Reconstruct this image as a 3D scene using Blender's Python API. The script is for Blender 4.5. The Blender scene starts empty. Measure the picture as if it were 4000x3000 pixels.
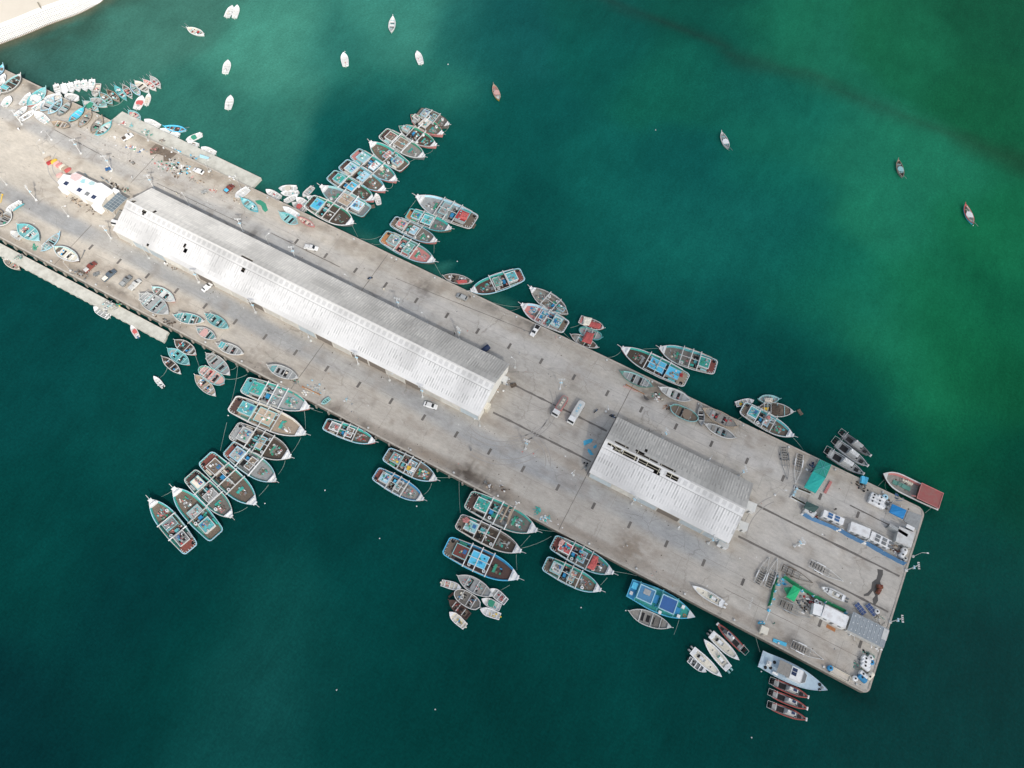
import bpy, math, random
import numpy as np
from mathutils import Matrix, Vector
scn = bpy.context.scene
col = scn.collection
# ---------------------------------------------------------------- survey of the place
# X runs along the pier, Y across it, Z up; pier top is z = 0. The camera's pose was solved from the evenly spaced drain covers.
FOC, TILT, ROLL, HEAD, HCAM = 3037.887, 0.428039, 0.0741886, 0.4202554, 238.104
WATER = -2.2
KY = math.cos(HEAD); SY = math.sin(HEAD)
def G(px, py, z=0.0):
    u = (px-2000)/FOC; v = -(py-1500)/FOC
    u, v = u*math.cos(ROLL)-v*math.sin(ROLL), u*math.sin(ROLL)+v*math.cos(ROLL)
    d = (u, math.sin(TILT)+v*math.cos(TILT), -math.cos(TILT)+v*math.sin(TILT))
    dx, dy = KY*d[0]-SY*d[1], SY*d[0]+KY*d[1]
    k = (z-HCAM)/d[2]
    return (dx*k, dy*k)
WIN = {'a':(0,0,2.212),'b':(0,200,4.424),'c':(400,400,3.687),'d':(0,550,3.687),'e':(0,850,3.16),'f':(560,1200,3.16),'g':(560,1650,3.16),
 'h':(1200,400,3.16),'i':(950,650,4.424),'j':(1400,720,3.687),'k':(1700,1000,3.16),'l':(2350,1300,3.687),'m':(2800,1500,4.424),
 'n':(3000,1650,3.16),'o':(2900,2150,3.16),'p':(2600,2350,3.16),'q':(1200,1550,3.16),'r':(1650,1850,3.16),'s':(1680,2180,5.821),
 't':(2050,2050,2.765),'u':(1800,1400,3.16),'v':(2250,1600,2.765),'w':(400,700,2.765),'x':(1000,900,2.212),'y':(1100,0,2.212),
 'z':(2700,450,1.8433),'A':(3300,1850,5.53),'B':(0,750,5.53),'C':(3080,1880,3.95),'D':(200,640,6.9125),'E':(0,0,4.608),'Z':(0,0,1.0)}
def P(w, x, y, z=0.0):
    a = WIN[w]
    return G(a[0]+x/a[2], a[1]+y/a[2], z)

# ---------------------------------------------------------------- materials
MATS = {}
def nd(nt, t, **k):
    n = nt.nodes.new(t)
    for a, b in k.items(): setattr(n, a, b)
    return n
def paint(key, c, rough=.75, dirt=.35, scale=1.2, dcol=None, planks=False, metal=0.0, bump=0.0):
    if key in MATS: return MATS[key]
    m = bpy.data.materials.new(key); m.use_nodes = True
    nt = m.node_tree; b = nt.nodes['Principled BSDF']
    b.inputs['Roughness'].default_value = rough; b.inputs['Metallic'].default_value = metal
    tc = nd(nt, 'ShaderNodeTexCoord')
    n1 = nd(nt, 'ShaderNodeTexNoise'); n1.inputs['Scale'].default_value = scale; n1.inputs['Detail'].default_value = 6; n1.inputs['Roughness'].default_value = .7
    nt.links.new(tc.outputs['Object'], n1.inputs['Vector'])
    r = nd(nt, 'ShaderNodeMapRange'); r.inputs[1].default_value = .42; r.inputs[2].default_value = .75; r.inputs[3].default_value = 0; r.inputs[4].default_value = dirt
    nt.links.new(n1.outputs['Fac'], r.inputs[0])
    mx = nd(nt, 'ShaderNodeMix', data_type='RGBA')
    mx.inputs[6].default_value = (*c, 1)
    d = dcol or tuple(v*.35+.03 for v in c)
    mx.inputs[7].default_value = (*d, 1)
    nt.links.new(r.outputs[0], mx.inputs[0])
    out = mx.outputs[2]
    if planks:
        w = nd(nt, 'ShaderNodeTexWave', wave_type='BANDS', bands_direction='Y'); w.inputs['Scale'].default_value = 1.1; w.inputs['Distortion'].default_value = .6; w.inputs['Detail'].default_value = 3
        nt.links.new(tc.outputs['Object'], w.inputs['Vector'])
        m2 = nd(nt, 'ShaderNodeMix', data_type='RGBA', blend_type='MULTIPLY'); m2.inputs[0].default_value = .45
        nt.links.new(out, m2.inputs[6]); nt.links.new(w.outputs['Color'], m2.inputs[7]); out = m2.outputs[2]
    oi = nd(nt, 'ShaderNodeObjectInfo')
    mr = nd(nt, 'ShaderNodeMapRange'); mr.inputs[3].default_value = .82; mr.inputs[4].default_value = 1.1
    nt.links.new(oi.outputs['Random'], mr.inputs[0])
    vm = nd(nt, 'ShaderNodeVectorMath', operation='SCALE')
    nt.links.new(out, vm.inputs[0]); nt.links.new(mr.outputs[0], vm.inputs['Scale'])
    nt.links.new(vm.outputs[0], b.inputs['Base Color'])
    MATS[key] = m
    return m
PAL = {'W':(.78,.78,.76),'w':(.60,.60,.57),'G':(.36,.37,.36),'g':(.20,.21,.21),'T':(.045,.40,.33),'A':(.11,.44,.46),'a':(.30,.55,.55),
 'B':(.03,.26,.50),'b':(.04,.14,.32),'S':(.10,.52,.75),'s':(.38,.62,.72),'N':(.012,.03,.09),'R':(.40,.045,.045),'K':(.20,.055,.04),'k':(.11,.06,.045),
 'D':(.215,.165,.12),'d':(.10,.072,.05),'L':(.48,.38,.28),'l':(.60,.54,.45),'Y':(.75,.50,.05),'P':(.55,.22,.20),'p':(.62,.38,.34),'E':(.04,.29,.18),
 'X':(.008,.008,.009),'O':(.37,.35,.31),'o':(.24,.22,.19),'C':(.75,.70,.58),'M':(.10,.13,.16),'r':(.52,.11,.10),'q':(.45,.20,.08),'V':(.12,.30,.24),'e':(.15,.37,.37)}
def c_(k):
    pl = k in 'DdOoLk'
    return paint('paint_'+'upper_'*(k.isupper())+k, PAL[k], planks=pl, dirt=.55 if k in 'DdOoGgTKAk' else .3, rough=.45 if k in 'WSBR' else .75)
FAB = {}
def fabric(k):
    return paint('cloth_'+'upper_'*(k.isupper())+k, PAL[k], rough=.9, dirt=.4, scale=2.5)

# ---------------------------------------------------------------- meshes
class M:
    def __init__(s): s.v = []; s.f = []; s.m = []; s.cols = None
    def add(s, vs, fs, mi=0):
        o = len(s.v); s.v += [tuple(v) for v in vs]; s.f += [tuple(i+o for i in f) for f in fs]; s.m += [mi]*len(fs); return s
    def box(s, x0, x1, y0, y1, z0, z1, mi=0, taper=0):
        t = taper
        return s.add([(x0,y0,z0),(x1,y0,z0),(x1,y1,z0),(x0,y1,z0),(x0+t,y0+t,z1),(x1-t,y0+t,z1),(x1-t,y1-t,z1),(x0+t,y1-t,z1)],
              [(0,3,2,1),(4,5,6,7),(0,1,5,4),(1,2,6,5),(2,3,7,6),(3,0,4,7)], mi)
    def bar(s, p, q, w=.1, h=None, mi=0):
        h = h or w; p = Vector(p); q = Vector(q); d = q-p
        if d.length < 1e-6: return s
        up = Vector((0,0,1)) if abs(d.normalized().z) < .95 else Vector((1,0,0))
        a = d.cross(up).normalized()*w/2; b = a.cross(d).normalized()*h/2
        vs = [p-a-b,p+a-b,p+a+b,p-a+b,q-a-b,q+a-b,q+a+b,q-a+b]
        return s.add([tuple(v) for v in vs], [(3,2,1,0),(4,5,6,7),(0,1,5,4),(1,2,6,5),(2,3,7,6),(3,0,4,7)], mi)
    def cyl(s, c, r, h, n=10, r2=None, mi=0, axis='z'):
        r2 = r if r2 is None else r2; vs = []
        for k, (rr, zz) in enumerate(((r, 0), (r2, h))):
            for i in range(n):
                a = 2*math.pi*i/n; u, v = rr*math.cos(a), rr*math.sin(a)
                vs.append((c[0]+u, c[1]+v, c[2]+zz) if axis == 'z' else ((c[0]+u, c[1]+zz, c[2]+v) if axis == 'y' else (c[0]+zz, c[1]+u, c[2]+v)))
        fs = [(i, (i+1) % n, n+(i+1) % n, n+i) for i in range(n)]+[tuple(range(n-1, -1, -1)), tuple(range(n, 2*n))]
        return s.add(vs, fs, mi)
    def torus(s, c, R, r, n=14, k=6, mi=0):
        vs = []
        for i in range(n):
            a = 2*math.pi*i/n
            for j in range(k):
                b = 2*math.pi*j/k; q = R+r*math.cos(b)
                vs.append((c[0]+q*math.cos(a), c[1]+q*math.sin(a), c[2]+r*math.sin(b)))
        return s.add(vs, [(i*k+j, ((i+1) % n)*k+j, ((i+1) % n)*k+(j+1) % k, i*k+(j+1) % k) for i in range(n) for j in range(k)], mi)
    def prism(s, pts, z0, z1, mi=0):
        n = len(pts)
        A = sum(pts[i][0]*pts[(i+1) % n][1]-pts[(i+1) % n][0]*pts[i][1] for i in range(n))
        if A < 0: pts = pts[::-1]
        return s.add([(x,y,z0) for x, y in pts]+[(x,y,z1) for x, y in pts],
              [tuple(range(n-1,-1,-1)), tuple(range(n,2*n))]+[(i,(i+1) % n,n+(i+1) % n,n+i) for i in range(n)], mi)
    def blob(s, c, rx, ry, rz, rnd, n=12, k=5, mi=0, flat=True, rough=.25):
        vs = []; j = [1+rnd.uniform(-rough, rough) for _ in range(n)]
        for a in range(k):
            t = a/(k-1)*math.pi/2
            for i in range(n):
                w = 2*math.pi*i/n; q = math.cos(t)*j[i]*(1+rnd.uniform(-.08,.08))
                vs.append((c[0]+rx*q*math.cos(w), c[1]+ry*q*math.sin(w), c[2]+rz*math.sin(t)*(1+rnd.uniform(-.3,.3)*(a > 0))))
        fs = [(a*n+i, a*n+(i+1) % n, (a+1)*n+(i+1) % n, (a+1)*n+i) for a in range(k-1) for i in range(n)]
        fs.append(tuple((k-1)*n+i for i in range(n)))
        return s.add(vs, fs, mi)
    def tube(s, pts, r, k=5, mi=0):
        vs = []; n = len(pts)
        for i, p in enumerate(pts):
            p = Vector(p); d = Vector(pts[min(i+1,n-1)])-Vector(pts[max(i-1,0)])
            up = Vector((0,0,1)) if abs(d.normalized().z) < .9 else Vector((1,0,0))
            a = d.cross(up).normalized(); b = a.cross(d).normalized()
            for j in range(k):
                t = 2*math.pi*j/k; vs.append(tuple(p+a*r*math.cos(t)+b*r*math.sin(t)))
        return s.add(vs, [(i*k+j, i*k+(j+1) % k, (i+1)*k+(j+1) % k, (i+1)*k+j) for i in range(n-1) for j in range(k)]+[tuple(range(k))[::-1], tuple((n-1)*k+j for j in range(k))], mi)
    def build(s, name, mats, parent=None, loc=None, rz=0, smooth=False):
        me = bpy.data.meshes.new(name); me.from_pydata(s.v, [], s.f)
        for m in (mats if isinstance(mats, (list, tuple)) else [mats]): me.materials.append(m)
        if any(s.m): me.polygons.foreach_set('material_index', s.m)
        if smooth: me.polygons.foreach_set('use_smooth', [True]*len(s.f))
        me.update()
        o = bpy.data.objects.new(name, me); col.objects.link(o)
        if parent: o.parent = parent
        if loc: o.location = loc; o.rotation_euler.z = rz
        return o
def empty(name, loc, rz=0):
    o = bpy.data.objects.new(name, None); o.empty_display_size = .5; col.objects.link(o); o.location = loc; o.rotation_euler.z = rz; return o
def tag(o, label=None, cat=None, group=None, kind=None):
    for k, v in (('label', label), ('category', cat), ('group', group), ('kind', kind)):
        if v: o[k] = v
    return o
def copy_tree(o, parent=None):
    c = o.copy(); col.objects.link(c)
    if parent: c.parent = parent
    for ch in [q for q in o.children]: copy_tree(ch, c)
    return c
ORD = ['first','second','third','fourth','fifth','sixth','seventh','eighth','ninth','tenth','eleventh','twelfth','thirteenth','fourteenth','fifteenth','sixteenth','seventeenth','eighteenth','nineteenth','twentieth','twenty-first','twenty-second','twenty-third','twenty-fourth','twenty-fifth','twenty-sixth','twenty-seventh','twenty-eighth','twenty-ninth','thirtieth','thirty-first','thirty-second','thirty-third','thirty-fourth','thirty-fifth','thirty-sixth','thirty-seventh','thirty-eighth','thirty-ninth','fortieth']

# ---------------------------------------------------------------- boats
def bprof(kind, s):
    if kind == 'D':
        if s < .05: return .60+.24*math.sqrt(s/.05)
        return .84+.16*min(1, (s-.05)/.3) if s < .42 else max(0, 1-((s-.42)/.58)**3.3)
    if kind == 'T': return .78+.22*min(1, s/.35) if s < .4 else max(0, 1-((s-.4)/.6)**2.6)
    if kind == 'V': return .84+.16*min(1, s/.3) if s < .35 else max(0, 1-((s-.35)/.65)**2.7)
    if kind == 'S': return .80+.20*min(1, s/.4) if s < .5 else max(0, 1-((s-.5)/.5)**2.8)
    if kind == 'K': return max(0, 1-((.45-s)/.45)**2.3) if s < .45 else max(0, 1-((s-.45)/.55)**2.5)
    if kind == 'O': return math.sqrt(max(0, 1-(abs(2*s-1))**2.6))
    if kind == 'B': return .93+.07*min(1, s/.3) if s < .62 else max(.0, 1-((s-.62)/.38)**2.6)
def hull(root, L, B, kind, rim, base, sb, ss, g, depth, cols, band=.3, cap=.0, capcol='W', n=18):
    """cols: side, gunwale, bulwark, deck. Returns functions for half breadth, rim height and deck height."""
    S = [0]+[((i/n)) for i in range(1, n)]+[1]
    if kind in 'DO': S = [0,.015,.04]+[.04+.96*i/(n-2) for i in range(1, n-1)]
    bf = lambda s: bprof(kind, s)*B/2
    zr = lambda s: rim+sb*max(0,(s-.5)/.5)**2+ss*max(0,(.45-s)/.45)**2
    zd = lambda s: zr(s)-depth
    def ring(off, z): # outline with inset
        kx = 1-2*off/L; ky = 1-2*off/B
        return [((s-.5)*L*kx, bf(s)*ky, z(s)) for s in S]
    def strip(m, A, Bq, mi=0):
        k = len(A)
        for sg in (1, -1):
            vs = [(x, sg*y, z) for x, y, z in A]+[(x, sg*y, z) for x, y, z in Bq]
            fs = [((i, i+1, k+i+1, k+i) if sg < 0 else (k+i, k+i+1, i+1, i)) for i in range(k-1)]
            m.add(vs, fs, mi)
        m.add([(A[0][0],A[0][1],A[0][2]),(A[0][0],-A[0][1],A[0][2]),(Bq[0][0],-Bq[0][1],Bq[0][2]),(Bq[0][0],Bq[0][1],Bq[0][2])], [(0,1,2,3)], mi)
    def across(m, A, mi=0, lo=0):
        k = len(A)
        vs = [(x, y, z) for x, y, z in A]+[(x, -y, z) for x, y, z in A]
        m.add(vs, [(i, k+i, k+i+1, i+1) for i in range(lo, k-1)], mi)
    R0 = ring(0, zr)
    bil = [((s-.5)*L*(.95), bf(s)*.82, base+.35*(zr(s)-base)) for s in S]
    keel = [((s-.5)*L*(.86), bf(s)*.25, base) for s in S]
    m = M(); strip(m, bil, R0); strip(m, keel, bil); across(m, keel)
    m.build('hull', c_(cols[0]), root)
    m = M(); R1 = ring(g, zr)
    lip = [(x, y, z-.22) for x, y, z in ring(-.04, zr)]
    strip(m, R1, ring(-.04, zr)) ; strip(m, ring(-.04, zr), lip)
    m.build('gunwale', c_(cols[1]), root)
    m = M(); R2 = ring(g+band, lambda s: zd(s)+.25*depth); strip(m, R2, R1)
    R3 = ring(g+band+.02, zd); strip(m, R3, R2)
    m.build('bulwark', c_(cols[2]), root)
    m = M(); across(m, ring(g+band+.01, zd)); m.build('deck', c_(cols[3]), root)
    if cap:
        m = M(); top = [((s-.5)*L, bf(s)*1.0, zr(s)+.03) for s in [cap+(1-cap)*i/6 for i in range(7)]]
        across(m, top)
        a = top[0]; m.add([(a[0],a[1],a[2]),(a[0],-a[1],a[2]),(a[0],-a[1]*.8,a[2]-depth),(a[0],a[1]*.8,a[2]-depth)], [(0,1,2,3)])
        m.build('foredeck', c_(capcol), root)
    return bf, zr, zd
def frame(m, x0, x1, y0, y1, z, w=.28, h=.15, mi=0):
    m.box(x0,x1,y0,y0+w,z,z+h,mi); m.box(x0,x1,y1-w,y1,z,z+h,mi); m.box(x0,x0+w,y0+w,y1-w,z,z+h,mi); m.box(x1-w,x1,y0+w,y1-w,z,z+h,mi)
def place(w, bx, by, sx, sy, bw, zr, kk=None):
    a = P(w, bx, by, zr); b = P(w, sx, sy, zr)
    L = math.hypot(a[0]-b[0], a[1]-b[1]); cx, cy = (a[0]+b[0])/2, (a[1]+b[1])/2
    nx, ny = -(by-sy), bx-sx; q = math.hypot(nx, ny); nx, ny = nx/q*bw/2, ny/q*bw/2; mx, my = (bx+sx)/2, (by+sy)/2
    p1 = P(w, mx+nx, my+ny, zr); p2 = P(w, mx-nx, my-ny, zr)
    B = math.hypot(p1[0]-p2[0], p1[1]-p2[1])
    return cx, cy, math.atan2(a[1]-b[1], a[0]-b[0]), L, B
GEAR = ['D','G','W','A','E','B','P','l','g','o','R','a','w','X','L']
def gear_heap(root_loc, rz, spots, rnd, label, pal='DGWAEPlgoaoG'):
    m = M(); keys = sorted(set(pal)); ix = {k: i for i, k in enumerate(keys)}
    for (x, y, z, rx, ry, n) in spots:
        for _ in range(n):
            k = ix[rnd.choice(pal)]; px, py = x+rnd.uniform(-rx, rx), y+rnd.uniform(-ry, ry)
            t = rnd.random()
            if t < .45: m.blob((px,py,z), rnd.uniform(.18,.6), rnd.uniform(.15,.45), rnd.uniform(.15,.4), rnd, n=8, k=3, mi=k)
            elif t < .75:
                a = rnd.uniform(.15,.4); b = rnd.uniform(.15,.35); m.box(px-a,px+a,py-b,py+b,z,z+rnd.uniform(.15,.5),k)
            else:
                an = rnd.uniform(0,3.14); l = rnd.uniform(.3,1.1); m.bar((px-l*math.cos(an),py-l*math.sin(an),z+.1),(px+l*math.cos(an),py+l*math.sin(an),z+.15),.12,.12,k)
    o = m.build('gear_heap', [fabric(k) for k in keys], None, root_loc, rz)
    return tag(o, label, 'gear heap', None, 'stuff')
DHOWS = []
def dhow(w, bx, by, sx, sy, bw, cols, label, seed, aft='G', mid='a', beams=2, stern='D', z0=WATER, poop='K', heap=None, mast=True, opts='', pal='DGWAEPlgoaoG', grp='wooden fishing dhows moored at the pier'):
    rnd = random.Random(seed)
    zrim = z0+2.0; bw = bw*{'h':1.2,'j':1.2,'f':1.1,'g':1.45,'q':1.18,'r':1.12,'t':1.2,'l':1.2,'k':1.15,'m':1.2}[w]*rnd.uniform(.97,1.04)
    cx, cy, rz, L, B = place(w, bx, by, sx, sy, bw, zrim+.2)
    cols = cols[:2]+(rnd.choice('TTATVE') if cols[2] == 'T' else cols[2])+(rnd.choice('DDdOoDGd') if cols[3] == 'D' else cols[3]); poop = rnd.choice('KKkPDK') if poop == 'K' else poop
    root = empty('fishing_dhow', (cx, cy, z0), rz)
    tag(root, label, 'fishing dhow', grp)
    bf, zr, zd = hull(root, L, B, stern, 1.9, -.4, .7, .35, .20, .75, cols, band=.42, cap=.88, capcol='W' if 'c' not in opts else 'w')
    X = lambda s: (s-.5)*L
    # bowsprit
    m = M(); m.bar((X(.965),0,zr(.96)+.05),(X(1)+L*.06,0,zr(1)+.6),.15,.15); m.build('bowsprit', c_('w'), root)
    m = M(); m.box(X(.965),X(.985),-B*.10,B*.10,zr(1)+.0,zr(1)+.35); m.build('stem_head', c_('W'), root); m = M(); m.box(X(.90),X(.915),-.9,.9,zr(.9)+.03,zr(.9)+.5); m.build('bow_bitt', c_('W'), root)
    sgn = 1
    # aft poop with railing
    if stern == 'D' and poop:
        m = M(); pts = [(X(s), bf(s)*.86) for s in (.012,.03,.06,.10,.125)]; m.prism(pts+[(a,-b) for a, b in pts[::-1]], zr(.05)-.5, zr(.05)-.12)
        m.build('poop_deck', c_(poop), root)
        m = M()
        for s in (.03,.06,.09):
            for sg in (1,-1): m.bar((X(s),sg*bf(s)*.9,zr(s)-.1),(X(s)+.05,sg*bf(s)*.72,zr(s)+.25),.12)
        for yy in (-.55,-.2,.2,.55): m.bar((X(.014),yy*B*.4,zr(0)),(X(.032),yy*B*.4,zr(0)+.2),.12)
        m.build('railing_frame', c_('w'), root)
        m = M(); yy = rnd.choice([1,-1])*B*.26; m.torus((X(.06),yy,zr(.05)),.42,.13); m.cyl((X(.06),yy,zr(.05)-.3),.36,.22,10)
        m.build('deck_hole_ring', [c_('X')], root)
    # aft wheelhouse
    ax0, ax1 = (.12, .30) if stern == 'D' else (.10, .27)
    hw = min(bf(ax0), bf(ax1))*rnd.uniform(.56,.66)
    dz = zd(.2)
    m = M(); m.box(X(ax0)+.2,X(ax1)-.2,-hw+.1,hw-.1,dz,dz+1.5); m.build('wheelhouse', c_('w'), root)
    m = M(); m.box(X(ax0),X(ax1),-hw,hw,dz+1.5,dz+1.62); m.build('wheelhouse_roof', c_(aft), root)
    m = M(); frame(m, X(ax0)-.05,X(ax1)+.05,-hw-.05,hw+.05,dz+1.6,.22,.16); m.build('roof_rim', c_(rnd.choice('Waws')), root)
    if rnd.random() < .6:
        m = M(); a = rnd.uniform(.2,.5); m.box(X(ax1)-1.7,X(ax1)-.6,hw*(a-.45),hw*(a+.25),dz+1.63,dz+1.72); m.build('solar_panel', c_('b'), root)
    # side boxes and tanks beside the wheelhouse
    m = M(); sd = rnd.choice([1,-1]); m.box(X(.14),X(.24),sd*(hw+.25),sd*(bf(.2)*.86),dz,dz+.9) if sd > 0 else m.box(X(.14),X(.24),-bf(.2)*.86,-hw-.25,dz,dz+.9)
    m.build('locker', c_(rnd.choice('EAGaTl')), root)
    for sg in (1,-1):
        m = M(); ya, yb = sorted((sg*(hw+.15), sg*bf(.2)*.84)); m.box(X(.13),X(.31),ya,yb,zd(.2)+.02,zd(.2)+.05); m.build('side_well', c_(rnd.choice('XdVgX')), root)
    # dark engine well and blue tanks
    m = M(); m.box(X(.315),X(.40),-bf(.35)*.62,bf(.35)*.62,zd(.35)+.02,zd(.35)+.06); m.build('hatch_opening', c_('X'), root)
    m = M(); tx = rnd.uniform(.32,.35); ty = rnd.uniform(-.45,.1)*B*.5
    m.box(X(tx),X(tx+.055),ty,ty+B*.2,zd(.35)+.06,zd(.35)+.8,0,.08)
    m.build('blue_tank', c_(rnd.choice('BBSA')), root)
    for _ in range(rnd.choice([1,2,3])):
        s = rnd.uniform(.33,.62); y = rnd.uniform(-.5,.5)*bf(s); a_ = rnd.uniform(.5,1.3); m = M(); m.box(X(s)-a_,X(s)+a_,y-a_*.6,y+a_*.6,zd(s)+.02,zd(s)+rnd.uniform(.2,.6),0,.05); m.build('deck_box', c_(rnd.choice('oGdDVgElT')), root)
    # crossbeams and side rails
    m = M(); bz = dz+1.35
    bs = {0:[],1:[.42],2:[.31,.58],3:[.30,.44,.60]}[beams]
    ck = c_(rnd.choice('Www'))
    for s in bs:
        m = M(); b = bf(s)*1.08; m.bar((X(s),-b,bz),(X(s),b,bz),.30,.22)
        for sg in (1,-1): m.bar((X(s),sg*bf(s)*.93,zr(s)),(X(s),sg*bf(s)*.93,bz+.25),.24)
        m.build('crossbeam', ck, root)
    if beams > 1:
        for sg in (1,-1):
            m = M(); pts = [(X(s), sg*bf(s)*.95, bz-.05) for s in (.12,.2,.3,.44,.58)]
            for a, b in zip(pts, pts[1:]): m.bar(a, b, .17, .14)
            for s in (.12,.2,.44): m.bar((X(s),sg*bf(s)*.95,zr(s)),(X(s),sg*bf(s)*.95,bz),.12)
            m.build('side_rail', c_(rnd.choice('wWwl')), root)
    if beams == 3 or rnd.random() < .5:
        m = M(); m.bar((X(.31),0,bz+.02),(X(.60),0,bz+.02),.2,.15); m.build('centre_beam', c_('w'), root)
    # mid canopy
    if mid:
        mx0, mx1 = .42, .42+rnd.uniform(.11,.15)
        if mid[0] == '+': mx0, mx1 = .34, .56; mid = mid[1:]
        mw = bf(.5)*rnd.uniform(.55,.66); mz = dz+1.2
        m = M(); m.box(X(mx0)+.1,X(mx1)-.1,-mw+.1,mw-.1,mz,mz+.06); m.build('canopy', fabric(mid), root)
        m = M(); frame(m, X(mx0),X(mx1),-mw,mw,mz+.03,.22,.14)
        for u in (mx0,mx1):
            for sg in (1,-1): m.bar((X(u),sg*(mw-.1),zd(.5)),(X(u),sg*(mw-.1),mz+.1),.12)
        m.build('canopy_frame', c_(rnd.choice('aWsw')), root)
    # foredeck gear: hatch coaming, winch
    wx = rnd.uniform(.62,.66)
    wc = rnd.choice('ETEToG')
    m = M(); m.box(X(wx),X(wx+.035),-B*.18,B*.16,zd(.65),zd(.65)+.35); m.build('hatch_coaming', c_(wc), root)
    m = M(); m.cyl((X(wx+.055),rnd.uniform(-.15,.15)*B,zd(.68)),.42,.5,10); m.build('winch', c_(rnd.choice('goED')), root)
    for _ in range(rnd.choice([1,2,2])):
        m = M(); s = rnd.choice([.36,.5,.56,.7]); y = rnd.choice([1,-1])*bf(s)*.62
        m.cyl((X(s),y,zd(s)),.55,.75,10,.5); m.cyl((X(s),y,zd(s)+.75),.2,.06,8,mi=1); m.build('water_tank', [c_('W'), c_('X')], root)
    n = int(2.1*(10 if heap is None else heap))
    if n:
        gear_heap((cx,cy,z0), rz, [(X(.2),0,dz+1.64,L*.06,hw*.7,n//2), (X(.47),0,(dz+1.27 if mid else zd(.5)),L*.05,B*.2,n//2+2), (X(.72),0,zd(.72),L*.09,B*.20,n), (X(.38),0,zd(.4)+.05,L*.05,B*.33,n//2+1)], rnd,
          'loose gear heaped on the '+label, pal)
    return root
def launch(w, bx, by, sx, sy, bw, cols, label, seed, kind='K', z0=WATER, open_=True, canopy=None, cover=None, heap=6, hatch=2, poles=0, rimh=1.1, name='wooden_launch', cat='wooden boat', grp='small wooden fishing boats', pal='DGWAEPlgoaoG'):
    rnd = random.Random(seed)
    cx, cy, rz, L, B = place(w, bx, by, sx, sy, bw*1.13, z0+rimh)
    root = empty(name, (cx, cy, z0), rz); tag(root, label, cat, grp)
    cols = cols[:3]+(cols[3].replace('A','e') if seed != 208 else cols[3])
    bf, zr, zd = hull(root, L, B, kind, rimh, -.3 if z0 < -1 else .0, .45, .25, .19, .5, cols, band=.14, cap=.9 if kind != 'O' else 0, capcol=cols[1], n=14)
    X = lambda s: (s-.5)*L
    m = M(); m.bar((X(.985),0,zr(1)-.3),(X(1)+.35,0,zr(1)+.45),.16); m.build('stem_post', c_(cols[1]), root)
    if kind == 'K':
        m = M(); m.bar((X(.02),0,zr(0)-.3),(X(0)-.3,0,zr(0)+.3),.16); m.build('stern_post', c_(cols[1]), root)
    if kind != 'O':
        s0, s1 = rnd.choice([(.08,.26),(.66,.86),(.10,.34),(.60,.80)]); k_ = rnd.choice('wGOaoDe'); pts = [(X(s0+(s1-s0)*i/4), bf(s0+(s1-s0)*i/4)*.80) for i in range(5)]
        m = M(); m.prism(pts+[(a,-b) for a,b in pts[::-1]], zd(.4)+.02, zd(.4)+.16); m.build('raised_deck', c_(k_), root)
    for i in range(hatch):
        s = (.36,.6,.48)[i % 3]+rnd.uniform(-.03,.03); hw = bf(s)*rnd.uniform(.45,.75); dl = rnd.uniform(.025,.05)
        m = M(); m.box(X(s-dl),X(s+dl),-hw,hw,zd(s)+.01,zd(s)+.05); m.build('hatch_opening', c_('X'), root)
    tk = c_(rnd.choice([cols[1],'w','a','O']))
    for s in (.27,.54,.74):
        m = M(); m.box(X(s)-.11,X(s)+.11,-bf(s)*.97,bf(s)*.97,zr(s)-.22,zr(s)-.12); m.build('thwart', tk, root)
    if canopy:
        s0, s1 = .14, .34; hw = bf(.24)*.8; z = zr(.2)+.7
        m = M(); frame(m, X(s0),X(s1),-hw,hw,z,.13,.1)
        for u in (s0,s1):
            for sg in (1,-1): m.bar((X(u),sg*(hw-.05),zd(.2)),(X(u),sg*(hw-.05),z),.1)
        m.bar((X((s0+s1)/2),-hw,z+.05),(X((s0+s1)/2),hw,z+.05),.1)
        m.build('canopy_frame', c_('w'), root)
        if canopy != '-':
            m = M(); m.box(X(s0)+.1,X(s1)-.4,-hw+.1,hw-.1,z-.02,z+.03); m.build('canopy', fabric(canopy), root)
    if cover:
        m = M(); cvx = rnd.uniform(.4,.5)
        pts = [(X(cvx+dx), y*bf(cvx)) for dx, y in ((-.14,-.8),(.05,-.9),(.15,-.5),(.13,.4),(.02,.85),(-.12,.7))]
        m.prism(pts, zr(.5)-.15, zr(.5)+.12); m.build('cover', fabric(cover), root)
    for i in range(poles):
        m = M(); sg = (1,-1)[i % 2]; m.bar((X(.1),sg*bf(.1)*.8,zr(.1)),(X(0)-rnd.uniform(.8,2),sg*(B*.2+rnd.uniform(0,.5)),zr(0)+.7),.08); m.build('outrigger_pole', c_('G'), root)
    if heap:
        gear_heap((cx,cy,z0), rz, [(X(.3),0,zd(.3)+.05,L*.1,B*.22,heap), (X(.62),0,zd(.6)+.05,L*.1,B*.2,heap//2+1)], rnd, 'loose gear lying in the '+label, pal)
    return root
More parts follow.
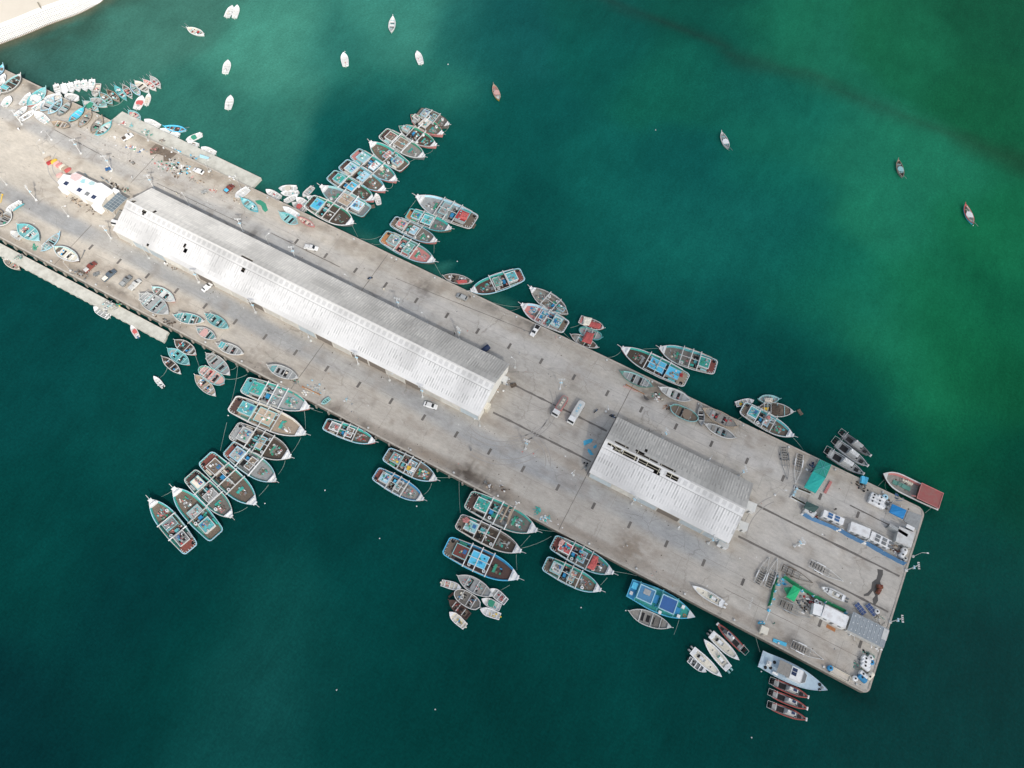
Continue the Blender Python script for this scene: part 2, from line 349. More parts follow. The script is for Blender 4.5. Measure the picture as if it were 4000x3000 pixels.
def skiff(w, bx, by, sx, sy, bw, label, seed, z0=WATER, cols='WWWw', cover=None, motor='w', kind='S', heap=3, grp='white open skiffs', name='open_skiff', pal='WGDlwgA', console=False):
    rnd = random.Random(seed)
    rimh = .85
    cx, cy, rz, L, B = place(w, bx, by, sx, sy, bw*1.08, z0+rimh)
    root = empty(name, (cx, cy, z0), rz); tag(root, label, 'skiff', grp)
    bf, zr, zd = hull(root, L, B, kind, rimh, -.25 if z0 < -1 else 0, .35, .0, .16, .42, cols, band=.1, cap=.80, capcol=cols[1], n=14)
    X = lambda s: (s-.5)*L
    for s in (.16,.42,.64):
        m = M(); m.box(X(s)-.14,X(s)+.14,-bf(s)*.92,bf(s)*.92,zr(s)-.2,zr(s)-.12); m.build('thwart', c_(cols[1]), root)
    if motor:
        m = M(); m.box(X(0)-.45,X(0)+.1,-.22,.22,zr(0)+.0,zr(0)+.42,0,.06); m.box(X(0)-.3,X(0)-.12,-.08,.08,-.3 if z0<-1 else .1,zr(0)+.05); m.build('outboard_motor', c_(motor), root)
    if cover:
        m = M(); pts = [(X(.5+dx), y*bf(.5)) for dx, y in ((-.16,-.7),(.02,-.85),(.16,-.55),(.13,.5),(.0,.8),(-.15,.6))]
        m.prism(pts, zr(.5)-.2, zr(.5)+.06); m.build('cover', fabric(cover), root)
    if heap:
        gear_heap((cx,cy,z0), rz, [(X(.33),0,zd(.3)+.04,L*.16,B*.2,heap)], rnd, 'loose gear lying in the '+label, pal)
    return root
# ---------------------------------------------------------------- the fishing dhows (bow pixel, stern pixel, beam)
# cols: side, gunwale, bulwark, deck
DD = [
 # rows off the upper quay
 ('h',1755,285,1375,110,125,'odoo','grey-brown battered dhow outermost in the upper raft',11,'G','D',2,'D','',dict(heap=12,opts='c')),
 ('h',1680,400,1275,150,150,'PPTD','dhow under a pale net canopy beside the outermost one',12,'l','+l',1,'K',None,dict()),
 ('h',1600,540,1130,290,155,'PwTD','sharp-sterned dhow with turquoise rails and bare brown foredeck',13,'w','',2,'K',None,dict()),
 ('h',1455,680,930,370,165,'gWTD','dhow with tan canopy roof and green foredeck frame',14,'D','+D',2,'D','K',dict()),
 ('h',770,490,1210,800,160,'KWTD','reversed dhow with pinkish roof in the upper raft',15,'G','P',1,'D',None,dict(heap=11)),
 ('h',1110,975,580,615,165,'PsTD','dhow with white canopy carrying a blue cloth',16,'a','W',2,'D','K',dict()),
 ('h',970,1095,435,750,165,'PsTD','dhow with blue-white canopy and clear grey deckhouse',17,'s','s',2,'D','K',dict()),
 ('h',830,1210,285,885,165,'PsTD','dhow with plain light blue canopy and green aft roof',18,'T','S',2,'D','K',dict()),
 ('h',160,1035,745,1350,175,'Kaag','reversed dhow with wide plank shelter roof amidships',19,'s','+L',2,'D',None,dict()),
 ('h',575,1500,15,1210,190,'gWTD','dhow with broad sky blue aft roof against the quay',20,'S','',3,'D','K',dict(heap=3)),
 ('h',1340,1160,2070,1480,210,'owsD','large brown dhow with pink-red cover near its stern',21,'R','G',3,'D','D',dict()),
 ('j',1345,650,705,410,165,'DATg','dhow with long turquoise canopy and red buoy forward',22,'T','+A',2,'D','q',dict()),
 ('j',1135,830,490,520,165,'PsoD','dhow with brown aft roof and pale blue canopy',23,'P','s',2,'D','D',dict()),
 ('j',1110,1120,350,740,205,'osTP','dhow with red-brown foredeck and long olive net bundle',24,'G','V',3,'D','q',dict(heap=12)),
 ('k',430,440,1080,220,185,'wsTk','lone dhow with turquoise hatch bow-on to the quay',25,'A','V',2,'D','K',dict()),
 ('k',1165,390,1640,715,165,'owoD','dark weathered dhow crowded with gear aft, sharp stern',26,'D','',2,'K',None,dict(heap=16)),
 ('k',1055,600,1620,880,180,'wWsP','dhow with tan foredeck and blue cloths amidships',27,'w','B',3,'D','D',dict(heap=18,pal='BAWGABoaw')),
 ('l',275,215,1230,690,225,'PWTD','long dhow with blue tarpaulin deck and pale blue deckhouse',28,'S','+S',3,'D','L',dict(heap=12)),
 ('l',820,215,1650,500,220,'KWTD','long dhow with green aft roof and brown poop',29,'T','',3,'D','K',dict()),
 ('m',1330,910,440,400,235,'gWTD','dhow with green rail and maroon bundle, large dark hatch',30,'A','G',3,'D','K',dict(heap=9)),
 # raft off the lower quay, far end
 ('f',2060,1250,1240,950,250,'PWTD','freshly painted dhow with blue-edged aft deck full of nets',31,'T','',3,'D','A',dict(heap=14)),
 ('f',2015,1570,1090,1180,265,'wWCL','long white dhow with new tan plywood deck and turquoise deckhouse',32,'A','+L',3,'D','k',dict(heap=8,pal='LWCoE')),
 ('g',1830,435,1110,90,205,'owod','grey-brown dhow with cardboard-coloured roof sheets amidships',33,'G','L',3,'D','G',dict(heap=18)),
 ('g',1645,730,1045,310,190,'PsTG','dhow with pale grey empty foredeck and blue tanks',34,'G','D',2,'D','K',dict(heap=6)),
 ('g',1400,1020,760,430,210,'PsTD','dhow with blue-edged stern and long clear brown deck',35,'D','',3,'D','K',dict(heap=7)),
 ('g',1105,1180,570,640,185,'PwTD','dhow with pink cloths on its grey midship roof',36,'C','G',2,'D','k',dict(heap=10,pal='PPGWod')),
 ('g',365,805,905,1400,200,'PsTD','reversed dhow with white rounded stern and turquoise deckhouse',37,'A','G',1,'D',None,dict()),
 ('g',75,945,590,1570,185,'PsTD','outermost reversed dhow with fire-blackened midships and brown poop',38,'g','g',2,'D','K',dict(heap=16,pal='GWXoPRAg')),
 ('q',845,560,215,330,165,'PsTD','lone dhow with pink cloths under the long shed quay',39,'G','D',3,'D','K',dict(heap=12,pal='PWGAoPR')),
 ('q',1605,1030,970,700,195,'PsoD','quayside dhow with orange and white bundles on its roof',40,'G','G',3,'D','D',dict(heap=16,pal='YWPGACo')),
 ('q',1445,1275,840,940,190,'PsBD','dhow with turquoise side roof outside the bundled one',41,'s','G',3,'D','K',dict(heap=9)),
 ('r',1425,715,560,310,265,'PwTD','dhow loaded with yellow timber planks amidships',42,'T','',3,'D','k',dict(heap=16,pal='TAGaEoW')),
 ('r',1230,970,440,580,230,'wwoD','dhow with magenta blanket on its glassy deckhouse',43,'a','',3,'D','D',dict(heap=10,pal='EGoWLdT')),
 ('r',1200,1300,290,880,275,'PSBk','bright blue dhow with sky blue roof and dark deck',44,'K','+S',3,'D','K',dict(heap=3,pal='EBXLE')),
 ('t',965,530,300,180,180,'PsTD','quayside dhow with red tarpaulin over its foredeck',45,'r','G',3,'D','K',dict(heap=16,pal='RWBXGPAT')),
 ('t',830,715,215,410,168,'PsTD','outer dhow with pale aft roof and two deck rings',46,'w','L',3,'D','K',dict(heap=12)),
]
for d in DD:
    w,bx,by,sx,sy,bw,cl,lab,seed,aft,mid,beams,stern,poop,kw = d
    o = dhow(w,bx,by,sx,sy,bw,cl,lab,seed,aft=aft,mid=mid,beams=beams,stern=stern,poop=poop or None,**kw)
    DHOWS.append(o)
def cloth(w, pts, z, k, label, name='tarpaulin', cat='tarpaulin', seed=1, h=.25, sag=.15):
    rnd = random.Random(seed); q = [P(w, x, y, z) for x, y in pts]
    cx = sum(a for a, _ in q)/len(q); cy = sum(b for _, b in q)/len(q)
    m = M(); n = len(q); vs = [(0,0,h)]; R = 4
    for r in range(1, R+1):
        for i in range(n):
            for t in (0,.5):
                a = q[i]; b = q[(i+1) % n]; x = a[0]*(1-t)+b[0]*t-cx; y = a[1]*(1-t)+b[1]*t-cy; f = r/R
                vs.append((x*f+rnd.uniform(-.06,.06), y*f+rnd.uniform(-.06,.06), (h if r < R else 0)+rnd.uniform(-sag,sag)*(r < R)))
    k2 = 2*n; fs = [(0, 1+i, 1+(i+1) % k2) for i in range(k2)]
    for r in range(R-1): fs += [(1+r*k2+i, 1+(r+1)*k2+i, 1+(r+1)*k2+(i+1) % k2, 1+r*k2+(i+1) % k2) for i in range(k2)]
    A = sum(q[i][0]*q[(i+1) % n][1]-q[(i+1) % n][0]*q[i][1] for i in range(n))
    if A < 0: fs = [f[::-1] for f in fs]
    m.add(vs, fs); o = m.build(name, fabric(k), None, (cx, cy, z)); return tag(o, label, cat)
cloth('h',[(1910,1345),(2000,1375),(1965,1455),(1865,1425)],1.0,'r','pink-red tarpaulin on the roof of the large brown dhow',seed=2)
cloth('r',[(490,555),(545,530),(590,570),(560,610),(500,600)],1.2,'P','magenta blanket on the glassy deckhouse of a dhow','blanket','blanket',3)
cloth('t',[(745,325),(800,345),(775,440),(740,495),(670,460),(700,415)],.4,'r','red tarpaulin over the foredeck of a quayside dhow',seed=4)
cloth('t',[(370,185),(400,150),(432,170),(400,235),(358,225)],1.1,'p','salmon orange tarpaulin on an aft roof near the deck',seed=5)
cloth('l',[(1125,580),(1170,585),(1165,640),(1120,630)],1.0,'R','crumpled dark red cloth on the pale blue deckhouse','blanket','blanket',6)
cloth('q',[(1235,845),(1290,860),(1262,910),(1222,895)],1.2,'Y','orange-yellow bundle cloth on the quayside dhow roof','blanket','blanket',7)
cloth('q',[(1300,865),(1340,875),(1315,935),(1262,915)],1.25,'W','white bundle cloth beside the orange one on a dhow','blanket','blanket',8)
cloth('k',[(1865,935),(1965,955),(1925,1092),(1805,1052)],.3,'r','red tarpaulin stretched between the blue oval boat and its neighbour',seed=9,h=.5)
cloth('k',[(1905,805),(2050,835),(2035,905),(1885,865)],-.9,'r','long red tarpaulin over the stern half of a small boat',seed=10)
cloth('k',[(1835,745),(1940,765),(1900,860),(1825,850)],-.7,'C','dirty white cloth awning beside the long red tarpaulin',seed=11)
cloth('k',[(260,300),(385,290),(395,330),(285,345)],-.9,'r','red cloth lying in a small boat by the quay',seed=12)
cloth('m',[(950,355),(1085,375),(1080,540),(960,520),(900,470)],-.5,'d','brown sheet covering the middle of a small dhow',seed=13)
cloth('m',[(825,240),(965,235),(968,318),(832,312)],-.6,'l','tan square sheet on a small turquoise boat',seed=14)
cloth('m',[(790,405),(905,405),(870,470),(800,430)],-.5,'Y','mustard yellow sheet on a small dhow',seed=15)
cloth('m',[(875,545),(925,550),(930,600),(885,610),(855,580)],1.1,'P','round maroon bundle on the green-railed dhow','blanket','blanket',16,h=.4)
for i,(x,y,x2,y2) in enumerate([(1075,385,965,600),(1130,415,1045,625),(1105,440,1060,560),(1000,420,945,500)]):
    m = M(); a = P('r',x,y,.6); b = P('r',x2,y2,.6); m.bar((0,0,0),(b[0]-a[0],b[1]-a[1],.05),.5,.15)
    tag(m.build('timber_plank', c_('L'), None, (a[0],a[1],.6)), ['longest yellow timber plank across the plank-loaded dhow','yellow timber plank nearest the bow on the loaded dhow','yellow timber plank between two others on the loaded dhow','short yellow timber plank nearest the stern on the loaded dhow'][i],'timber plank','yellow timber planks on a dhow')
# ---------------------------------------------------------------- small wooden boats
LL = [
 # (win, bow, stern, beam, cols, label, seed, kind, z0, kwargs)
 ('b',1620,780,1700,565,100,'wwol','tan open boat beside the row of white skiffs',101,'S',WATER,dict(heap=4)),
 ('b',1950,915,1720,720,105,'OaoL','tan boat with pale turquoise edge, its stern gear upward',102,'K',WATER,dict(poles=2)),
 ('b',2070,870,1850,670,95,'OLdd','brown wooden boat with a violet cloth in its stern',103,'K',WATER,dict(poles=2)),
 ('a',1095,865,990,740,48,'aAAA','turquoise-bowed boat with red and white gear in the fan',104,'K',WATER,dict(poles=2,pal='RWWAP')),
 ('a',1140,848,1065,735,50,'wwod','brown cluttered boat fifth in the fan of moored boats',105,'K',WATER,dict(poles=2,pal='dPWo')),
 ('a',1213,828,1130,725,48,'GsGG','grey-blue boat in the middle of the moored fan',106,'K',WATER,dict(poles=2)),
 ('a',1290,795,1165,700,55,'WwCl','off-white empty boat without gear in the moored fan',107,'K',WATER,dict(heap=0)),
 ('a',1350,778,1240,690,46,'wWPl','pinkish boat second from the outer end of the fan',108,'K',WATER,dict(poles=2,pal='PRW')),
 ('a',1388,758,1300,660,48,'wwGG','outermost boat of the moored fan with twin poles',109,'K',WATER,dict(poles=2,pal='RWG')),
 ('b',1850,945,1560,820,130,'waGG','broad grey-white boat with turquoise edge nearest the quay',110,'K',WATER,dict(poles=1)),
 ('b',1705,1025,1435,865,120,'waGw','pale boat with a green cloth lying against the quay',111,'K',WATER,dict(poles=1,cover='E')),
 ('c',550,270,380,120,110,'saAP','boat with pink nets and blue bow off the slipway corner',112,'K',WATER,dict(poles=2,pal='PCPl')),
 ('c',890,350,1205,395,80,'sSSd','blue boat with red-brown nets off the low slipway',113,'K',WATER,dict(poles=2,pal='PPdA')),
 ('a',1765,300,1615,240,48,'WWCl','off-white wooden boat anchored alone with trailing lines',114,'K',WATER,dict(poles=2,pal='RW')),
 ('y',962,142,946,278,52,'wWwW','slim white double-ended boat anchored alone near the top edge',115,'K',WATER,dict(heap=1)),
 ('y',1830,730,1880,865,48,'YLLP','small tan boat with a pink cover anchored alone',116,'K',WATER,dict(cover='p',heap=2)),
 ('z',217,122,268,240,40,'wwGG','grey anchored boat with white cover and tangled stern gear',117,'K',WATER,dict(cover='W',poles=2)),
 ('z',1488,320,1522,445,38,'OLdd','brown anchored boat with pale green cloth amidships',118,'K',WATER,dict(cover='a',poles=2)),
 ('z',1970,640,2030,782,42,'SrCd','anchored boat with red bow and blue sides in green water',119,'K',WATER,dict(cover='W',poles=2)),
 ('f',655,588,385,405,130,'Pwod','boat with blue bundles and green hatch under the low jetty end',120,'K',WATER,dict(heap=10,pal='BARPod')),
 ('f',575,712,300,510,130,'PaAA','turquoise boat with blue boxes between two darker ones',121,'K',WATER,dict(heap=7,pal='AASW')),
 ('f',465,825,230,610,95,'wwod','slim grey boat farthest out of the three by the jetty',122,'K',WATER,dict(heap=6,pal='BRGX')),
 ('f',1070,840,775,570,150,'wwGG','broad empty grey boat with beams close to the quay',123,'K',WATER,dict(canopy='-',heap=1)),
 ('f',1000,945,690,745,150,'PaEp','round-sterned boat with red nets and a small deckhouse frame',124,'O',WATER,dict(canopy='-',heap=9,pal='RPPoG')),
 ('f',895,1100,635,835,125,'wwLL','boat with tan bow deck and white bundle farthest out',125,'K',WATER,dict(heap=9,pal='WPoBG')),
 ('e',248,640,40,510,80,'OlwL','tan boat moored against the outer low jetty edge',126,'K',WATER,dict(heap=3)),
 ('m',1330,485,720,400,210,'owoD','brown-covered small dhow outside the green-railed one',127,'K',WATER,dict(canopy='-',heap=6,rimh=1.4)),
 ('m',1085,262,715,262,135,'GaaG','small grey-turquoise boat outermost beside the covered dhow',128,'K',WATER,dict(heap=2)),
 ('k',2085,895,1785,780,105,'DwoP','tan-sterned boat outermost by the red tarpaulins',129,'S',WATER,dict(heap=2)),
 ('k',2060,1010,1775,900,110,'aAVG','oval pale blue boat between two red-covered boats',130,'O',WATER,dict(heap=5)),
 ('k',2010,1135,1670,970,105,'OwoD','boat with turquoise stern touching the quay under red tarpaulin',131,'K',WATER,dict(heap=9)),
 ('k',460,322,95,245,100,'OwoD','small boat under netting tied at its stern to the quay',132,'K',WATER,dict(heap=10,pal='GoLWd')),
 ('s',1440,870,620,400,300,'owGG','largest grey cluttered boat in the lower small-boat cluster',133,'K',WATER,dict(heap=18,pal='GWgPGaV',rimh=1.5)),
 ('s',1140,1120,560,760,290,'owoo','brown-grey oval boat with blue bar in the lower cluster',134,'O',WATER,dict(heap=14,pal='GWBCPo')),
 ('s',430,960,880,1330,200,'kkkk','dark brown half-sunk boat with green stem in the cluster',135,'S',WATER,dict(heap=12,pal='dRkXLo')),
 ('t',1585,1110,1120,930,140,'wwGO','bare grey boat with two dark hatches under the blue trawler',136,'K',WATER,dict(heap=0,hatch=3)),
 # boats drawn up on the pier
 ('b',365,400,20,720,150,'Owad','large weathered boat nearest the quay edge, turquoise deckhouse roof',201,'K',0,dict(canopy='A',heap=6,rimh=1.8)),
 ('b',60,235,-60,425,80,'NsSs','light blue boat bow cut by the photo edge',202,'K',0,dict(heap=0)),
 ('b',70,470,-40,760,120,'Owww','pale grey boat lying half outside the photo edge',203,'K',0,dict(heap=2)),
 ('b',800,630,470,940,155,'PaAa','turquoise boat with white cover, bow over the quay edge',204,'K',0,dict(cover='W',heap=6,rimh=1.5,pal='WWPC')),
 ('b',930,810,720,1030,135,'gsGG','blue-grey boat with dark slats between the turquoise and grey ones',205,'K',0,dict(heap=1)),
 ('b',1075,835,840,1080,110,'gsGg','narrow blue-grey boat second of the slatted trio',206,'K',0,dict(heap=1)),
 ('b',1225,870,990,1110,105,'goGG','grey-green boat, plainest of the slatted trio',207,'K',0,dict(heap=0)),
 ('b',1460,975,1190,1215,100,'kASS','bright turquoise boat drawn up alone on the quay',208,'K',0,dict(heap=0,hatch=0)),
 ('b',1575,1020,1360,1310,125,'oLLO','weathered tan boat with a small wheel frame',209,'K',0,dict(heap=3)),
 ('b',1770,1130,1575,1410,125,'oLoO','weathered tan boat with dark open hold',210,'K',0,dict(heap=2,hatch=3)),
 ('b',1930,1225,1655,1450,110,'sAaw','turquoise and white boat beside the start of the slipway',211,'K',0,dict(heap=3,pal='WWw')),
 ('b',1205,1300,890,1225,105,'oLLL','tan boat lying alone at the roadside edge of the boatyard',212,'K',0,dict(heap=3)),
 ('B',850,1035,375,700,265,'saAA','turquoise boat piled with pink nets on the lower boatyard',213,'K',0,dict(heap=16,pal='pCWGP',rimh=1.5)),
 ('B',1300,890,905,1280,150,'gsOG','slim lilac-grey boat with three dark hatches',214,'K',0,dict(canopy='-',heap=0,hatch=3)),
 ('B',1715,1495,1160,1180,230,'kWaC','cream boat with turquoise foredeck and a hanging tyre',215,'K',0,dict(heap=4,rimh=1.4,pal='BCW')),
 ('B',240,420,-40,740,190,'gwGG','grey slatted boat crossing the photo edge',216,'K',0,dict(heap=1,hatch=3)),
 ('B',60,530,-160,380,150,'oLLo','tan boat end at the photo edge behind the slatted one',217,'K',0,dict(heap=0)),
 ('e',2085,1190,1720,940,185,'GwGG','largest silver-grey boat on the quay with white bundle',218,'K',0,dict(canopy='-',heap=5,rimh=1.5,pal='WWw')),
 ('e',2165,1040,1875,855,120,'Pwaw','boat with net-covered half beside the silver-grey one',219,'K',0,dict(heap=3)),
 ('f',755,180,370,100,115,'lwAA','turquoise-decked boat with a frame of poles aft',220,'K',0,dict(canopy='-',heap=3,pal='AWA')),
 ('f',1055,265,765,85,115,'laAA','turquoise boat with white plank seat and wheelhouse frame',221,'K',0,dict(canopy='-',heap=2,pal='AW')),
 ('f',900,395,655,255,110,'gwGA','grey boat with a pink panel near its bow',222,'K',0,dict(cover='p',heap=1)),
 ('f',1240,580,900,450,110,'lwGG','grey boat with small turquoise-glazed cabin',223,'K',0,dict(canopy='A',heap=1)),
 ('f',1915,880,1530,720,125,'OwGG','pale grey boat with long black holds near the crack',224,'K',0,dict(heap=1,hatch=3,rimh=1.4)),
 ('l',265,560,735,775,140,'aVaG','green-edged boat with cross frame beside the long dhow',225,'K',0,dict(heap=2,canopy='-')),
 ('l',825,790,1285,975,130,'WwwG','white-sided boat with green machine in its hold',226,'K',0,dict(heap=1,rimh=1.4,pal='EP')),
 ('l',985,1060,1390,1250,150,'VaVD','green boat with brown cover and rusty stain below it',227,'O',0,dict(heap=3,cover='D')),
 ('l',1430,1040,1440,1340,88,'gGGG','small grey boat lying across between two larger ones',228,'K',0,dict(heap=0,hatch=3)),
 ('l',1450,1090,1960,1350,155,'YLOO','long tan boat holding four red buoys',229,'K',0,dict(heap=5,rimh=1.4,pal='RRrG')),
 ('l',1480,1315,1930,1515,118,'lwGG','pale grey boat lowest of the cluster by the small shed',230,'K',0,dict(heap=1,pal='A')),
 ('i',625,800,945,1000,140,'PaAa','turquoise boat parked beside a long white skiff',231,'K',0,dict(heap=2,pal='ET')),
 ('i',945,875,1235,1040,82,'PPpl','slim pink boat lying beside the turquoise one',232,'K',0,dict(heap=3,pal='RRW')),
 ('i',-40,550,260,780,120,'SAsa','turquoise and blue boat next to the heap of green net',233,'K',0,dict(heap=4,pal='WGo')),
]
for w,bx,by,sx,sy,bw,cl,lab,seed,kind,z0,kw in LL: launch(w,bx,by,sx,sy,bw,cl,lab,seed,kind,z0,**kw)
SS = [
 ('a',2010,50,1958,145,50,'white skiff touching its twin, the lower-leaning one',301,WATER,{}),
 ('a',2052,45,2025,152,48,'white skiff touching its twin, the more upright one',302,WATER,{}),
 ('a',1972,520,1945,632,58,'white skiff anchored alone straight below the twins',303,WATER,{}),
 ('a',1995,825,1968,940,60,'white skiff anchored alone nearest the moored fan of boats',304,WATER,{}),
 ('a',1232,828,1178,940,62,'white skiff with red cloth moored below the fan',305,WATER,dict(cover='r')),
 ('a',1290,808,1262,905,42,'narrow white skiff beside the one with red cloth',306,WATER,dict(cols='WwCl')),
 ('b',1025,745,960,570,112,'first white skiff of the row, at its quay end',307,WATER,{}),
 ('b',1135,750,1090,560,112,'second white skiff of the row, all plain white',308,WATER,dict(cols='WWWW',heap=0)),
 ('b',1245,712,1200,545,120,'third white skiff of the row from the quay',309,WATER,{}),
 ('b',1355,690,1325,510,118,'fourth white skiff of the row from the quay',310,WATER,{}),
 ('b',1480,682,1445,500,122,'fifth white skiff of the row, greenish floor',311,WATER,dict(pal='ETW')),
 ('b',1570,675,1590,485,115,'last white skiff of the row, beside the tan boat',312,WATER,{}),
 ('b',1365,830,1120,755,112,'white skiff moored lengthwise below the row of six',313,WATER,dict(kind='O',motor=None)),
 ('b',755,835,1050,760,100,'white skiff overhanging the quay edge near the row',314,0,{}),
 ('b',780,860,565,1005,78,'long white skiff under the turquoise boat on the quay',315,0,{}),
 ('b',530,720,360,920,85,'white skiff parked beside the covered turquoise boat',316,0,{}),
 ('b',475,955,260,1110,78,'white skiff parked by the first floodlight mast',317,0,{}),
 ('b',600,1025,350,1180,80,'white skiff parked next to the mast, second from it',318,0,{}),
 ('b',600,1045,815,1215,125,'broad white skiff parked with stern toward the road',319,0,dict(motor='a')),
 ('b',180,780,60,945,115,'rounded white skiff with green marks on its floor',320,0,dict(kind='S',pal='ETE')),
 ('b',85,395,-30,560,90,'white skiff parked at the photo edge on the quay',321,0,{}),
 ('c',605,250,815,350,92,'white skiff moored highest along the low slipway',322,WATER,dict(pal='VGW')),
 ('c',830,385,1095,485,95,'white skiff moored inside the blue boat',323,WATER,{}),
 ('c',1205,550,1425,455,75,'white skiff with green tarpaulin off the slipway',324,WATER,dict(cover='E')),
 ('c',1225,570,1380,615,55,'small white skiff tucked beside the green-covered one',325,WATER,{}),
 ('c',1425,650,1620,735,85,'white skiff moored lowest along the low slipway',326,WATER,{}),
 ('i',392,405,640,540,100,'white skiff with a red bow spot against the quay',327,WATER,dict(pal='RVVG')),
 ('i',615,385,920,372,105,'white skiff with tan sheet, topmost of three',328,WATER,dict(cover='l')),
 ('i',650,465,950,450,85,'white skiff in the middle of the three by the quay',329,WATER,{}),
 ('i',945,490,720,605,85,'white skiff lowest of the three, bow outward',330,WATER,{}),
 ('i',1030,520,1205,350,90,'grey-white skiff apart, between the three and the dhows',331,WATER,dict(cols='wwwG',motor='g')),
 ('i',920,545,1110,670,110,'white skiff half behind the sky-blue-roofed dhow',332,WATER,{}),
 ('i',845,625,1080,750,98,'skiff with pink-red cloth squeezed against the quay',333,WATER,dict(cover='r',cols='WwGG')),
 ('i',1095,530,1300,562,75,'pale skiff mostly hidden behind two dhows',334,WATER,{}),
 ('i',688,700,950,850,92,'long pure white skiff parked on the quay',335,0,dict(cols='WWWW',heap=0,motor='a')),
 ('c',1915,1370,2100,1235,100,'white skiff parked by the maroon and blue pickup',336,0,{}),
 ('h',850,1125,885,1255,68,'white skiff sticking out below a dhow bow',337,WATER,dict(motor=None)),
 ('y',535,455,553,568,58,'white skiff anchored over the dark patch of water',338,WATER,dict(pal='PGG')),
 ('y',1170,442,1205,550,52,'white skiff with red fuel box anchored alone',339,WATER,dict(pal='RW')),
 ('f',130,855,245,985,58,'small white skiff drifting off the lower quay',340,WATER,dict(pal='XWP',motor='X')),
 ('e',1158,1105,1345,1225,88,'white skiff moored by the net heap on the low jetty',341,WATER,dict(cols='WWGG')),
 ('e',1620,1330,1700,1475,65,'small white skiff with red cover and blue motor',342,WATER,dict(cover='r',motor='b')),
 ('B',130,420,450,215,130,'white skiff with a turquoise canoe beside the slatted boat',343,0,{}),
 ('B',240,850,450,1000,135,'skiff wrapped in grey-green sheeting on the lower boatyard',344,0,dict(cols='wwww',cover='w',motor=None)),
 ('m',640,285,330,350,108,'white skiff full of red and green nets',345,WATER,dict(pal='RPVYG',heap=10,motor='g')),
 ('s',710,680,260,560,165,'white-grey skiff at the outer top of the lower cluster',346,WATER,dict(cols='WWGC',pal='WCP',motor='C')),
 ('s',1370,700,1730,1000,195,'white skiff heaped with red cloths in the lower cluster',347,WATER,dict(cols='WWGG',pal='RRCP',heap=8,motor=None)),
 ('s',1170,930,1600,1130,180,'white skiff with green and white covers in the lower cluster',348,WATER,dict(cover='E',motor=None)),
 ('s',1135,1160,1590,1330,180,'white skiff with black bags and yellow float, lowest but one',349,WATER,dict(pal='XXYWG',heap=8,motor='Y')),
 ('s',440,1230,800,1560,185,'cream-floored white skiff at the bottom of the lower cluster',350,WATER,dict(cols='WWCC',pal='CYBo',heap=6,motor='C')),
]
for w,bx,by,sx,sy,bw,lab,seed,z0,kw in SS: skiff(w,bx,by,sx,sy,bw,lab,seed,z0,**kw)
# a turquoise canoe and small rafts
def raft(w, p1, p2, p3, label, k='D'):
    z = WATER+.35; a = P(w,*p1,z); b = P(w,*p2,z); c = P(w,*p3,z)
    L = math.dist(a,b); W = math.dist(b,c); cx, cy = (a[0]+c[0])/2, (a[1]+c[1])/2
    m = M()
    for i in range(5): m.box(-L/2,L/2,-W/2+W*i/5+.03,-W/2+W*(i+1)/5-.03,-.5,.35)
    for x in (-L/2+.2,L/2-.4): m.box(x,x+.25,-W/2,W/2,.352,.47)
    tag(m.build('work_raft', c_(k), None, (cx,cy,WATER), math.atan2(b[1]-a[1],b[0]-a[0])), label, 'raft')
raft('h',(760,1270),(830,1258),(836,1295),'small brown raft behind the sterns of two dhows')
raft('m',(1385,455),(1450,545),(1495,515),'small brown raft floating alone beyond the covered dhow')
raft('h',(2020,1540),(2055,1555),(2085,1505),'small brown raft at the stern of the large brown dhow')
raft('s',(520,770),(400,880),(440,910),'dark brown raft beside the half-sunk boat','k')
m = M()
for i in range(9):
    s = i/9; s2 = (i+1)/9; b1 = .42*math.sin(math.pi*s)**.6; b2 = .42*math.sin(math.pi*s2)**.6
    m.add([(4.6*s-2.3,-b1,.4),(4.6*s2-2.3,-b2,.4),(4.6*s2-2.3,b2,.4),(4.6*s-2.3,b1,.4),(4.4*s-2.2,0,0),(4.4*s2-2.2,0,0)],[(0,1,2,3),(0,4,5,1),(3,2,5,4)])
a = P('B',335,370,.9); b = P('B',465,285,.9)
tag(m.build('canoe', c_('A'), None, ((a[0]+b[0])/2,(a[1]+b[1])/2,.55), math.atan2(b[1]-a[1],b[0]-a[0])), 'bright turquoise canoe leaning on the side of a white skiff', 'canoe')

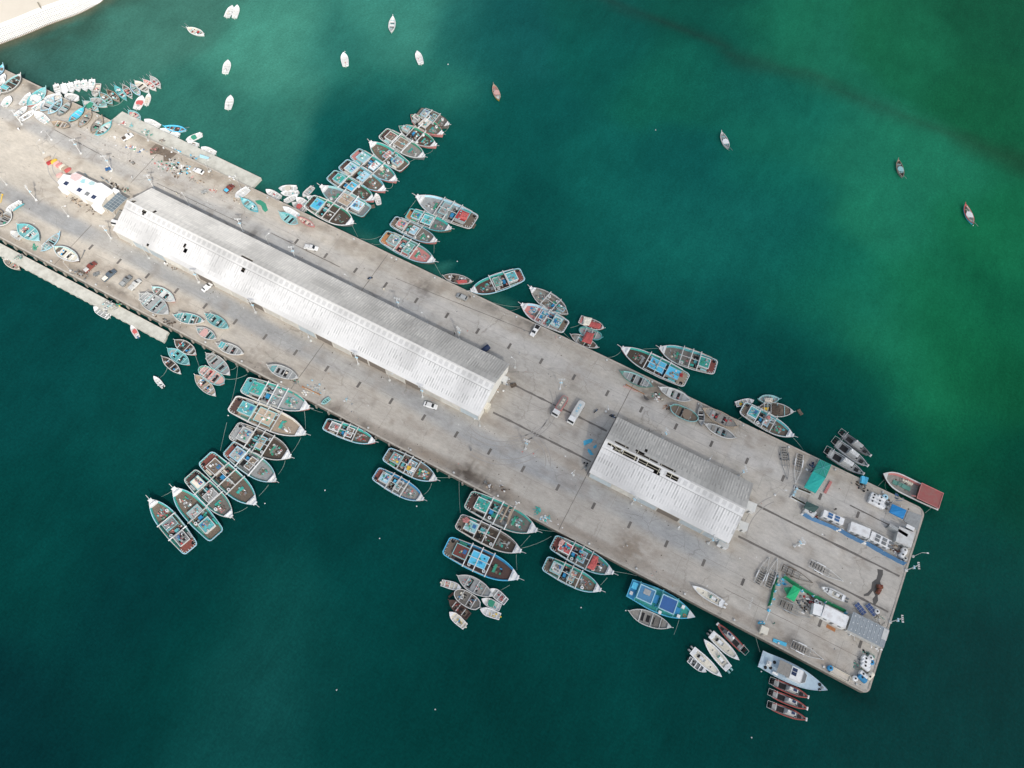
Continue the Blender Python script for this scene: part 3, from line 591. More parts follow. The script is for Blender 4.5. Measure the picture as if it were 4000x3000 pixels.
# ---------------------------------------------------------------- blue trawler
def trawler():
    z0 = WATER; cx,cy,rz,L,B = place('t',1835,1000,1130,680,250,z0+2)
    root = empty('blue_trawler',(cx,cy,z0),rz); tag(root,'blue and green trawler with two framed blue roofs beside the quay','trawler')
    bf,zr,zd = hull(root,L,B,'T',1.9,-.4,.8,.2,.25,.6,'SSAT',band=.3,cap=.9,capcol='W')
    X = lambda s:(s-.5)*L
    m=M(); m.prism([(X(.01),B*.38),(X(.12),B*.42),(X(.12),-B*.42),(X(.01),-B*.38)],zd(.05),zr(0)-.1); m.build('aft_deck',c_('B'),root)
    for x0,x1,k in ((.13,.36,'B'),(.47,.70,'b')):
        z=zd(.3)+1.9; h=B*.31
        m=M(); m.box(X(x0)+.3,X(x1)-.3,-h+.3,h-.3,zd(.3),z); m.build('deckhouse',c_('S'),root)
        m=M(); m.box(X(x0),X(x1),-h,h,z,z+.1); m.build('roof',paint('roof_'+k,(.07,.22,.38) if k=='B' else (.035,.13,.36),rough=.5),root)
        m=M(); frame(m,X(x0)-.1,X(x1)+.1,-h-.1,h+.1,z+.08,.3,.2); m.build('roof_rim',c_('s'),root)
    m=M(); m.box(X(.2),X(.3),-B*.02,B*.22,zd(.3)+2.03,zd(.3)+2.1); m.build('solar_panel',c_('G'),root)
    m=M()
    for s in (.12,.46,.70): m.bar((X(s),-bf(s)*1.02,2.9),(X(s),bf(s)*1.02,2.9),.25)
    m.build('crossbeam',c_('A'),root)
    m=M(); m.box(X(.37),X(.44),-B*.15,B*.2,zd(.4),zd(.4)+1.1); m.box(X(.71),X(.78),-B*.2,B*.1,zd(.7),zd(.7)+.5); m.build('blue_tank',c_('B'),root)
    for s,y in ((.05,-.18),(.80,.2),(.52,-.42),(.78,-.25)):
        m=M(); m.box(X(s)-.5,X(s)+.5,B*y-.5,B*y+.5,zd(s)+(.5 if s<.1 else 0),zd(s)+1.0,0,.06); m.build('white_box',c_('W'),root)
    m=M(); m.box(X(.02),X(.10),B*.02,B*.3,zr(0)-.1,zr(0)+.5); m.build('locker',c_('S'),root)
    m=M(); m.torus((X(.86),-B*.1,zd(.86)+.1),.4,.14); m.build('rope_coil',c_('q'),root)
    gear_heap((cx,cy,z0),rz,[(X(.72),0,zd(.7)+.02,3,1.5,7),(X(.42),-B*.25,zd(.4)+.02,1.5,1,4)],random.Random(5),'loose gear on the blue and green trawler deck','gXBTE')
trawler()
# ---------------------------------------------------------------- patrol boats, speedboats, inflatables, barge
def inflatable(w,bx,by,sx,sy,bw,label,tube='r',grey=False,flip=False,dark=False):
    z0=WATER; cx,cy,rz,L,B=place(w,bx,by,sx,sy,bw,z0+1.0)
    root=empty('patrol_boat',(cx,cy,z0),rz); tag(root,label,'patrol boat','inflatable patrol boats')
    X=lambda s:(s-.5)*L
    bf=lambda s:bprof('V',s)*B/2*.9
    pts=[(X(s),bf(s),.9+.5*max(0,s-.6)) for s in [i/14 for i in range(14)]]+[(X(.985),0,1.1)]
    m=M(); m.tube(pts+[(a,-b,c) for a,b,c in pts[-2::-1]],.2,7); m.build('collar',paint('collar_'+tube,(.34,.075,.06) if tube=='r' else (.42,.45,.47) if tube=='G' else (.16,.17,.18),.7,.5,1.5,(.12,.10,.10)),root,smooth=True)
    m=M(); m.tube([(X(.955),bf(.955),1.1),(X(.99),.4,1.15),(X(.99),-.4,1.15),(X(.955),-bf(.955),1.1)],.26,7); m.build('bow_fender',c_('W' if not grey else 'w'),root,smooth=True)
    m=M(); P2=[(X(s),bf(s)-.05) for s in [i/12 for i in range(12)]]; m.prism(P2+[(a,-b) for a,b in P2[::-1]],-.3,.55); m.build('hull',c_('G' if grey and not dark else 'g'),root)
    m=M(); m.prism([(a,b*.97) for a,b in P2]+[(a,-b*.97) for a,b in P2[::-1]],.56,.6); m.build('deck',c_('G' if not dark else 'g'),root)
    c0,c1=(.36,.66)
    h=B*.26
    m=M(); m.box(X(c0),X(c1),-h,h,.6,2.5,0,.25); m.build('cabin',c_('w'),root)
    m=M(); m.box(X(c0)+.25,X(c1)-.25,-h+.22,h-.22,2.5,2.6); m.build('cabin_roof',c_('w'),root)
    m=M(); m.box(X(c1)-.5,X(c1)-.05,-h+.05,h-.05,1.7,2.3); m.build('windscreen',c_('X'),root)
    if grey:
        for i in range(6):
            m=M(); x=X(c0+.06)+i*(X(c1)-X(c0))/8; m.bar((x,-h+.3,2.63),(x+.4,0,2.63),.16,.05); m.bar((x+.4,0,2.63),(x,h-.3,2.63),.16,.05); m.build('roof_slat',c_('W' if not dark else 'G'),root)
    else:
        m=M(); m.box(X(.50),X(.60),-h*.45,h*.55,2.61,2.68); m.build('solar_panel',c_('N'),root)
    m=M(); m.cyl((X(c0+.05),h*.2,2.6),.36,.45,12,.3); m.build('radar_dome',c_('W'),root)
    m=M(); m.box(X(.14),X(.34),-h*1.1,h*1.1,.61,.66); m.build('cockpit_well',c_('X'),root)
    m=M(); m.box(X(.74),X(.84),-h*.6,h*.6,.61,1.0); m.build('bow_locker',c_('X'),root)
    for y in (-.5,0,.5):
        m=M(); m.box(X(0)-1.2,X(0)-.3,y*B*.45-.25,y*B*.45+.25,.5,1.4,0,.1); m.build('outboard_motor',c_('X'),root)
    m=M(); m.tube([(X(.03),B*.4,1.6),(X(0)-1.7,B*.36,1.6),(X(0)-1.7,-B*.36,1.6),(X(.03),-B*.4,1.6)],.06,5); m.tube([(X(.06),B*.4,.9),(X(.06),B*.4,2.2),(X(.06),-B*.4,2.2),(X(.06),-B*.4,.9)],.07,5); m.build('stern_rail',c_('w'),root)
inflatable('p',1765,1180,1345,1000,112,'patrol boat with red tubes nearest the grey patrol ship')
inflatable('p',1752,1322,1330,1140,108,'middle one of three red-tubed patrol boats')
inflatable('p',1742,1455,1318,1290,112,'lowest one of three red-tubed patrol boats')
inflatable('p',635,270,945,585,98,'red-tubed patrol boat beside the white speedboats')
inflatable('n',1185,640,755,370,125,'grey inflatable patrol boat closest to the quay','G',True)
inflatable('n',1235,540,850,250,125,'grey patrol boat with white roof slats in the middle','G',True)
inflatable('n',1270,415,930,150,95,'dark narrow patrol boat outermost of the grey three','g',True,dark=True)
def speedboat(w,bx,by,sx,sy,bw,label,z0=WATER,green=False,cabin=False,motor='G'):
    cx,cy,rz,L,B=place(w,bx,by,sx,sy,bw,z0+1.1)
    root=empty('speedboat',(cx,cy,z0),rz); tag(root,label,'speedboat','white speedboats')
    bf,zr,zd=hull(root,L,B,'V',1.15,-.3 if z0<0 else 0,.45,.1,.28,.45,'WWWC',band=.08,cap=.86,capcol='W',n=16)
    X=lambda s:(s-.5)*L
    m=M(); m.box(X(.24),X(.40),-B*.17,B*.17,zd(.3),zd(.3)+1.1,0,.12); m.build('console',c_('W'),root)
    m=M(); m.box(X(.385),X(.43),-B*.16,B*.16,zd(.3)+.6,zd(.3)+1.25,0,.08); m.build('windscreen',c_('V' if green else 'G'),root)
    m=M(); m.box(X(.20),X(.235),-B*.15,B*.15,zd(.3),zd(.3)+.8); m.build('seat',c_('X' if not green else 'g'),root)
    m=M(); m.prism([(X(0),B*.38),(X(.1),B*.42),(X(.13),0),(X(.1),-B*.42),(X(0),-B*.38)],zd(0),zr(0)-.02); m.build('stern_platform',c_('W'),root)
    m=M(); m.box(X(.62),X(.645),-.25,.25,zd(.6)+.01,zd(.6)+.12); m.build('deck_hatch',c_('g'),root)
    if cabin:
        m=M(); m.box(X(.5),X(.86),-B*.33,B*.33,zd(.6),zr(.7)+.35,0,.5); m.build('cabin',c_('W'),root)
        m=M(); m.box(X(.70),X(.73),-B*.27,B*.27,zr(.7)+.1,zr(.7)+.42); m.build('cabin_window',c_('X'),root)
    for y in (-.2,.2):
        m=M(); m.box(X(0)-1.1,X(0)-.1,y*B-.24,y*B+.24,.7,1.5,0,.1); m.build('outboard_motor',c_(motor),root)
speedboat('p',905,725,560,400,120,'white speedboat beside the red-tubed patrol boat',motor='g')
speedboat('p',470,465,780,830,118,'white speedboat facing opposite between its two companions',green=True,motor='a')
speedboat('p',690,930,330,600,122,'outermost white speedboat with cream deck')
speedboat('t',1805,660,2145,860,95,'white speedboat resting on the quay near the blue trawler',0,green=True,motor='W')
speedboat('o',970,455,1265,600,92,'white cabin cruiser standing on the pier by the trailers',.5,cabin=True,motor='g')
inflat=skiff('p',500,870,285,710,85,'small white tender with dark seats beside a speedboat',360,WATER,cols='WWgg',motor='X',heap=4,pal='WXXW')
def patrolship():
    z0=WATER; cx,cy,rz,L,B=place('p',1988,1095,1175,705,235,z0+2)
    root=empty('patrol_ship',(cx,cy,z0),rz); tag(root,'long grey-blue patrol ship moored by the pier corner','patrol ship')
    MATS['paint_ship']=paint('paint_ship',(.46,.58,.65),rough=.5,dirt=.3,scale=.6)
    c_0=PAL.copy(); PAL['Z']=(.46,.58,.65)
    bf,zr,zd=hull(root,L,B,'V',1.9,-.4,.9,0,.12,.12,'ZZZZ',band=.02,n=18)
    X=lambda s:(s-.5)*L
    m=M(); m.box(X(.24),X(.42),-B*.33,B*.33,zd(.3)+1.9,zd(.3)+2.0); m.build('awning',c_('O'),root)
    m=M()
    for a in (.245,.415):
        for sg in (1,-1): m.bar((X(a),sg*B*.31,zd(.3)),(X(a),sg*B*.31,zd(.3)+1.9),.12)
    m.build('awning_post',c_('w'),root)
    m=M(); m.box(X(.42),X(.60),-B*.34,B*.34,zd(.5),zd(.5)+2.1,0,.15); m.prism([(X(.60),B*.33),(X(.66),B*.2),(X(.66),-B*.2),(X(.60),-B*.33)],zd(.6),zd(.6)+1.9); m.build('wheelhouse',c_('W'),root)
    m=M(); m.prism([(X(.605),B*.31),(X(.655),B*.19),(X(.655),-B*.19),(X(.605),-B*.31)],zd(.6)+1.91,zd(.6)+1.95); m.build('windscreen',c_('g'),root)
    for y in (0,.2):
        m=M(); m.box(X(.44),X(.51),B*(y-.12),B*(y+.05),zd(.5)+2.11,zd(.5)+2.2); m.build('solar_panel',c_('N'),root)
    m=M(); m.box(X(.09),X(.15),-B*.2,B*.05,zd(.1),zd(.1)+1.2); m.cyl((X(.12),-B*.08,zd(.1)+1.2),.25,.7,8); m.build('deck_gun_mount',c_('w'),root)
    for s,y in ((.17,-.2),(.2,.15),(.1,-.3),(.88,.1),(.90,-.15)):
        m=M(); m.cyl((X(s),B*y,zd(s)+.01),.5,.08,12); m.build('deck_hatch',c_('X'),root)
    m=M(); m.cyl((X(.21),-B*.36,zd(.2)+.3),.4,1.6,10,axis='x'); m.build('life_raft_canister',c_('W'),root)
    m=M(); m.cyl((X(.92),0,zd(.9)),.35,.6,10); m.build('windlass',c_('g'),root)
    for y in (.33,-.33):
        m=M(); m.box(X(0)-.1,X(.06),B*y-.6,B*y+.6,zr(0)-.2,zr(0)+.25); m.build('stern_platform',c_('Z'),root)
patrolship()
def barge():
    z0=WATER; cx,cy,rz,L,B=place('n',1410,640,2130,985,215,z0+2.2)
    root=empty('cargo_launch',(cx,cy,z0),rz); tag(root,'rusty cargo vessel with faded red aft roof at the pier corner','cargo vessel')
    bf,zr,zd=hull(root,L,B,'B',2.1,-.4,.9,.0,.35,1.0,'XwPO',band=.35,cap=.92,capcol='w',n=18)
    X=lambda s:(s-.5)*L
    MATS['red_sheet']=paint('red_sheet',(.34,.10,.09),rough=.85,dirt=.8,scale=.7,dcol=(.27,.17,.14))
    m=M(); m.box(X(.02),X(.39),-B*.44,B*.44,zr(.1)+.9,zr(.1)+1.02); m.build('roof',MATS['red_sheet'],root)
    m=M(); m.box(X(.04),X(.38),-B*.40,B*.40,zd(.1),zr(.1)+.9); m.build('deckhouse',c_('d'),root)
    m=M(); frame(m,X(.02)-.1,X(.39),-B*.44-.1,B*.44+.1,zr(.1)+1.0,.2,.2); m.build('roof_rim',c_('P'),root)
    for s,y in ((.53,.02),(.60,.02),(.68,.02),(.76,.06)):
        m=M(); m.box(X(s)-.7,X(s)+.7,B*y-.7,B*y+.7,zd(s),zd(s)+.35); m.build('hatch_cover',c_('V'),root)
    m=M(); m.tube([(X(.40)+.2,B*.38,zr(.3)+1.0),(X(.46),B*.38,zr(.4)+.3)],.25,6); m.build('exhaust_pipe',c_('P'),root)
    m=M()
    for i in range(5): m.blob((X(.50)+i*.7,-B*.30,zd(.5)),.45,.6,.8,random.Random(i),n=8,k=4)
    tag(m.build('buoy_bundle',c_('C'),None,(cx,cy,z0),rz),'cream sacks bundled on the deck of the rusty cargo vessel','sack bundle')
    gear_heap((cx,cy,z0),rz,[(X(.62),-B*.1,zd(.6)+.05,L*.15,B*.3,16)],random.Random(8),'rope and scrap strewn on the rusty cargo vessel','Oodgo')
barge()
# ---------------------------------------------------------------- light over the place: clear sky low down the pier, thin cloud toward its head
def sst(a, b, x):
    t = np.clip((x-a)/(b-a), 0, 1); return t*t*(3-2*t)
COVER = .80
def irr(X, Y):   # share of daylight that reaches a spot, used to lighten the sea colours against the cloud's dimming
    return 1.0-.36*COVER*sst(-230, 10, X+.1*(Y-90))
def lin(c):
    c = np.asarray(c, float)/255; return np.where(c <= .04045, c/12.92, ((c+.055)/1.055)**2.4)
def vmesh(name, verts, faces, cols, mat, corner=False):
    me = bpy.data.meshes.new(name); me.from_pydata([tuple(v) for v in verts], [], faces); me.materials.append(mat)
    at = me.color_attributes.new('tint', 'FLOAT_COLOR', 'CORNER' if corner else 'POINT')
    c = np.ones((len(cols), 4), np.float32); c[:, :3] = cols; at.data.foreach_set('color', c.ravel()); me.update()
    o = bpy.data.objects.new(name, me); col.objects.link(o); return o
def vmat(name, rough=.8, spots=(), bump=None, spec=.5):
    m = bpy.data.materials.new(name); m.use_nodes = True; nt = m.node_tree; b = nt.nodes['Principled BSDF']; b.inputs['Roughness'].default_value = rough
    b.inputs['Specular IOR Level'].default_value = spec
    at = nd(nt, 'ShaderNodeVertexColor'); at.layer_name = 'tint'; out = at.outputs['Color']
    tc = nd(nt, 'ShaderNodeTexCoord')
    for (sc, stretch, lo, hi, f0, f1, det) in spots:
        mp = nd(nt, 'ShaderNodeMapping'); mp.inputs['Scale'].default_value = stretch; nt.links.new(tc.outputs['Object'], mp.inputs['Vector'])
        n = nd(nt, 'ShaderNodeTexNoise'); n.inputs['Scale'].default_value = sc; n.inputs['Detail'].default_value = det; n.inputs['Roughness'].default_value = .65; nt.links.new(mp.outputs[0], n.inputs['Vector'])
        r = nd(nt, 'ShaderNodeMapRange'); r.inputs[1].default_value = lo; r.inputs[2].default_value = hi; r.inputs[3].default_value = f0; r.inputs[4].default_value = f1; nt.links.new(n.outputs['Fac'], r.inputs[0])
        v = nd(nt, 'ShaderNodeVectorMath', operation='SCALE'); nt.links.new(out, v.inputs[0]); nt.links.new(r.outputs[0], v.inputs['Scale']); out = v.outputs[0]
    nt.links.new(out, b.inputs['Base Color'])
    if bump:
        prev = None
        for (sc, st, stretch) in bump:
            mp = nd(nt, 'ShaderNodeMapping'); mp.inputs['Scale'].default_value = stretch; mp.inputs['Rotation'].default_value = (0,0,.9); nt.links.new(tc.outputs['Object'], mp.inputs['Vector'])
            n = nd(nt, 'ShaderNodeTexNoise'); n.inputs['Scale'].default_value = sc; n.inputs['Detail'].default_value = 4; nt.links.new(mp.outputs[0], n.inputs['Vector'])
            bm = nd(nt, 'ShaderNodeBump'); bm.inputs['Strength'].default_value = 1; bm.inputs['Distance'].default_value = st; nt.links.new(n.outputs['Fac'], bm.inputs['Height'])
            if prev: nt.links.new(prev.outputs[0], bm.inputs['Normal'])
            prev = bm
        nt.links.new(prev.outputs[0], b.inputs['Normal'])
    return m
rng = np.random.default_rng(4)
def vnoise(X, Y, s, seed):
    r = np.random.default_rng(seed); g = r.random((97, 97)); x = X/s; y = Y/s; xi = np.floor(x).astype(int); yi = np.floor(y).astype(int); fx = x-xi; fy = y-yi
    fx = fx*fx*(3-2*fx); fy = fy*fy*(3-2*fy); q = lambda i, j: g[i % 97, j % 97]
    return (q(xi,yi)*(1-fx)+q(xi+1,yi)*fx)*(1-fy)+(q(xi,yi+1)*(1-fx)+q(xi+1,yi+1)*fx)*fy

# ---------------------------------------------------------------- water
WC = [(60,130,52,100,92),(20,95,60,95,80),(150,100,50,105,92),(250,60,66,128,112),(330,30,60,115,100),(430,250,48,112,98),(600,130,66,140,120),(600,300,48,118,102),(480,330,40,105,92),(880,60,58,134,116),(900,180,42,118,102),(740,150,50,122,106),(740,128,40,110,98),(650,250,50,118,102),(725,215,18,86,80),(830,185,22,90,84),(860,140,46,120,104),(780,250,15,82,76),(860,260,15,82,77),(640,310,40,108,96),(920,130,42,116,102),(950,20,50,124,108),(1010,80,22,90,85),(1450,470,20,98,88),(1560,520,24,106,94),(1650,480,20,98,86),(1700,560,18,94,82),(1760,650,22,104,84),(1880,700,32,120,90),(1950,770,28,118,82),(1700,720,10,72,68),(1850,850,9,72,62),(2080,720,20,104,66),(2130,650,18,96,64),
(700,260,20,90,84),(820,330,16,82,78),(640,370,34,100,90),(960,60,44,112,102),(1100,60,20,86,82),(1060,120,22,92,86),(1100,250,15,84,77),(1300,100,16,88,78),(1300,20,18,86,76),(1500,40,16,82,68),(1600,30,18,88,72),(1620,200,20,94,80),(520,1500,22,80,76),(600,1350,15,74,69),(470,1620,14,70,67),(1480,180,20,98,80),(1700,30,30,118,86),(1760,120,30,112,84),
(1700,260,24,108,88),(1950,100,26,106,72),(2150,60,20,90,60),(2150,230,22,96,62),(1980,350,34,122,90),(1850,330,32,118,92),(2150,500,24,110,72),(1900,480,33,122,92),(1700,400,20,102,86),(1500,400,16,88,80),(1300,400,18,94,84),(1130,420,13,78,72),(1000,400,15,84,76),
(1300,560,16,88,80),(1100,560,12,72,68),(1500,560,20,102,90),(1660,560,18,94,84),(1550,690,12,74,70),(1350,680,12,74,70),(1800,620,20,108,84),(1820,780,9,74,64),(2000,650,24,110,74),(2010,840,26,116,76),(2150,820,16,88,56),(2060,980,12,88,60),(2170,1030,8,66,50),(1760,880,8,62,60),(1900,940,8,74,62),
(2080,1180,8,68,60),(2150,1400,5,55,52),(2000,1600,5,58,55),(1700,1640,5,60,57),(1500,1400,6,60,56),(1250,1450,7,66,61),(1000,1440,5,46,44),(1120,1580,6,58,54),(800,1300,8,68,64),(800,1080,9,64,61),(900,1400,7,65,60),(1080,1420,7,65,60),(990,1560,6,62,57),(990,1360,7,65,61),(400,1500,6,61,57),(750,1500,7,64,60),(400,1400,7,64,60),(300,1300,6,56,56),(60,1620,4,48,50),(60,1150,8,64,61),(60,850,10,68,66),(300,900,11,72,68),(900,1020,12,72,66),(1350,1330,8,66,62),(1650,1500,6,60,56),(250,1560,6,55,54),(480,1150,9,62,60)]  # sea tones, with cloud shadows and a sheen painted into the colours
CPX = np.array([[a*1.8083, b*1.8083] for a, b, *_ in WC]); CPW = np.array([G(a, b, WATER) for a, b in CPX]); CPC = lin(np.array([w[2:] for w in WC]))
def axis(lo, hi, step, far):
    a = list(np.arange(lo, hi+.1, step)); s = step
    while a[-1] < far: s *= 1.5; a.append(a[-1]+s)
    s = step; b = []
    x = lo
    while x > -far: s *= 1.5; x -= s; b.append(x)
    return np.array(b[::-1]+a)
gx = axis(-340, 150, 3.5, 4500); gy = axis(-90, 400, 3.5, 4500)
XX, YY = np.meshgrid(gx, gy, indexing='ij')
qx = np.clip(XX, -345, 160).ravel(); qy = np.clip(YY, -90, 400).ravel()
wx = qx+10*(vnoise(qx, qy, 30, 1)-.5)+6*(vnoise(qx, qy, 11, 2)-.5); wy = qy+10*(vnoise(qx, qy, 30, 3)-.5)+6*(vnoise(qx, qy, 11, 5)-.5)
d2 = (wx[:, None]-CPW[None, :, 0])**2+(wy[:, None]-CPW[None, :, 1])**2
wt = np.exp(-d2/(2*11**2))+2e-3*np.exp(-d2/(2*26**2))+1e-6*np.exp(-d2/(2*70**2))+1e-9/(d2+1)
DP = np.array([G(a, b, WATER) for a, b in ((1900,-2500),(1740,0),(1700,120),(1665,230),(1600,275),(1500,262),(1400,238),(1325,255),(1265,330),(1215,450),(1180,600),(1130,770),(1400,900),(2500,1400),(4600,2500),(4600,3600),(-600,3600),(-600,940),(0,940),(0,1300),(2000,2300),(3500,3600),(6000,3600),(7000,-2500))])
def inpoly(x, y, P_):
    c = np.zeros(x.shape, bool); n = len(P_)
    for i in range(n):
        x1, y1 = P_[i]; x2, y2 = P_[(i+1) % n]; k = ((y1 > y) != (y2 > y)) & (x < (x2-x1)*(y-y1)/(y2-y1+1e-12)+x1); c ^= k
    return c
DPN = DP[:15]; DPN = np.vstack([DPN, DP[-1:]])  # outline of the dark zone painted into the sea as cloud shade
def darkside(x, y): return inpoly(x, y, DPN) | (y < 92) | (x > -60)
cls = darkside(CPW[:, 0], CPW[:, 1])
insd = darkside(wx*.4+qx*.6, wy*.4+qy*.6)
d2_ = np.full(wx.shape, 1e9)
def _sd(X, Y, pts):
    best = np.full(X.shape, 1e9)
    for (x1, y1), (x2, y2) in zip(pts, pts[1:]):
        L2 = (x2-x1)**2+(y2-y1)**2; t_ = np.clip(((X-x1)*(x2-x1)+(Y-y1)*(y2-y1))/L2, 0, 1); best = np.minimum(best, np.hypot(X-x1-t_*(x2-x1), Y-y1-t_*(y2-y1)))
    return best
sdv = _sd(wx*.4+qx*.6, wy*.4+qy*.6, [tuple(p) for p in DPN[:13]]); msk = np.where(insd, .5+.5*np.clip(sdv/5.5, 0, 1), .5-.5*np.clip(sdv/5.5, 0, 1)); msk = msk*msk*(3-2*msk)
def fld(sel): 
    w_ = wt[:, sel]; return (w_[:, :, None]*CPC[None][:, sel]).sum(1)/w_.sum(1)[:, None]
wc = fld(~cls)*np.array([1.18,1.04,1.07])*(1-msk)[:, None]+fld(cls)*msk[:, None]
def seg_dist(X, Y, pts):
    best = np.full(X.shape, 1e9)
    for (x1, y1), (x2, y2) in zip(pts, pts[1:]):
        L2 = (x2-x1)**2+(y2-y1)**2; t = np.clip(((X-x1)*(x2-x1)+(Y-y1)*(y2-y1))/L2, 0, 1); best = np.minimum(best, np.hypot(X-x1-t*(x2-x1), Y-y1-t*(y2-y1)))
    return best
band = [G(a*1.808, b*1.808, WATER) for a, b in ((1250,-30),(1360,18),(1450,50),(1548,89),(1640,125),(1783,188),(1900,235),(2000,268),(2090,305),(2176,340),(2300,400),(2450,470))]
db = seg_dist(wx, wy, band); bw = 4.2+2.5*(vnoise(qx,qy,14,61)-.5)
wc = wc*(1-.30*np.exp(-(db/bw)**2))[:, None]*np.array([1,1,1]) + (np.exp(-(db/bw)**2)*.006)[:, None]*np.array([1.3,.6,.7])
# seagrass and rubble along the foot of the shore
shore = [G(a, b, WATER) for a, b in ((-220,262),(-100,218),(0,178),(100,140),(200,98),(300,62),(375,25),(410,0),(460,-60))]
ds = seg_dist(qx, qy, shore); nz = vnoise(qx, qy, 9, 8)*.6+vnoise(qx, qy, 4, 9)*.4
k = np.exp(-((ds-5)/11)**2)*sst(.3, .75, nz)*.6
wc = wc*(1-k)[:, None]+k[:, None]*np.array([.035,.065,.045])
k = np.exp(-(ds/2.2)**2)*.7; wc = wc*(1-k)[:, None]+k[:, None]*np.array([.16,.14,.085])
# dark strip of deep shade under the quay faces
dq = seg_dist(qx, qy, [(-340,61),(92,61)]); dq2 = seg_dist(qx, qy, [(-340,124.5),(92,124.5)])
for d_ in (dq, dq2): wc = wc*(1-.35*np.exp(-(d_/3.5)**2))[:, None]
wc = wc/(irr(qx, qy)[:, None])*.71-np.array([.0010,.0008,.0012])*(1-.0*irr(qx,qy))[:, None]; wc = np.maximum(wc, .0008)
nx_, ny_ = len(gx), len(gy)
idx = np.arange(nx_*ny_).reshape(nx_, ny_)
faces = np.stack([idx[:-1,:-1], idx[1:,:-1], idx[1:,1:], idx[:-1,1:]], -1).reshape(-1, 4).tolist()
watmat = vmat('sea_water', rough=.16, spots=[(.9,(1,1.8,1),.3,.7,.85,1.14,5),(.06,(1,1,1),.3,.7,.9,1.1,3),(2.2,(1,.35,1),.35,.7,.92,1.12,3),(.28,(1,.35,1),.35,.65,.94,1.06,4)], bump=[(1.4,.035,(1,.45,1)),(.35,.05,(1,.6,1))], spec=.04)
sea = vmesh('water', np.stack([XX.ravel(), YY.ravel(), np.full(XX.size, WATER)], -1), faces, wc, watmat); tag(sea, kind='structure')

# ---------------------------------------------------------------- pier top
px_ = np.concatenate([np.arange(-460, -330, 5), np.arange(-330, 92.01, .55)]); px_[-1] = 92.0
py_ = np.linspace(61.6, 123.7, 114)
PX, PY = np.meshgrid(px_, py_, indexing='ij')
def corner(X, Y, cx, cy, sx, sy, r=4.0):
    dx = (X-cx)*sx; dy = (Y-cy)*sy; m_ = (dx > 0) & (dy > 0); d = np.hypot(dx, dy); f = np.where(m_ & (d > r), r/np.maximum(d, 1e-6), 1)
    return np.where(m_, cx+sx*dx*f, X), np.where(m_, cy+sy*dy*f, Y)
PX, PY = corner(PX, PY, 89.5, 121.2, 1, 1, 2.5); PX, PY = corner(PX, PY, 90.2, 63.4, 1, -1, 1.8)
X = PX.ravel(); Y = PY.ravel()
sandy = lin((208,199,184)); grey = lin((178,176,171)); t = sst(-260, 20, X)[:, None]  # sandy tone plus sunlit brightness painted in, fading along the pier
pc = (sandy*(1-t)+lin((177,171,161))*t)
# worn bluish driving lanes, brown fish-stained verges, a painted shade strip
def lane(y0, w_, amt, colr, x0=-460, x1=92, s=6):
    global pc
    yy = y0+2.5*(vnoise(X, Y*0, 40, int(y0))-.5)
    k = np.exp(-((Y-yy)/w_)**4)*amt*(.55+.9*(vnoise(X, Y, s*3, int(y0)+7)-.1))*sst(x0-12, x0+12, X)*(1-sst(x1-12, x1+12, X))
    k = np.clip(k, 0, .9)[:, None]; pc = pc*(1-k)+k*np.asarray(colr)
lane(107.5, 3.2, .75, lin((172,172,170)), -320, -40)
lane(113.5, 3.0, .5, lin((186,184,180)), -320, 90)
lane(77.5, 3.6, .8, lin((158,160,160)), -330, 40)
lane(71, 2.6, .3, lin((168,160,150)), -330, 40)
lane(83.2, 1.5, .35, lin((160,145,128)), -205, 40)
lane(104.2, 1.3, .55, lin((95,88,82)), -200, -40)  # dirt at the wall, with the warehouse's shadow painted in
lane(63.8, 1.8, .45, lin((125,110,95)), -330, 85)
lane(121.3, 2.0, .35, lin((150,136,116)), -330, 85)
lane(92.5, 8, .25, lin((186,182,176)), -45, 92)
brown = lin((130,112,92)); dark = lin((62,54,48))
n1 = vnoise(X, Y, 7, 21); n2 = vnoise(X, Y, 2.2, 22); n3 = vnoise(X, Y, 17, 23); n4 = vnoise(X*.35, Y, 1.5, 24)
k = (sst(.55, .9, n1*.6+n2*.4)*.30)[:, None]; pc = pc*(1-k)+k*brown
k = (sst(.5, .95, n3)*.22)[:, None]; pc = pc*(1-k)+k*lin((150,146,140))
k = (sst(.62, .95, n2*.5+n4*.5)*.18)[:, None]; pc = pc*(1-k)+k*dark
k = (sst(.6, .9, vnoise(X*.25, Y, 2.5, 31))*.15)[:, None]; pc = pc*(1-k)+k*lin((205,200,192))
nf = vnoise(X, Y, .9, 91)
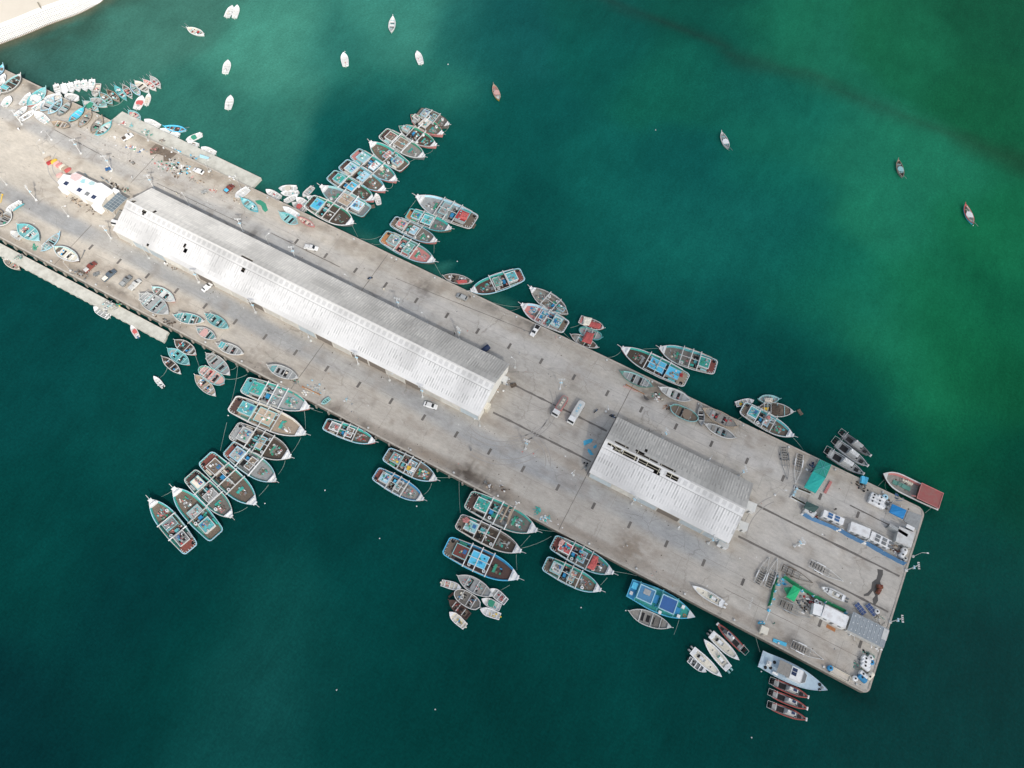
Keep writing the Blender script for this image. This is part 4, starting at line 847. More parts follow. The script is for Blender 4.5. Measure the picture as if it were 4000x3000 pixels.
STAINS = [('b',590,620,4.5,.7,0),('x',1470,505,4.5,.65,0),('x',1375,470,3,.3,0),('u',215,1310,5,.5,1),('t',1200,260,6,.6,1),('t',1090,340,4,.3,1),('q',1900,930,5,.7,0),('r',520,70,4,.8,0),('r',700,150,4,.8,0),('r',860,230,4.5,.7,0),('r',980,310,4,.6,0),
 ('q',1150,580,3,.5,0),('q',950,500,3,.5,0),('q',700,360,3,.55,0),('q',330,140,3,.6,0),('f',1300,680,4,.55,0),('f',1500,800,5,.55,0),('f',1650,900,4,.5,0),('f',1400,590,5,.3,1),('e',1000,690,3,.5,0),('e',1500,930,3,.5,0),('e',2100,1290,4,.5,0),('e',1350,850,2.5,.5,0),
 ('k',1160,800,3,.6,0),('k',1050,840,3,.55,0),('k',1250,920,4,.55,0),('k',700,610,3,.5,0),('k',300,1050,3,.6,0),('k',200,960,3,.4,0),('k',2000,1620,3,.3,1),('l',650,930,2.5,.85,0),('l',350,500,3,.5,0),('l',900,900,5,.45,1),('l',700,780,4,.5,1),('l',1000,1120,2.5,.5,0),('l',800,710,4,.5,0),
 ('c',1900,1200,3.5,.55,1),('c',1450,1030,5,.5,1),('c',850,700,4,.4,1),('c',760,640,3,.5,1),('c',950,1100,4,.3,1),('c',1600,1080,4,.4,1),('o',560,1150,3,.7,0),('o',620,1020,2,.5,0),('o',1940,240,2,.5,1),('o',270,590,2.5,.5,1),('o',950,420,2,.55,1),('o',1760,780,2.5,.6,0),('o',450,620,2.5,.5,0),
 ('n',310,1530,3,.5,1),('n',440,640,4,.35,0),('n',1790,800,3,.5,1),('w',600,810,2.5,.35,1),('w',1620,590,3,.6,0),('w',900,960,2.5,.6,0),('v',1900,990,3,.35,1),('v',560,1480,4,.35,1),('B',700,1000,6,.3,1),('B',1400,1500,5,.3,1),('D',1300,1250,3.5,.5,1),('D',900,1100,4,.4,1),('D',1900,700,3,.5,1),('D',2000,1150,4,.55,1),
 ('x',1250,1310,3.5,.4,1),('x',1330,1350,4,.35,1),('u',430,420,4,.45,1),('u',600,300,3,.5,1),('e',1100,500,6,.22,1),('h',300,1520,3,.4,1),('j',900,1400,5,.35,1),('j',650,1300,5,.25,1),('x',450,1230,4,.3,1),('u',1400,120,7,.2,1),('n',1000,760,5,.2,1)]
for w, a, b, r, amt, br in STAINS:
    cx, cy = P(w, a, b); d = np.hypot(X-cx, (Y-cy)*1.15)/r+.55*(n2-.5)+.5*(n1-.5)
    k = (np.exp(-np.maximum(d, 0)**2*1.2)*amt*.85*(.35+.65*sst(.35,.62,n2*.3+n4*.3+nf*.4)))[:, None]; k = np.clip(k, 0, .95); pc = pc*(1-k)+k*(brown*.8 if br else dark)
pc = pc*(.90+.16*vnoise(X, Y, 3.1, 40))[:, None]*(.86+.16*sst(-240,0,X)+.16*sst(-50,80,X))[:, None]  # pavement painted lighter toward the pier head to offset the cloud's dimming
nx_, ny_ = PX.shape; idx = np.arange(nx_*ny_).reshape(nx_, ny_)
faces = np.stack([idx[:-1,:-1], idx[1:,:-1], idx[1:,1:], idx[:-1,1:]], -1).reshape(-1, 4).tolist()
conc = vmat('pier_concrete', .9, [(3.5,(1,1,1),.3,.72,.86,1.10,8),(.55,(1,2.2,1),.35,.7,.88,1.1,8),(14,(1,1,1),.3,.7,.93,1.06,2)], spec=.2)
nt = conc.node_tree; b_ = nt.nodes['Principled BSDF']; src_ = b_.inputs['Base Color'].links[0].from_socket
tc_ = nd(nt,'ShaderNodeTexCoord'); nz_ = nd(nt,'ShaderNodeTexNoise'); nz_.inputs['Scale'].default_value=.5; nz_.inputs['Detail'].default_value=5; nt.links.new(tc_.outputs['Object'],nz_.inputs['Vector'])
ad_ = nd(nt,'ShaderNodeVectorMath',operation='MULTIPLY_ADD'); nt.links.new(nz_.outputs['Color'],ad_.inputs[0]); ad_.inputs[1].default_value=(3,3,0); nt.links.new(tc_.outputs['Object'],ad_.inputs[2])
vo_ = nd(nt,'ShaderNodeTexVoronoi',feature='DISTANCE_TO_EDGE'); vo_.inputs['Scale'].default_value=.11; nt.links.new(ad_.outputs[0],vo_.inputs['Vector'])
m1_ = nd(nt,'ShaderNodeMapRange'); m1_.inputs[1].default_value=.0; m1_.inputs[2].default_value=.022; m1_.inputs[3].default_value=1; m1_.inputs[4].default_value=0; nt.links.new(vo_.outputs['Distance'],m1_.inputs[0])
n2_ = nd(nt,'ShaderNodeTexNoise'); n2_.inputs['Scale'].default_value=.07; nt.links.new(tc_.outputs['Object'],n2_.inputs['Vector']); m2_ = nd(nt,'ShaderNodeMapRange'); m2_.inputs[1].default_value=.48; m2_.inputs[2].default_value=.62; m2_.inputs[3].default_value=0; m2_.inputs[4].default_value=.38; nt.links.new(n2_.outputs['Fac'],m2_.inputs[0])
mu_ = nd(nt,'ShaderNodeMath',operation='MULTIPLY'); nt.links.new(m1_.outputs[0],mu_.inputs[0]); nt.links.new(m2_.outputs[0],mu_.inputs[1])
mx_n = nd(nt,'ShaderNodeMix',data_type='RGBA'); nt.links.new(mu_.outputs[0],mx_n.inputs[0]); nt.links.new(src_,mx_n.inputs[6]); mx_n.inputs[7].default_value=(.11,.095,.08,1); nt.links.new(mx_n.outputs[2],b_.inputs['Base Color'])
pier = vmesh('quay_pavement', np.stack([X, Y, np.zeros_like(X)], -1), faces, pc, conc); tag(pier, kind='structure')
wallm = paint('quay_face', (.26,.23,.19), .9, .7, .5, (.05,.05,.045))
outl = [(-460,61.6)]+[(90.2+1.8*math.sin(a), 63.4-1.8*math.cos(a)) for a in np.linspace(0, math.pi/2, 6)]+[(89.5+2.5*math.cos(a), 121.2+2.5*math.sin(a)) for a in np.linspace(0, math.pi/2, 6)]+[(-460,123.7)]
m = M()
for (a, b), (c, d) in zip(outl, outl[1:]): m.add([(a,b,-.004),(c,d,-.004),(c,d,-8),(a,b,-8)], [(3,2,1,0)])
tag(m.build('quay_wall', wallm), kind='structure')
kerbm = paint('kerb_stone', (.44,.40,.34), .9, .6, .4)
m = M(); rnd = random.Random(3)
def kerbline(pts, w_=.55, gap=()):
    for (a, b), (c, d) in zip(pts, pts[1:]):
        L = math.dist((a,b),(c,d)); n = max(1, int(L/6)); ux, uy = (c-a)/L, (d-b)/L
        for i in range(n):
            if rnd.random() < .04: continue
            s0 = i*L/n+.03; s1 = (i+1)*L/n-.03; h = .15+rnd.uniform(-.03,.05)
            A = (a+ux*s0, b+uy*s0); Bq = (a+ux*s1, b+uy*s1); m.prism([A, Bq, (Bq[0]-uy*w_, Bq[1]+ux*w_), (A[0]-uy*w_, A[1]+ux*w_)], .004, h)
kerbline(outl); tag(m.build('kerb', kerbm), kind='structure')
# expansion joints and rail trenches as thin dark sheets
jm = paint('joint_fill', (.19,.17,.15), .95, .5, 2)
m = M()
def strip_line(x0, y0, x1, y1, w_, z=.006):
    L = math.dist((x0,y0),(x1,y1)); n = max(2, int(L/2)); ux, uy = (x1-x0)/L, (y1-y0)/L
    pts = []
    for i in range(n+1):
        s = L*i/n; o = rnd.uniform(-.05,.05); q = w_/2*rnd.uniform(.6,1.2); pts.append(((x0+ux*s-uy*(o+q), y0+uy*s+ux*(o+q)), (x0+ux*s-uy*(o-q), y0+uy*s+ux*(o-q))))
    for (a, b), (c, d) in zip(pts, pts[1:]): m.add([(*b,z),(*d,z),(*c,z),(*a,z)], [(0,1,2,3)])
for xj in (-208.3,-107.95,-8.3):
    for y0, y1 in ((62.3,81.8),(103.6,123.2)):
        if xj == 41.5: continue
        strip_line(xj, y0, xj, y1, .26)
strip_line(-8.3, 82, -8.3, 103.5, .3)
tag(m.build('expansion_joint', jm), kind='structure')
m = M()
for y in (87.1, 99.2):
    strip_line(-45, y, -9, y, .75); strip_line(42, y, 90.5, y, .75)
strip_line(-150, 110.4, -120, 110.2, .3); strip_line(-100, 115.8, -47, 119.8, .22); strip_line(-200, 108.2, -160, 108.6, .25); strip_line(-250,109.5,-225,108.5,.3)
strip_line(70,113.5,89,113.2,.4); strip_line(44,70,88,70.3,.12)
tag(m.build('rail_trench', paint('trench', (.20,.18,.16), .95, .7, 1.5)), kind='structure')
m = M()
for y in (109.9,113.4,72.5,75.9):
    for x in range(-300, 90, 25):
        if (x*7+int(y)) % 3: strip_line(x, y+.1, min(x+25, 89), y+.1, .09)
for x in range(-300, 90, 13):
    for y0, y1 in ((62.5,72.5),(75.9,81.5),(104,109.9),(113.4,123)):
        if (x*5+int(y0)) % 4: strip_line(x+4, y0, x+4, y1, .08)
for y in (90,96): strip_line(-46, y, -9, y, .09)
tag(m.build('slab_joint', paint('slab_joint', (.27,.25,.22), .95, .3, 2)), kind='structure')
# tyre arcs on the open yard
m = M()
def arc(cx, cy, r, a0, a1, w_=.28):
    n = 40
    for i in range(n):
        t0 = a0+(a1-a0)*i/n; t1 = a0+(a1-a0)*(i+1)/n; vs = [(cx+(r+k)*math.cos(t), cy+(r+k)*math.sin(t), .009) for t in (t0,t1) for k in (0,w_)]
        m.add(vs, [(0,1,3,2)])
for k, (cx, cy, r, a0, a1) in enumerate(((-44,92,14,-2.0,-.2),(-44,92,15.7,-1.9,.1),(-42,90,17.5,-1.8,-.4),(-42,90,19.2,-1.7,-.5),(-40,94,12,-1.2,.9),(-40,94,13.6,-1.1,.8),(-30,76,9,.3,1.7),(-30,76,10.5,.3,1.6),(60,92,16,2.4,3.4),(60,92,17.7,2.4,3.3),(-230,104,12,3.4,4.8),(-230,104,13.6,3.5,4.7),(-215,80,16,1.2,2.4),(-215,80,17.6,1.2,2.3))): arc(cx, cy, r, a0, a1)
tag(m.build('tyre_track_line', paint('tyre_mark', (.40,.38,.35), .9, .5, 3)), kind='structure')
# litter
rl = random.Random(77); m = M(); mats_l = [c_('W'), c_('d'), c_('g'), c_('L'), c_('P')]
def bit(x, y, s): 
    a = rl.uniform(0,6.28); c, d = math.cos(a)*s, math.sin(a)*s; e = rl.uniform(.3,1); k = rl.choices(range(5), (3,5,4,3,1))[0]
    m.add([(x-c,y-d,.014),(x+d*e,y-c*e,.02),(x+c,y+d,.016),(x-d*e,y+c*e,.05)], [(0,1,2,3)], k)
for _ in range(1500):
    zone = rl.random()
    if zone < .3: x, y = rl.uniform(-300,90), rl.choice([rl.gauss(64,1.2), rl.gauss(121,1.5)])
    elif zone < .5: x, y = rl.uniform(-200,45), rl.choice([rl.gauss(80.5,.9), rl.gauss(104.6,.8)])
    elif zone < .75: x, y = rl.uniform(-240,-165), rl.gauss(115,4)
    else: x, y = rl.uniform(-290,90), rl.uniform(63,122)
    if 62.4 < y < 123 and not (81.8 < y < 103.2 and (-196 < x < -47 or -8 < x < 40)): bit(x, y, abs(rl.gauss(.10,.09))+.05)
tag(m.build('litter', mats_l), 'scattered specks of litter and scraps over the pier pavement', 'litter', None, 'stuff')
a_ = P('o', 95, 728, 0); b_2 = P('o', 135, 588, 0)
fc = bpy.data.curves.new('painted_marking', 'FONT'); fc.body = '3-20 113-4'; fc.size = 1.0; fc.extrude = .002
fo = bpy.data.objects.new('painted_marking', fc); col.objects.link(fo); fo.location = (a_[0], a_[1], .012); fo.rotation_euler.z = math.atan2(b_2[1]-a_[1], b_2[0]-a_[0])
bpy.context.view_layer.update(); fo.scale = (math.dist(a_, b_2)/max(.1, fo.dimensions.x),)*2+(1,); fc.materials.append(paint('road_paint', (.72,.74,.72), .8, .4, 3)); tag(fo, kind='structure')
# puddles and wet mud
m = M()
for w, pts in (('o',[(1665,230),(1735,240),(1735,300),(1700,380),(1720,500),(1670,560),(1675,620),(1640,675),(1615,660),(1605,600),(1640,560),(1610,500),(1560,560),(1500,565),(1495,545),(1545,520),(1590,470),(1600,390),(1655,350),(1670,290)]),('l',[(600,885),(650,930),(690,965),(650,975),(610,945)])):
    q = [P(w, a, b) for a, b in pts]; cx = sum(a for a,_ in q)/len(q); cy = sum(b for _,b in q)/len(q)
    A = sum(q[i][0]*q[(i+1)%len(q)][1]-q[(i+1)%len(q)][0]*q[i][1] for i in range(len(q)))
    if A < 0: q = q[::-1]
    m.add([(a,b,.012) for a,b in q], [tuple(range(len(q)))])
tag(m.build('water_puddle', paint('wet_concrete', (.085,.078,.07), .35, .2, 1)), kind='structure')
m = M(); q = [P('c', a, b) for a, b in ((765,600),(840,615),(930,680),(1075,735),(1000,800),(950,850),(880,850),(880,770),(790,740),(690,760),(680,680))]
A = sum(q[i][0]*q[(i+1)%len(q)][1]-q[(i+1)%len(q)][0]*q[i][1] for i in range(len(q))); q = q[::-1] if A < 0 else q
m.add([(a,b,.012) for a,b in q], [tuple(range(len(q)))])
tag(m.build('mud_ground', paint('mud', (.15,.115,.085), .9, .6, .6, (.3,.25,.19))), kind='structure')

# ---------------------------------------------------------------- low jetties
def jetty(name, pts, z, label, jag=0, seed=1):
    r = random.Random(seed); q = []
    for i, (a, b) in enumerate(pts):
        c, d = pts[(i+1) % len(pts)]; L = math.dist((a,b),(c,d)); n = int(L/(1.2 if jag else 6))+1
        for k in range(n):
            s = k/n; q.append((a+(c-a)*s+r.uniform(-jag,jag)*.4, b+(d-b)*s+(abs(math.sin(k*1.3))*jag-jag/2 if i == 0 else 0)))
    m = M(); m.prism(q, -6, z)
    o = m.build(name, paint('jetty_'+name, (.57,.56,.49) if jag else (.66,.64,.58), .9, .55, .35, (.20,.18,.14))); tag(o, label, 'jetty'); return o
jetty('low_jetty', [(-460,56.2),(-156.2,56.2),(-157.2,60.2),(-460,60.2)], -1.0, 'rough concrete low jetty with scalloped edge below the lower quay', .35)
jetty('low_jetty', [(-168.6,124.0),(-168.2,129.6),(-234.3,129.8),(-235.0,124.0)], -.7, 'smooth pale concrete low jetty along the upper boatyard', 0, 2)

# fenders and bollards
m = M(); m.cyl((0,0,-1.9),.36,1.85,10,.33); m.box(-.2,.2,-.1,.65,-1.1,-.5)
fproto = m.build('quay_fender', paint('fender', (.27,.25,.21), .9, .5, 2)); n = 0
for i in range(62):
    x = -318+i*4.6+rnd.uniform(-.3,.3)
    if x > 52: break
    o = fproto if n == 0 else fproto.copy()
    if n: col.objects.link(o)
    o.location = (x, 61.2, 0); tag(o, 'dark round fender post in the row along the lower quay wall', 'quay fender', 'fender posts along the lower quay wall'); n += 1
def bollard():
    r = empty('mooring_bollard', (0,0,0)); m = M(); m.cyl((0,0,.01),.36,.1,12); m.build('base', c_('G'), r)
    m = M(); m.cyl((0,0,.1),.22,.35,12); m.cyl((0,0,.45),.34,.16,12,.28); m.build('post', c_('w'), r); return r
pb = bollard(); BOL = [(x, 122.6) for x in (-240,-225,-208,-186,-160,-141,-122,-104,-88,-72,-55,-38,-20,-3,14,30,46,62,78)]+[(x, 62.7) for x in (-210,-190,-165,-143,-128,-112,-96,-78,-62,-46,-30,-14,2,18,34,50,64,78,88)]
for i, (x, y) in enumerate(BOL):
    o = pb if i == 0 else copy_tree(pb); o.location = (x, y, 0)
    up = y > 100; k = i if up else i-19
    tag(o, ORD[k]+' iron bollard along the '+('upper' if up else 'lower')+' quay edge from the boatyard end', 'bollard', 'mooring bollards along the quay edges')
# drain covers
SL = [('A', -11.1544*12.5*0-11.154419*0, 0)]
m = M(); m.box(-.42,.42,-1.15,1.15,.004,.03)
for i in range(9): m.box(-.34,.34,-1.05+i*.235,-.93+i*.235,.03,.045)
dp = m.build('drain_cover', paint('drain_iron', (.15,.135,.12), .8, .4, 3)); first = True
ROWA = 8.929021699232885*0
P_ = [-11.154419308137326, 8.929021699232885, -16.14845901884368, 5.9403735027450315]
def dr():
    out = []
    for nm, pts in (('upper', [(1158.2,942.9),(1272.6,998.6),(1388.8,1056),(1506.3,1112.5),(1626.1,1173.5),(1745.9,1232.3),(1865.7,1293.3),(1990,1352),(2113.9,1411),(2241.5,1473.4),(2372.2,1536),(2505,1599.7),(2640.2,1666),(2778.5,1734),(2917.4,1800.6),(3058.5,1868.4),(3204,1939.6),(3351,2010.8)]),
      ('lower', [(355,965.5),(465.2,1020.9),(576,1077.5),(689.3,1135.8),(801.4,1195.5),(919,1257),(1035.3,1315.9),(1154.6,1376.9),(1276.7,1440.2),(1401.4,1502.6),(1527.6,1566.8),(1654.6,1630.8),(1782.3,1697.2),(1912.3,1763.9),(2043,1832),(2179.1,1903.8),(2318,1976.3),(2459,2050.3),(2603,2124.4),(2748,2198.3),(2901.6,2273.4),(3202.8,2434.8),(3360.4,2517)])):
        for i, q in enumerate(pts): out.append((nm, i, G(*q)))
    return out
for nm, i, (x, y) in dr():
    o = dp if first else dp.copy()
    if not first: col.objects.link(o)
    first = False; o.location = (x, y, 0); tag(o, ORD[i]+' dark slotted drain cover of the '+nm+' row from the boatyard', 'drain cover', 'drain covers in two rows along the pier')

# ---------------------------------------------------------------- shore at the top corner
def smooth(pts, n=8):
    out = []
    for i in range(len(pts)-1):
        p0 = pts[max(i-1,0)]; p1 = pts[i]; p2 = pts[i+1]; p3 = pts[min(i+2,len(pts)-1)]
        for k in range(n):
            t = k/n; out.append(tuple(.5*((2*p1[j])+(-p0[j]+p2[j])*t+(2*p0[j]-5*p1[j]+4*p2[j]-p3[j])*t*t+(-p0[j]+3*p1[j]-3*p2[j]+p3[j])*t**3) for j in (0,1)))
    out.append(pts[-1]); return out
sh = smooth(shore)
def inner(d):
    out = []
    for i, p in enumerate(sh):
        a = sh[max(i-1,0)]; b = sh[min(i+1,len(sh)-1)]; tx, ty = b[0]-a[0], b[1]-a[1]; L = math.hypot(tx, ty); out.append((p[0]-ty/L*d, p[1]+tx/L*d))
    return out
def ribbon(name, A, za, Bq, zb, mat):
    m = M(); n = len(A); m.add([(x,y,za) for x,y in A]+[(x,y,zb) for x,y in Bq], [(i,i+1,n+i+1,n+i) for i in range(n-1)]); return m.build(name, mat)
def flipn(o):
    o.data.flip_normals() if hasattr(o.data,'flip_normals') else None; return o
i0, i1, i2, i3 = inner(-1.2), inner(1.2), inner(5.6), inner(8.2)
stonem = paint('revetment_foot', (.20,.16,.11), .9, .6, .8)
rev = empty('stepped_revetment', (sh[20][0], sh[20][1], WATER)); tag(rev, 'white stepped sea revetment curving round the sandy shore', 'revetment')
off = Vector(rev.location)
def relb(o): o.parent = rev; o.location = -off; return o
relb(ribbon('rock_foot', i0, WATER-.8, i1, WATER+.35, stonem))
wm = paint('white_concrete', (.80,.80,.77), .8, .25, .8)
for k in range(7):
    a = inner(1.2+k*.62); b = inner(1.2+(k+1)*.62-.12); b2 = inner(1.2+(k+1)*.62); z = WATER+.5+k*.34
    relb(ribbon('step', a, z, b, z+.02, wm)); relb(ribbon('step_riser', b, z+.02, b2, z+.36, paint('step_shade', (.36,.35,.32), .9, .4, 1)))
relb(ribbon('crest', i2, WATER+2.95, i3, WATER+3.0, wm))
m = M()
for i in range(2, len(sh)-1, 1):
    for f in (0,.5):
        a = inner(.4); b = inner(5.9); p = [a[i][j]*(1-f)+a[min(i+1,len(a)-1)][j]*f for j in (0,1)]; q = [b[i][j]*(1-f)+b[min(i+1,len(b)-1)][j]*f for j in (0,1)]
        m.bar((p[0],p[1],WATER+.35),(q[0],q[1],WATER+3.05),.28,.22)
relb(m.build('dividing_rib', wm))
sandp = i3+[(-900,700),(-900,-100)]
sand_v = [(x,y,WATER+3.0) for x,y in i3]+[(x-60,y+25,WATER+3.2) for x,y in i3]+[(x-600,y+250,WATER+4) for x,y in i3]
n = len(i3); m = M(); m.add(sand_v, [(r*n+i, r*n+i+1, (r+1)*n+i+1, (r+1)*n+i) for r in (0,1) for i in range(n-1)])
tag(m.build('sand', paint('beach_sand', (.66,.60,.50), .95, .25, .12, (.5,.44,.36))), kind='structure')
m = M(); a = P('E',680,45,1); b = P('E',740,150,1); m.bar((a[0],a[1],.9),(b[0],b[1],.9),.5,.6); tag(m.build('concrete_beam', paint('old_beam',(.3,.27,.2)), None), 'short grey beam lying on the beach sand', 'concrete beam')

# ---------------------------------------------------------------- sheds
def roofmat(name):
    return vmat(name, .7, [(1.5,(1,1,1),.3,.7,.93,1.04,5)], spec=.3)
RM = roofmat('roof_sheet')
def shed(label, x0, x1, y0, y1, ze, zr_, holes, seed, name):
    root = empty(name, ((x0+x1)/2, (y0+y1)/2, 0)); tag(root, label, 'warehouse')
    L = x1-x0; W = y1-y0; r = random.Random(seed); nc = int(L/.43); dx = L/nc
    zf = lambda y: ze+(zr_-ze)*(1-abs(y)/(W/2))
    hs = set()
    for hx, hy, hw_, hh in holes: hs.add((hx-root.location.x, hy-root.location.y, hw_, hh))
    for side in (-1, 1):
        ys = [0, .45, 1.15, 1.85, 2.5] + [2.5+(W/2+.35-2.5)*k/6 for k in range(1, 7)]
        vs = []; fs = []; cs = []
        for bi in range(len(ys)-1):
            ya, yb = ys[bi], ys[bi+1]; step = .22 if bi < 4 else 0
            for ci in range(nc):
                xa = -L/2-.3*(ci == 0)+ci*dx; xb = -L/2+(ci+1)*dx+.3*(ci == nc-1); xm = (xa+xb)/2; ym = side*(ya+yb)/2
                if any(abs(xm-h[0]) < h[2]/2 and abs(ym-h[1]) < h[3]/2 for h in hs): continue
                o = len(vs); vs += [(xa,side*ya,zf(ya)+step),(xb,side*ya,zf(ya)+step),(xb,side*yb,zf(yb)+step),(xa,side*yb,zf(yb)+step)]
                fs.append((o,o+3,o+2,o+1) if side > 0 else (o,o+1,o+2,o+3)); cs.append((ci, bi))
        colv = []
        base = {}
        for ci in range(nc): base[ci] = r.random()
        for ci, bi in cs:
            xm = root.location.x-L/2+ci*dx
            lt = float(sst(-175, -60, np.array(xm)))  # brightness of the sunlit end painted into the sheets, fading along the roof
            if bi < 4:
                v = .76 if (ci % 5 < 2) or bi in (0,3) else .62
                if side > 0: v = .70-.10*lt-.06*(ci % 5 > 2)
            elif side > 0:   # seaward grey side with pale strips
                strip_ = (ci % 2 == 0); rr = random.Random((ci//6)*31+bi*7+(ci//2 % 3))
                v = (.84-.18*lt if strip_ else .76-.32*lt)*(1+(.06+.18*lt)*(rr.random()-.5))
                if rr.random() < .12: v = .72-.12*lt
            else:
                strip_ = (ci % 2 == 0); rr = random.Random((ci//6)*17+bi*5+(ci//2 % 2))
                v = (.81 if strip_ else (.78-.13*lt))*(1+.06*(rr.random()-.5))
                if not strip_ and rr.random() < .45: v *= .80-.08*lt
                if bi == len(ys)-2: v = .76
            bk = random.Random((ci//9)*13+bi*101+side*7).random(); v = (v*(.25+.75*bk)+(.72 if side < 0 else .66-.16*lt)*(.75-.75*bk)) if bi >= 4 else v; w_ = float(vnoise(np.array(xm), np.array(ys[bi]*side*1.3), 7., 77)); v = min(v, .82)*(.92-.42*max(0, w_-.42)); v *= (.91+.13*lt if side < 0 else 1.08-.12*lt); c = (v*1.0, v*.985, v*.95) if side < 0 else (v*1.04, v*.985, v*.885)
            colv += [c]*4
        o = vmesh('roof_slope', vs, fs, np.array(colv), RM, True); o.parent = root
    m = M(); m.box(-L/2-.3, L/2+.3, -.28, .28, zf(0)+.27, zf(0)+.36)
    if holes and name == 'small_warehouse':
        m = M(); m.box(-L/2-.3, -L/2+3, -.28, .28, zf(0)+.27, zf(0)+.36); m.build('ridge_cap', paint('ridge', (.70,.68,.63), .8), root); m = M(); m.box(L/2-18, L/2+.3, -.28, .28, zf(0)+.27, zf(0)+.36)
    m.build('ridge_cap', paint('ridge', (.70,.68,.63), .8), root)
    # walls as pillars with panels and openings between
    wm_ = paint('shed_wall', (.66,.63,.56), .85, .4, .7); pm = paint('shed_panel', (.50,.56,.58), .8, .3, 1); dm = paint('shed_opening', (.19,.16,.13), .9, .2, 1)
    for side in (-1, 1):
        yy = side*(W/2-.15); m = M(); m.box(-L/2, L/2, yy-.15, yy+.15, ze-1.5, ze-.1)
        n = int(L/6.9); bay = L/n
        for i in range(n+1): m.box(-L/2+i*bay-.25*(i > 0), -L/2+i*bay+.25*(i < n), yy-.17, yy+.17, 0, ze-1.5)
        m.build('side_wall', wm_, root)
        for i in range(n):
            q = M(); xa = -L/2+i*bay+.25; xb = -L/2+(i+1)*bay-.25; t_ = r.random()
            q.box(xa, xb, yy-.08, yy+.08, 0, ze-1.5); q.build('bay_door', [pm, wm_, wm_, dm][int(t_*4)], root)
    for sx in (-1, 1):
        m = M(); xx = sx*(L/2-.15)
        m.add([(xx-.15,-W/2+.3,0),(xx-.15,W/2-.3,0),(xx-.15,W/2-.3,ze-.12),(xx-.15,0,zr_-.12),(xx-.15,-W/2+.3,ze-.12),(xx+.15,-W/2+.3,0),(xx+.15,W/2-.3,0),(xx+.15,W/2-.3,ze-.12),(xx+.15,0,zr_-.12),(xx+.15,-W/2+.3,ze-.12)],
              [(0,4,3,2,1),(5,6,7,8,9),(0,1,6,5),(1,2,7,6),(2,3,8,7),(3,4,9,8),(4,0,5,9)]); m.build('gable_wall', paint('gable', (.74,.72,.66), .85, .3), root)
    for y in (-8.4,-6.6,-4.8,-3,-1.2,1.2,3,4.8,6.6,8.4):
        q = M(); q.bar((-L/2+.5,y,zf(y)-.28),(L/2-.5,y,zf(y)-.28),.14,.14); q.build('purlin', paint('old_purlin', (.16,.13,.10), .9), root)
    m = M(); m.box(-L/2+.4, L/2-.4, -W/2+.4, W/2-.4, .01, .05); m.build('inner_floor', paint('inner_dark', (.05,.045,.04), .95), root)  # floor coloured dark to paint in the shade seen through roof holes
    return root, zf
def roofpt(w, a, b, z=8.2): return P(w, a, b, z)
H1 = []
for a, b, hw_, hh in ((470,360,2.0,1.9),(450,380,1.0,1.4),(345,258,1.1,1.2),(572,373,.9,1.4),(887,770,1.6,1.2),(885,722,.9,1.3),(1510,990,1.3,1.1),(1505,1035,.9,1.1),(1575,865,4.8,.8),(440,690,.45,1.4),(455,685,.45,1.4)):
    x, y = roofpt('w', a, b, 7.5 if b > 650 and a < 1400 else 8.5); H1.append((x, y, hw_, hh))
shed('long warehouse with a patchy white corrugated roof along the pier', -195.6, -47.7, 82.1, 102.9, 5.2, 9.5, H1, 5, 'long_warehouse')
H2 = []
def strip_hole(a0, a1, b, side, n0, n1):
    x0, _ = roofpt('v', a0, b, 9); x1, _ = roofpt('v', a1, b+(a1-a0)*.49, 9); H2.append(((x0+x1)/2, 92.5+side*(n0+n1)/2, abs(x1-x0), n1-n0))
strip_hole(345,500,360,-1,.45,1.15); strip_hole(400,500,415,-1,1.15,1.85); strip_hole(505,660,450,-1,.45,1.85); strip_hole(692,925,525,-1,.45,1.85); strip_hole(990,1110,680,-1,.45,1.85); strip_hole(850,915,640,-1,1.85,2.5)
strip_hole(425,570,350,1,.45,1.15); strip_hole(640,880,462,1,.45,1.15); strip_hole(895,1070,600,1,.45,1.15); strip_hole(640,730,455,1,1.15,1.85)
for a_, b_ in ((755,438),(1170,915)): H2.append((*roofpt('v',a_,b_,7.5), .9, 1.3))
r2, zf2 = shed('shorter warehouse whose roof is torn open along the ridge', -7.5, 39.1, 82.1, 102.9, 5.2, 9.5, H2, 9, 'small_warehouse')
xa, _ = roofpt('v',340,350,9); xb, _ = roofpt('v',1115,740,9); ox = r2.location.x
cream = paint('rafter', (.62,.58,.45), .8)
for y in (-.45, .45):
    m = M(); m.bar((xa-ox, y, zf2(.5)), (xb-ox, y, zf2(.5)), .2, .2); m.build('ridge_beam', cream, r2)
for i in range(6):
    x = xa-ox+(xb-xa)*(i+.4)/6; m = M(); m.bar((x,-2.4,zf2(2.4)+.1),(x,0,zf2(0)+.1),.2,.16); m.bar((x,0,zf2(0)+.1),(x,2.2,zf2(2.2)+.1),.2,.16); m.build('rafter', cream, r2)
m = M(); m.bar((xa-ox+2,-2,zf2(2)-.05),(xa-ox+6,-.4,zf2(.4)-.05),.12); m.bar((xa-ox+6,-2,zf2(2)-.05),(xa-ox+2,-.4,zf2(.4)-.05),.12); m.build('brace', cream, r2)
m = M(); m.bar((xa-ox+3,-1.2,zf2(1.2)-.02),(xb-ox,-1.2,zf2(1.2)-.02),.1); m.build('purlin', cream, r2)

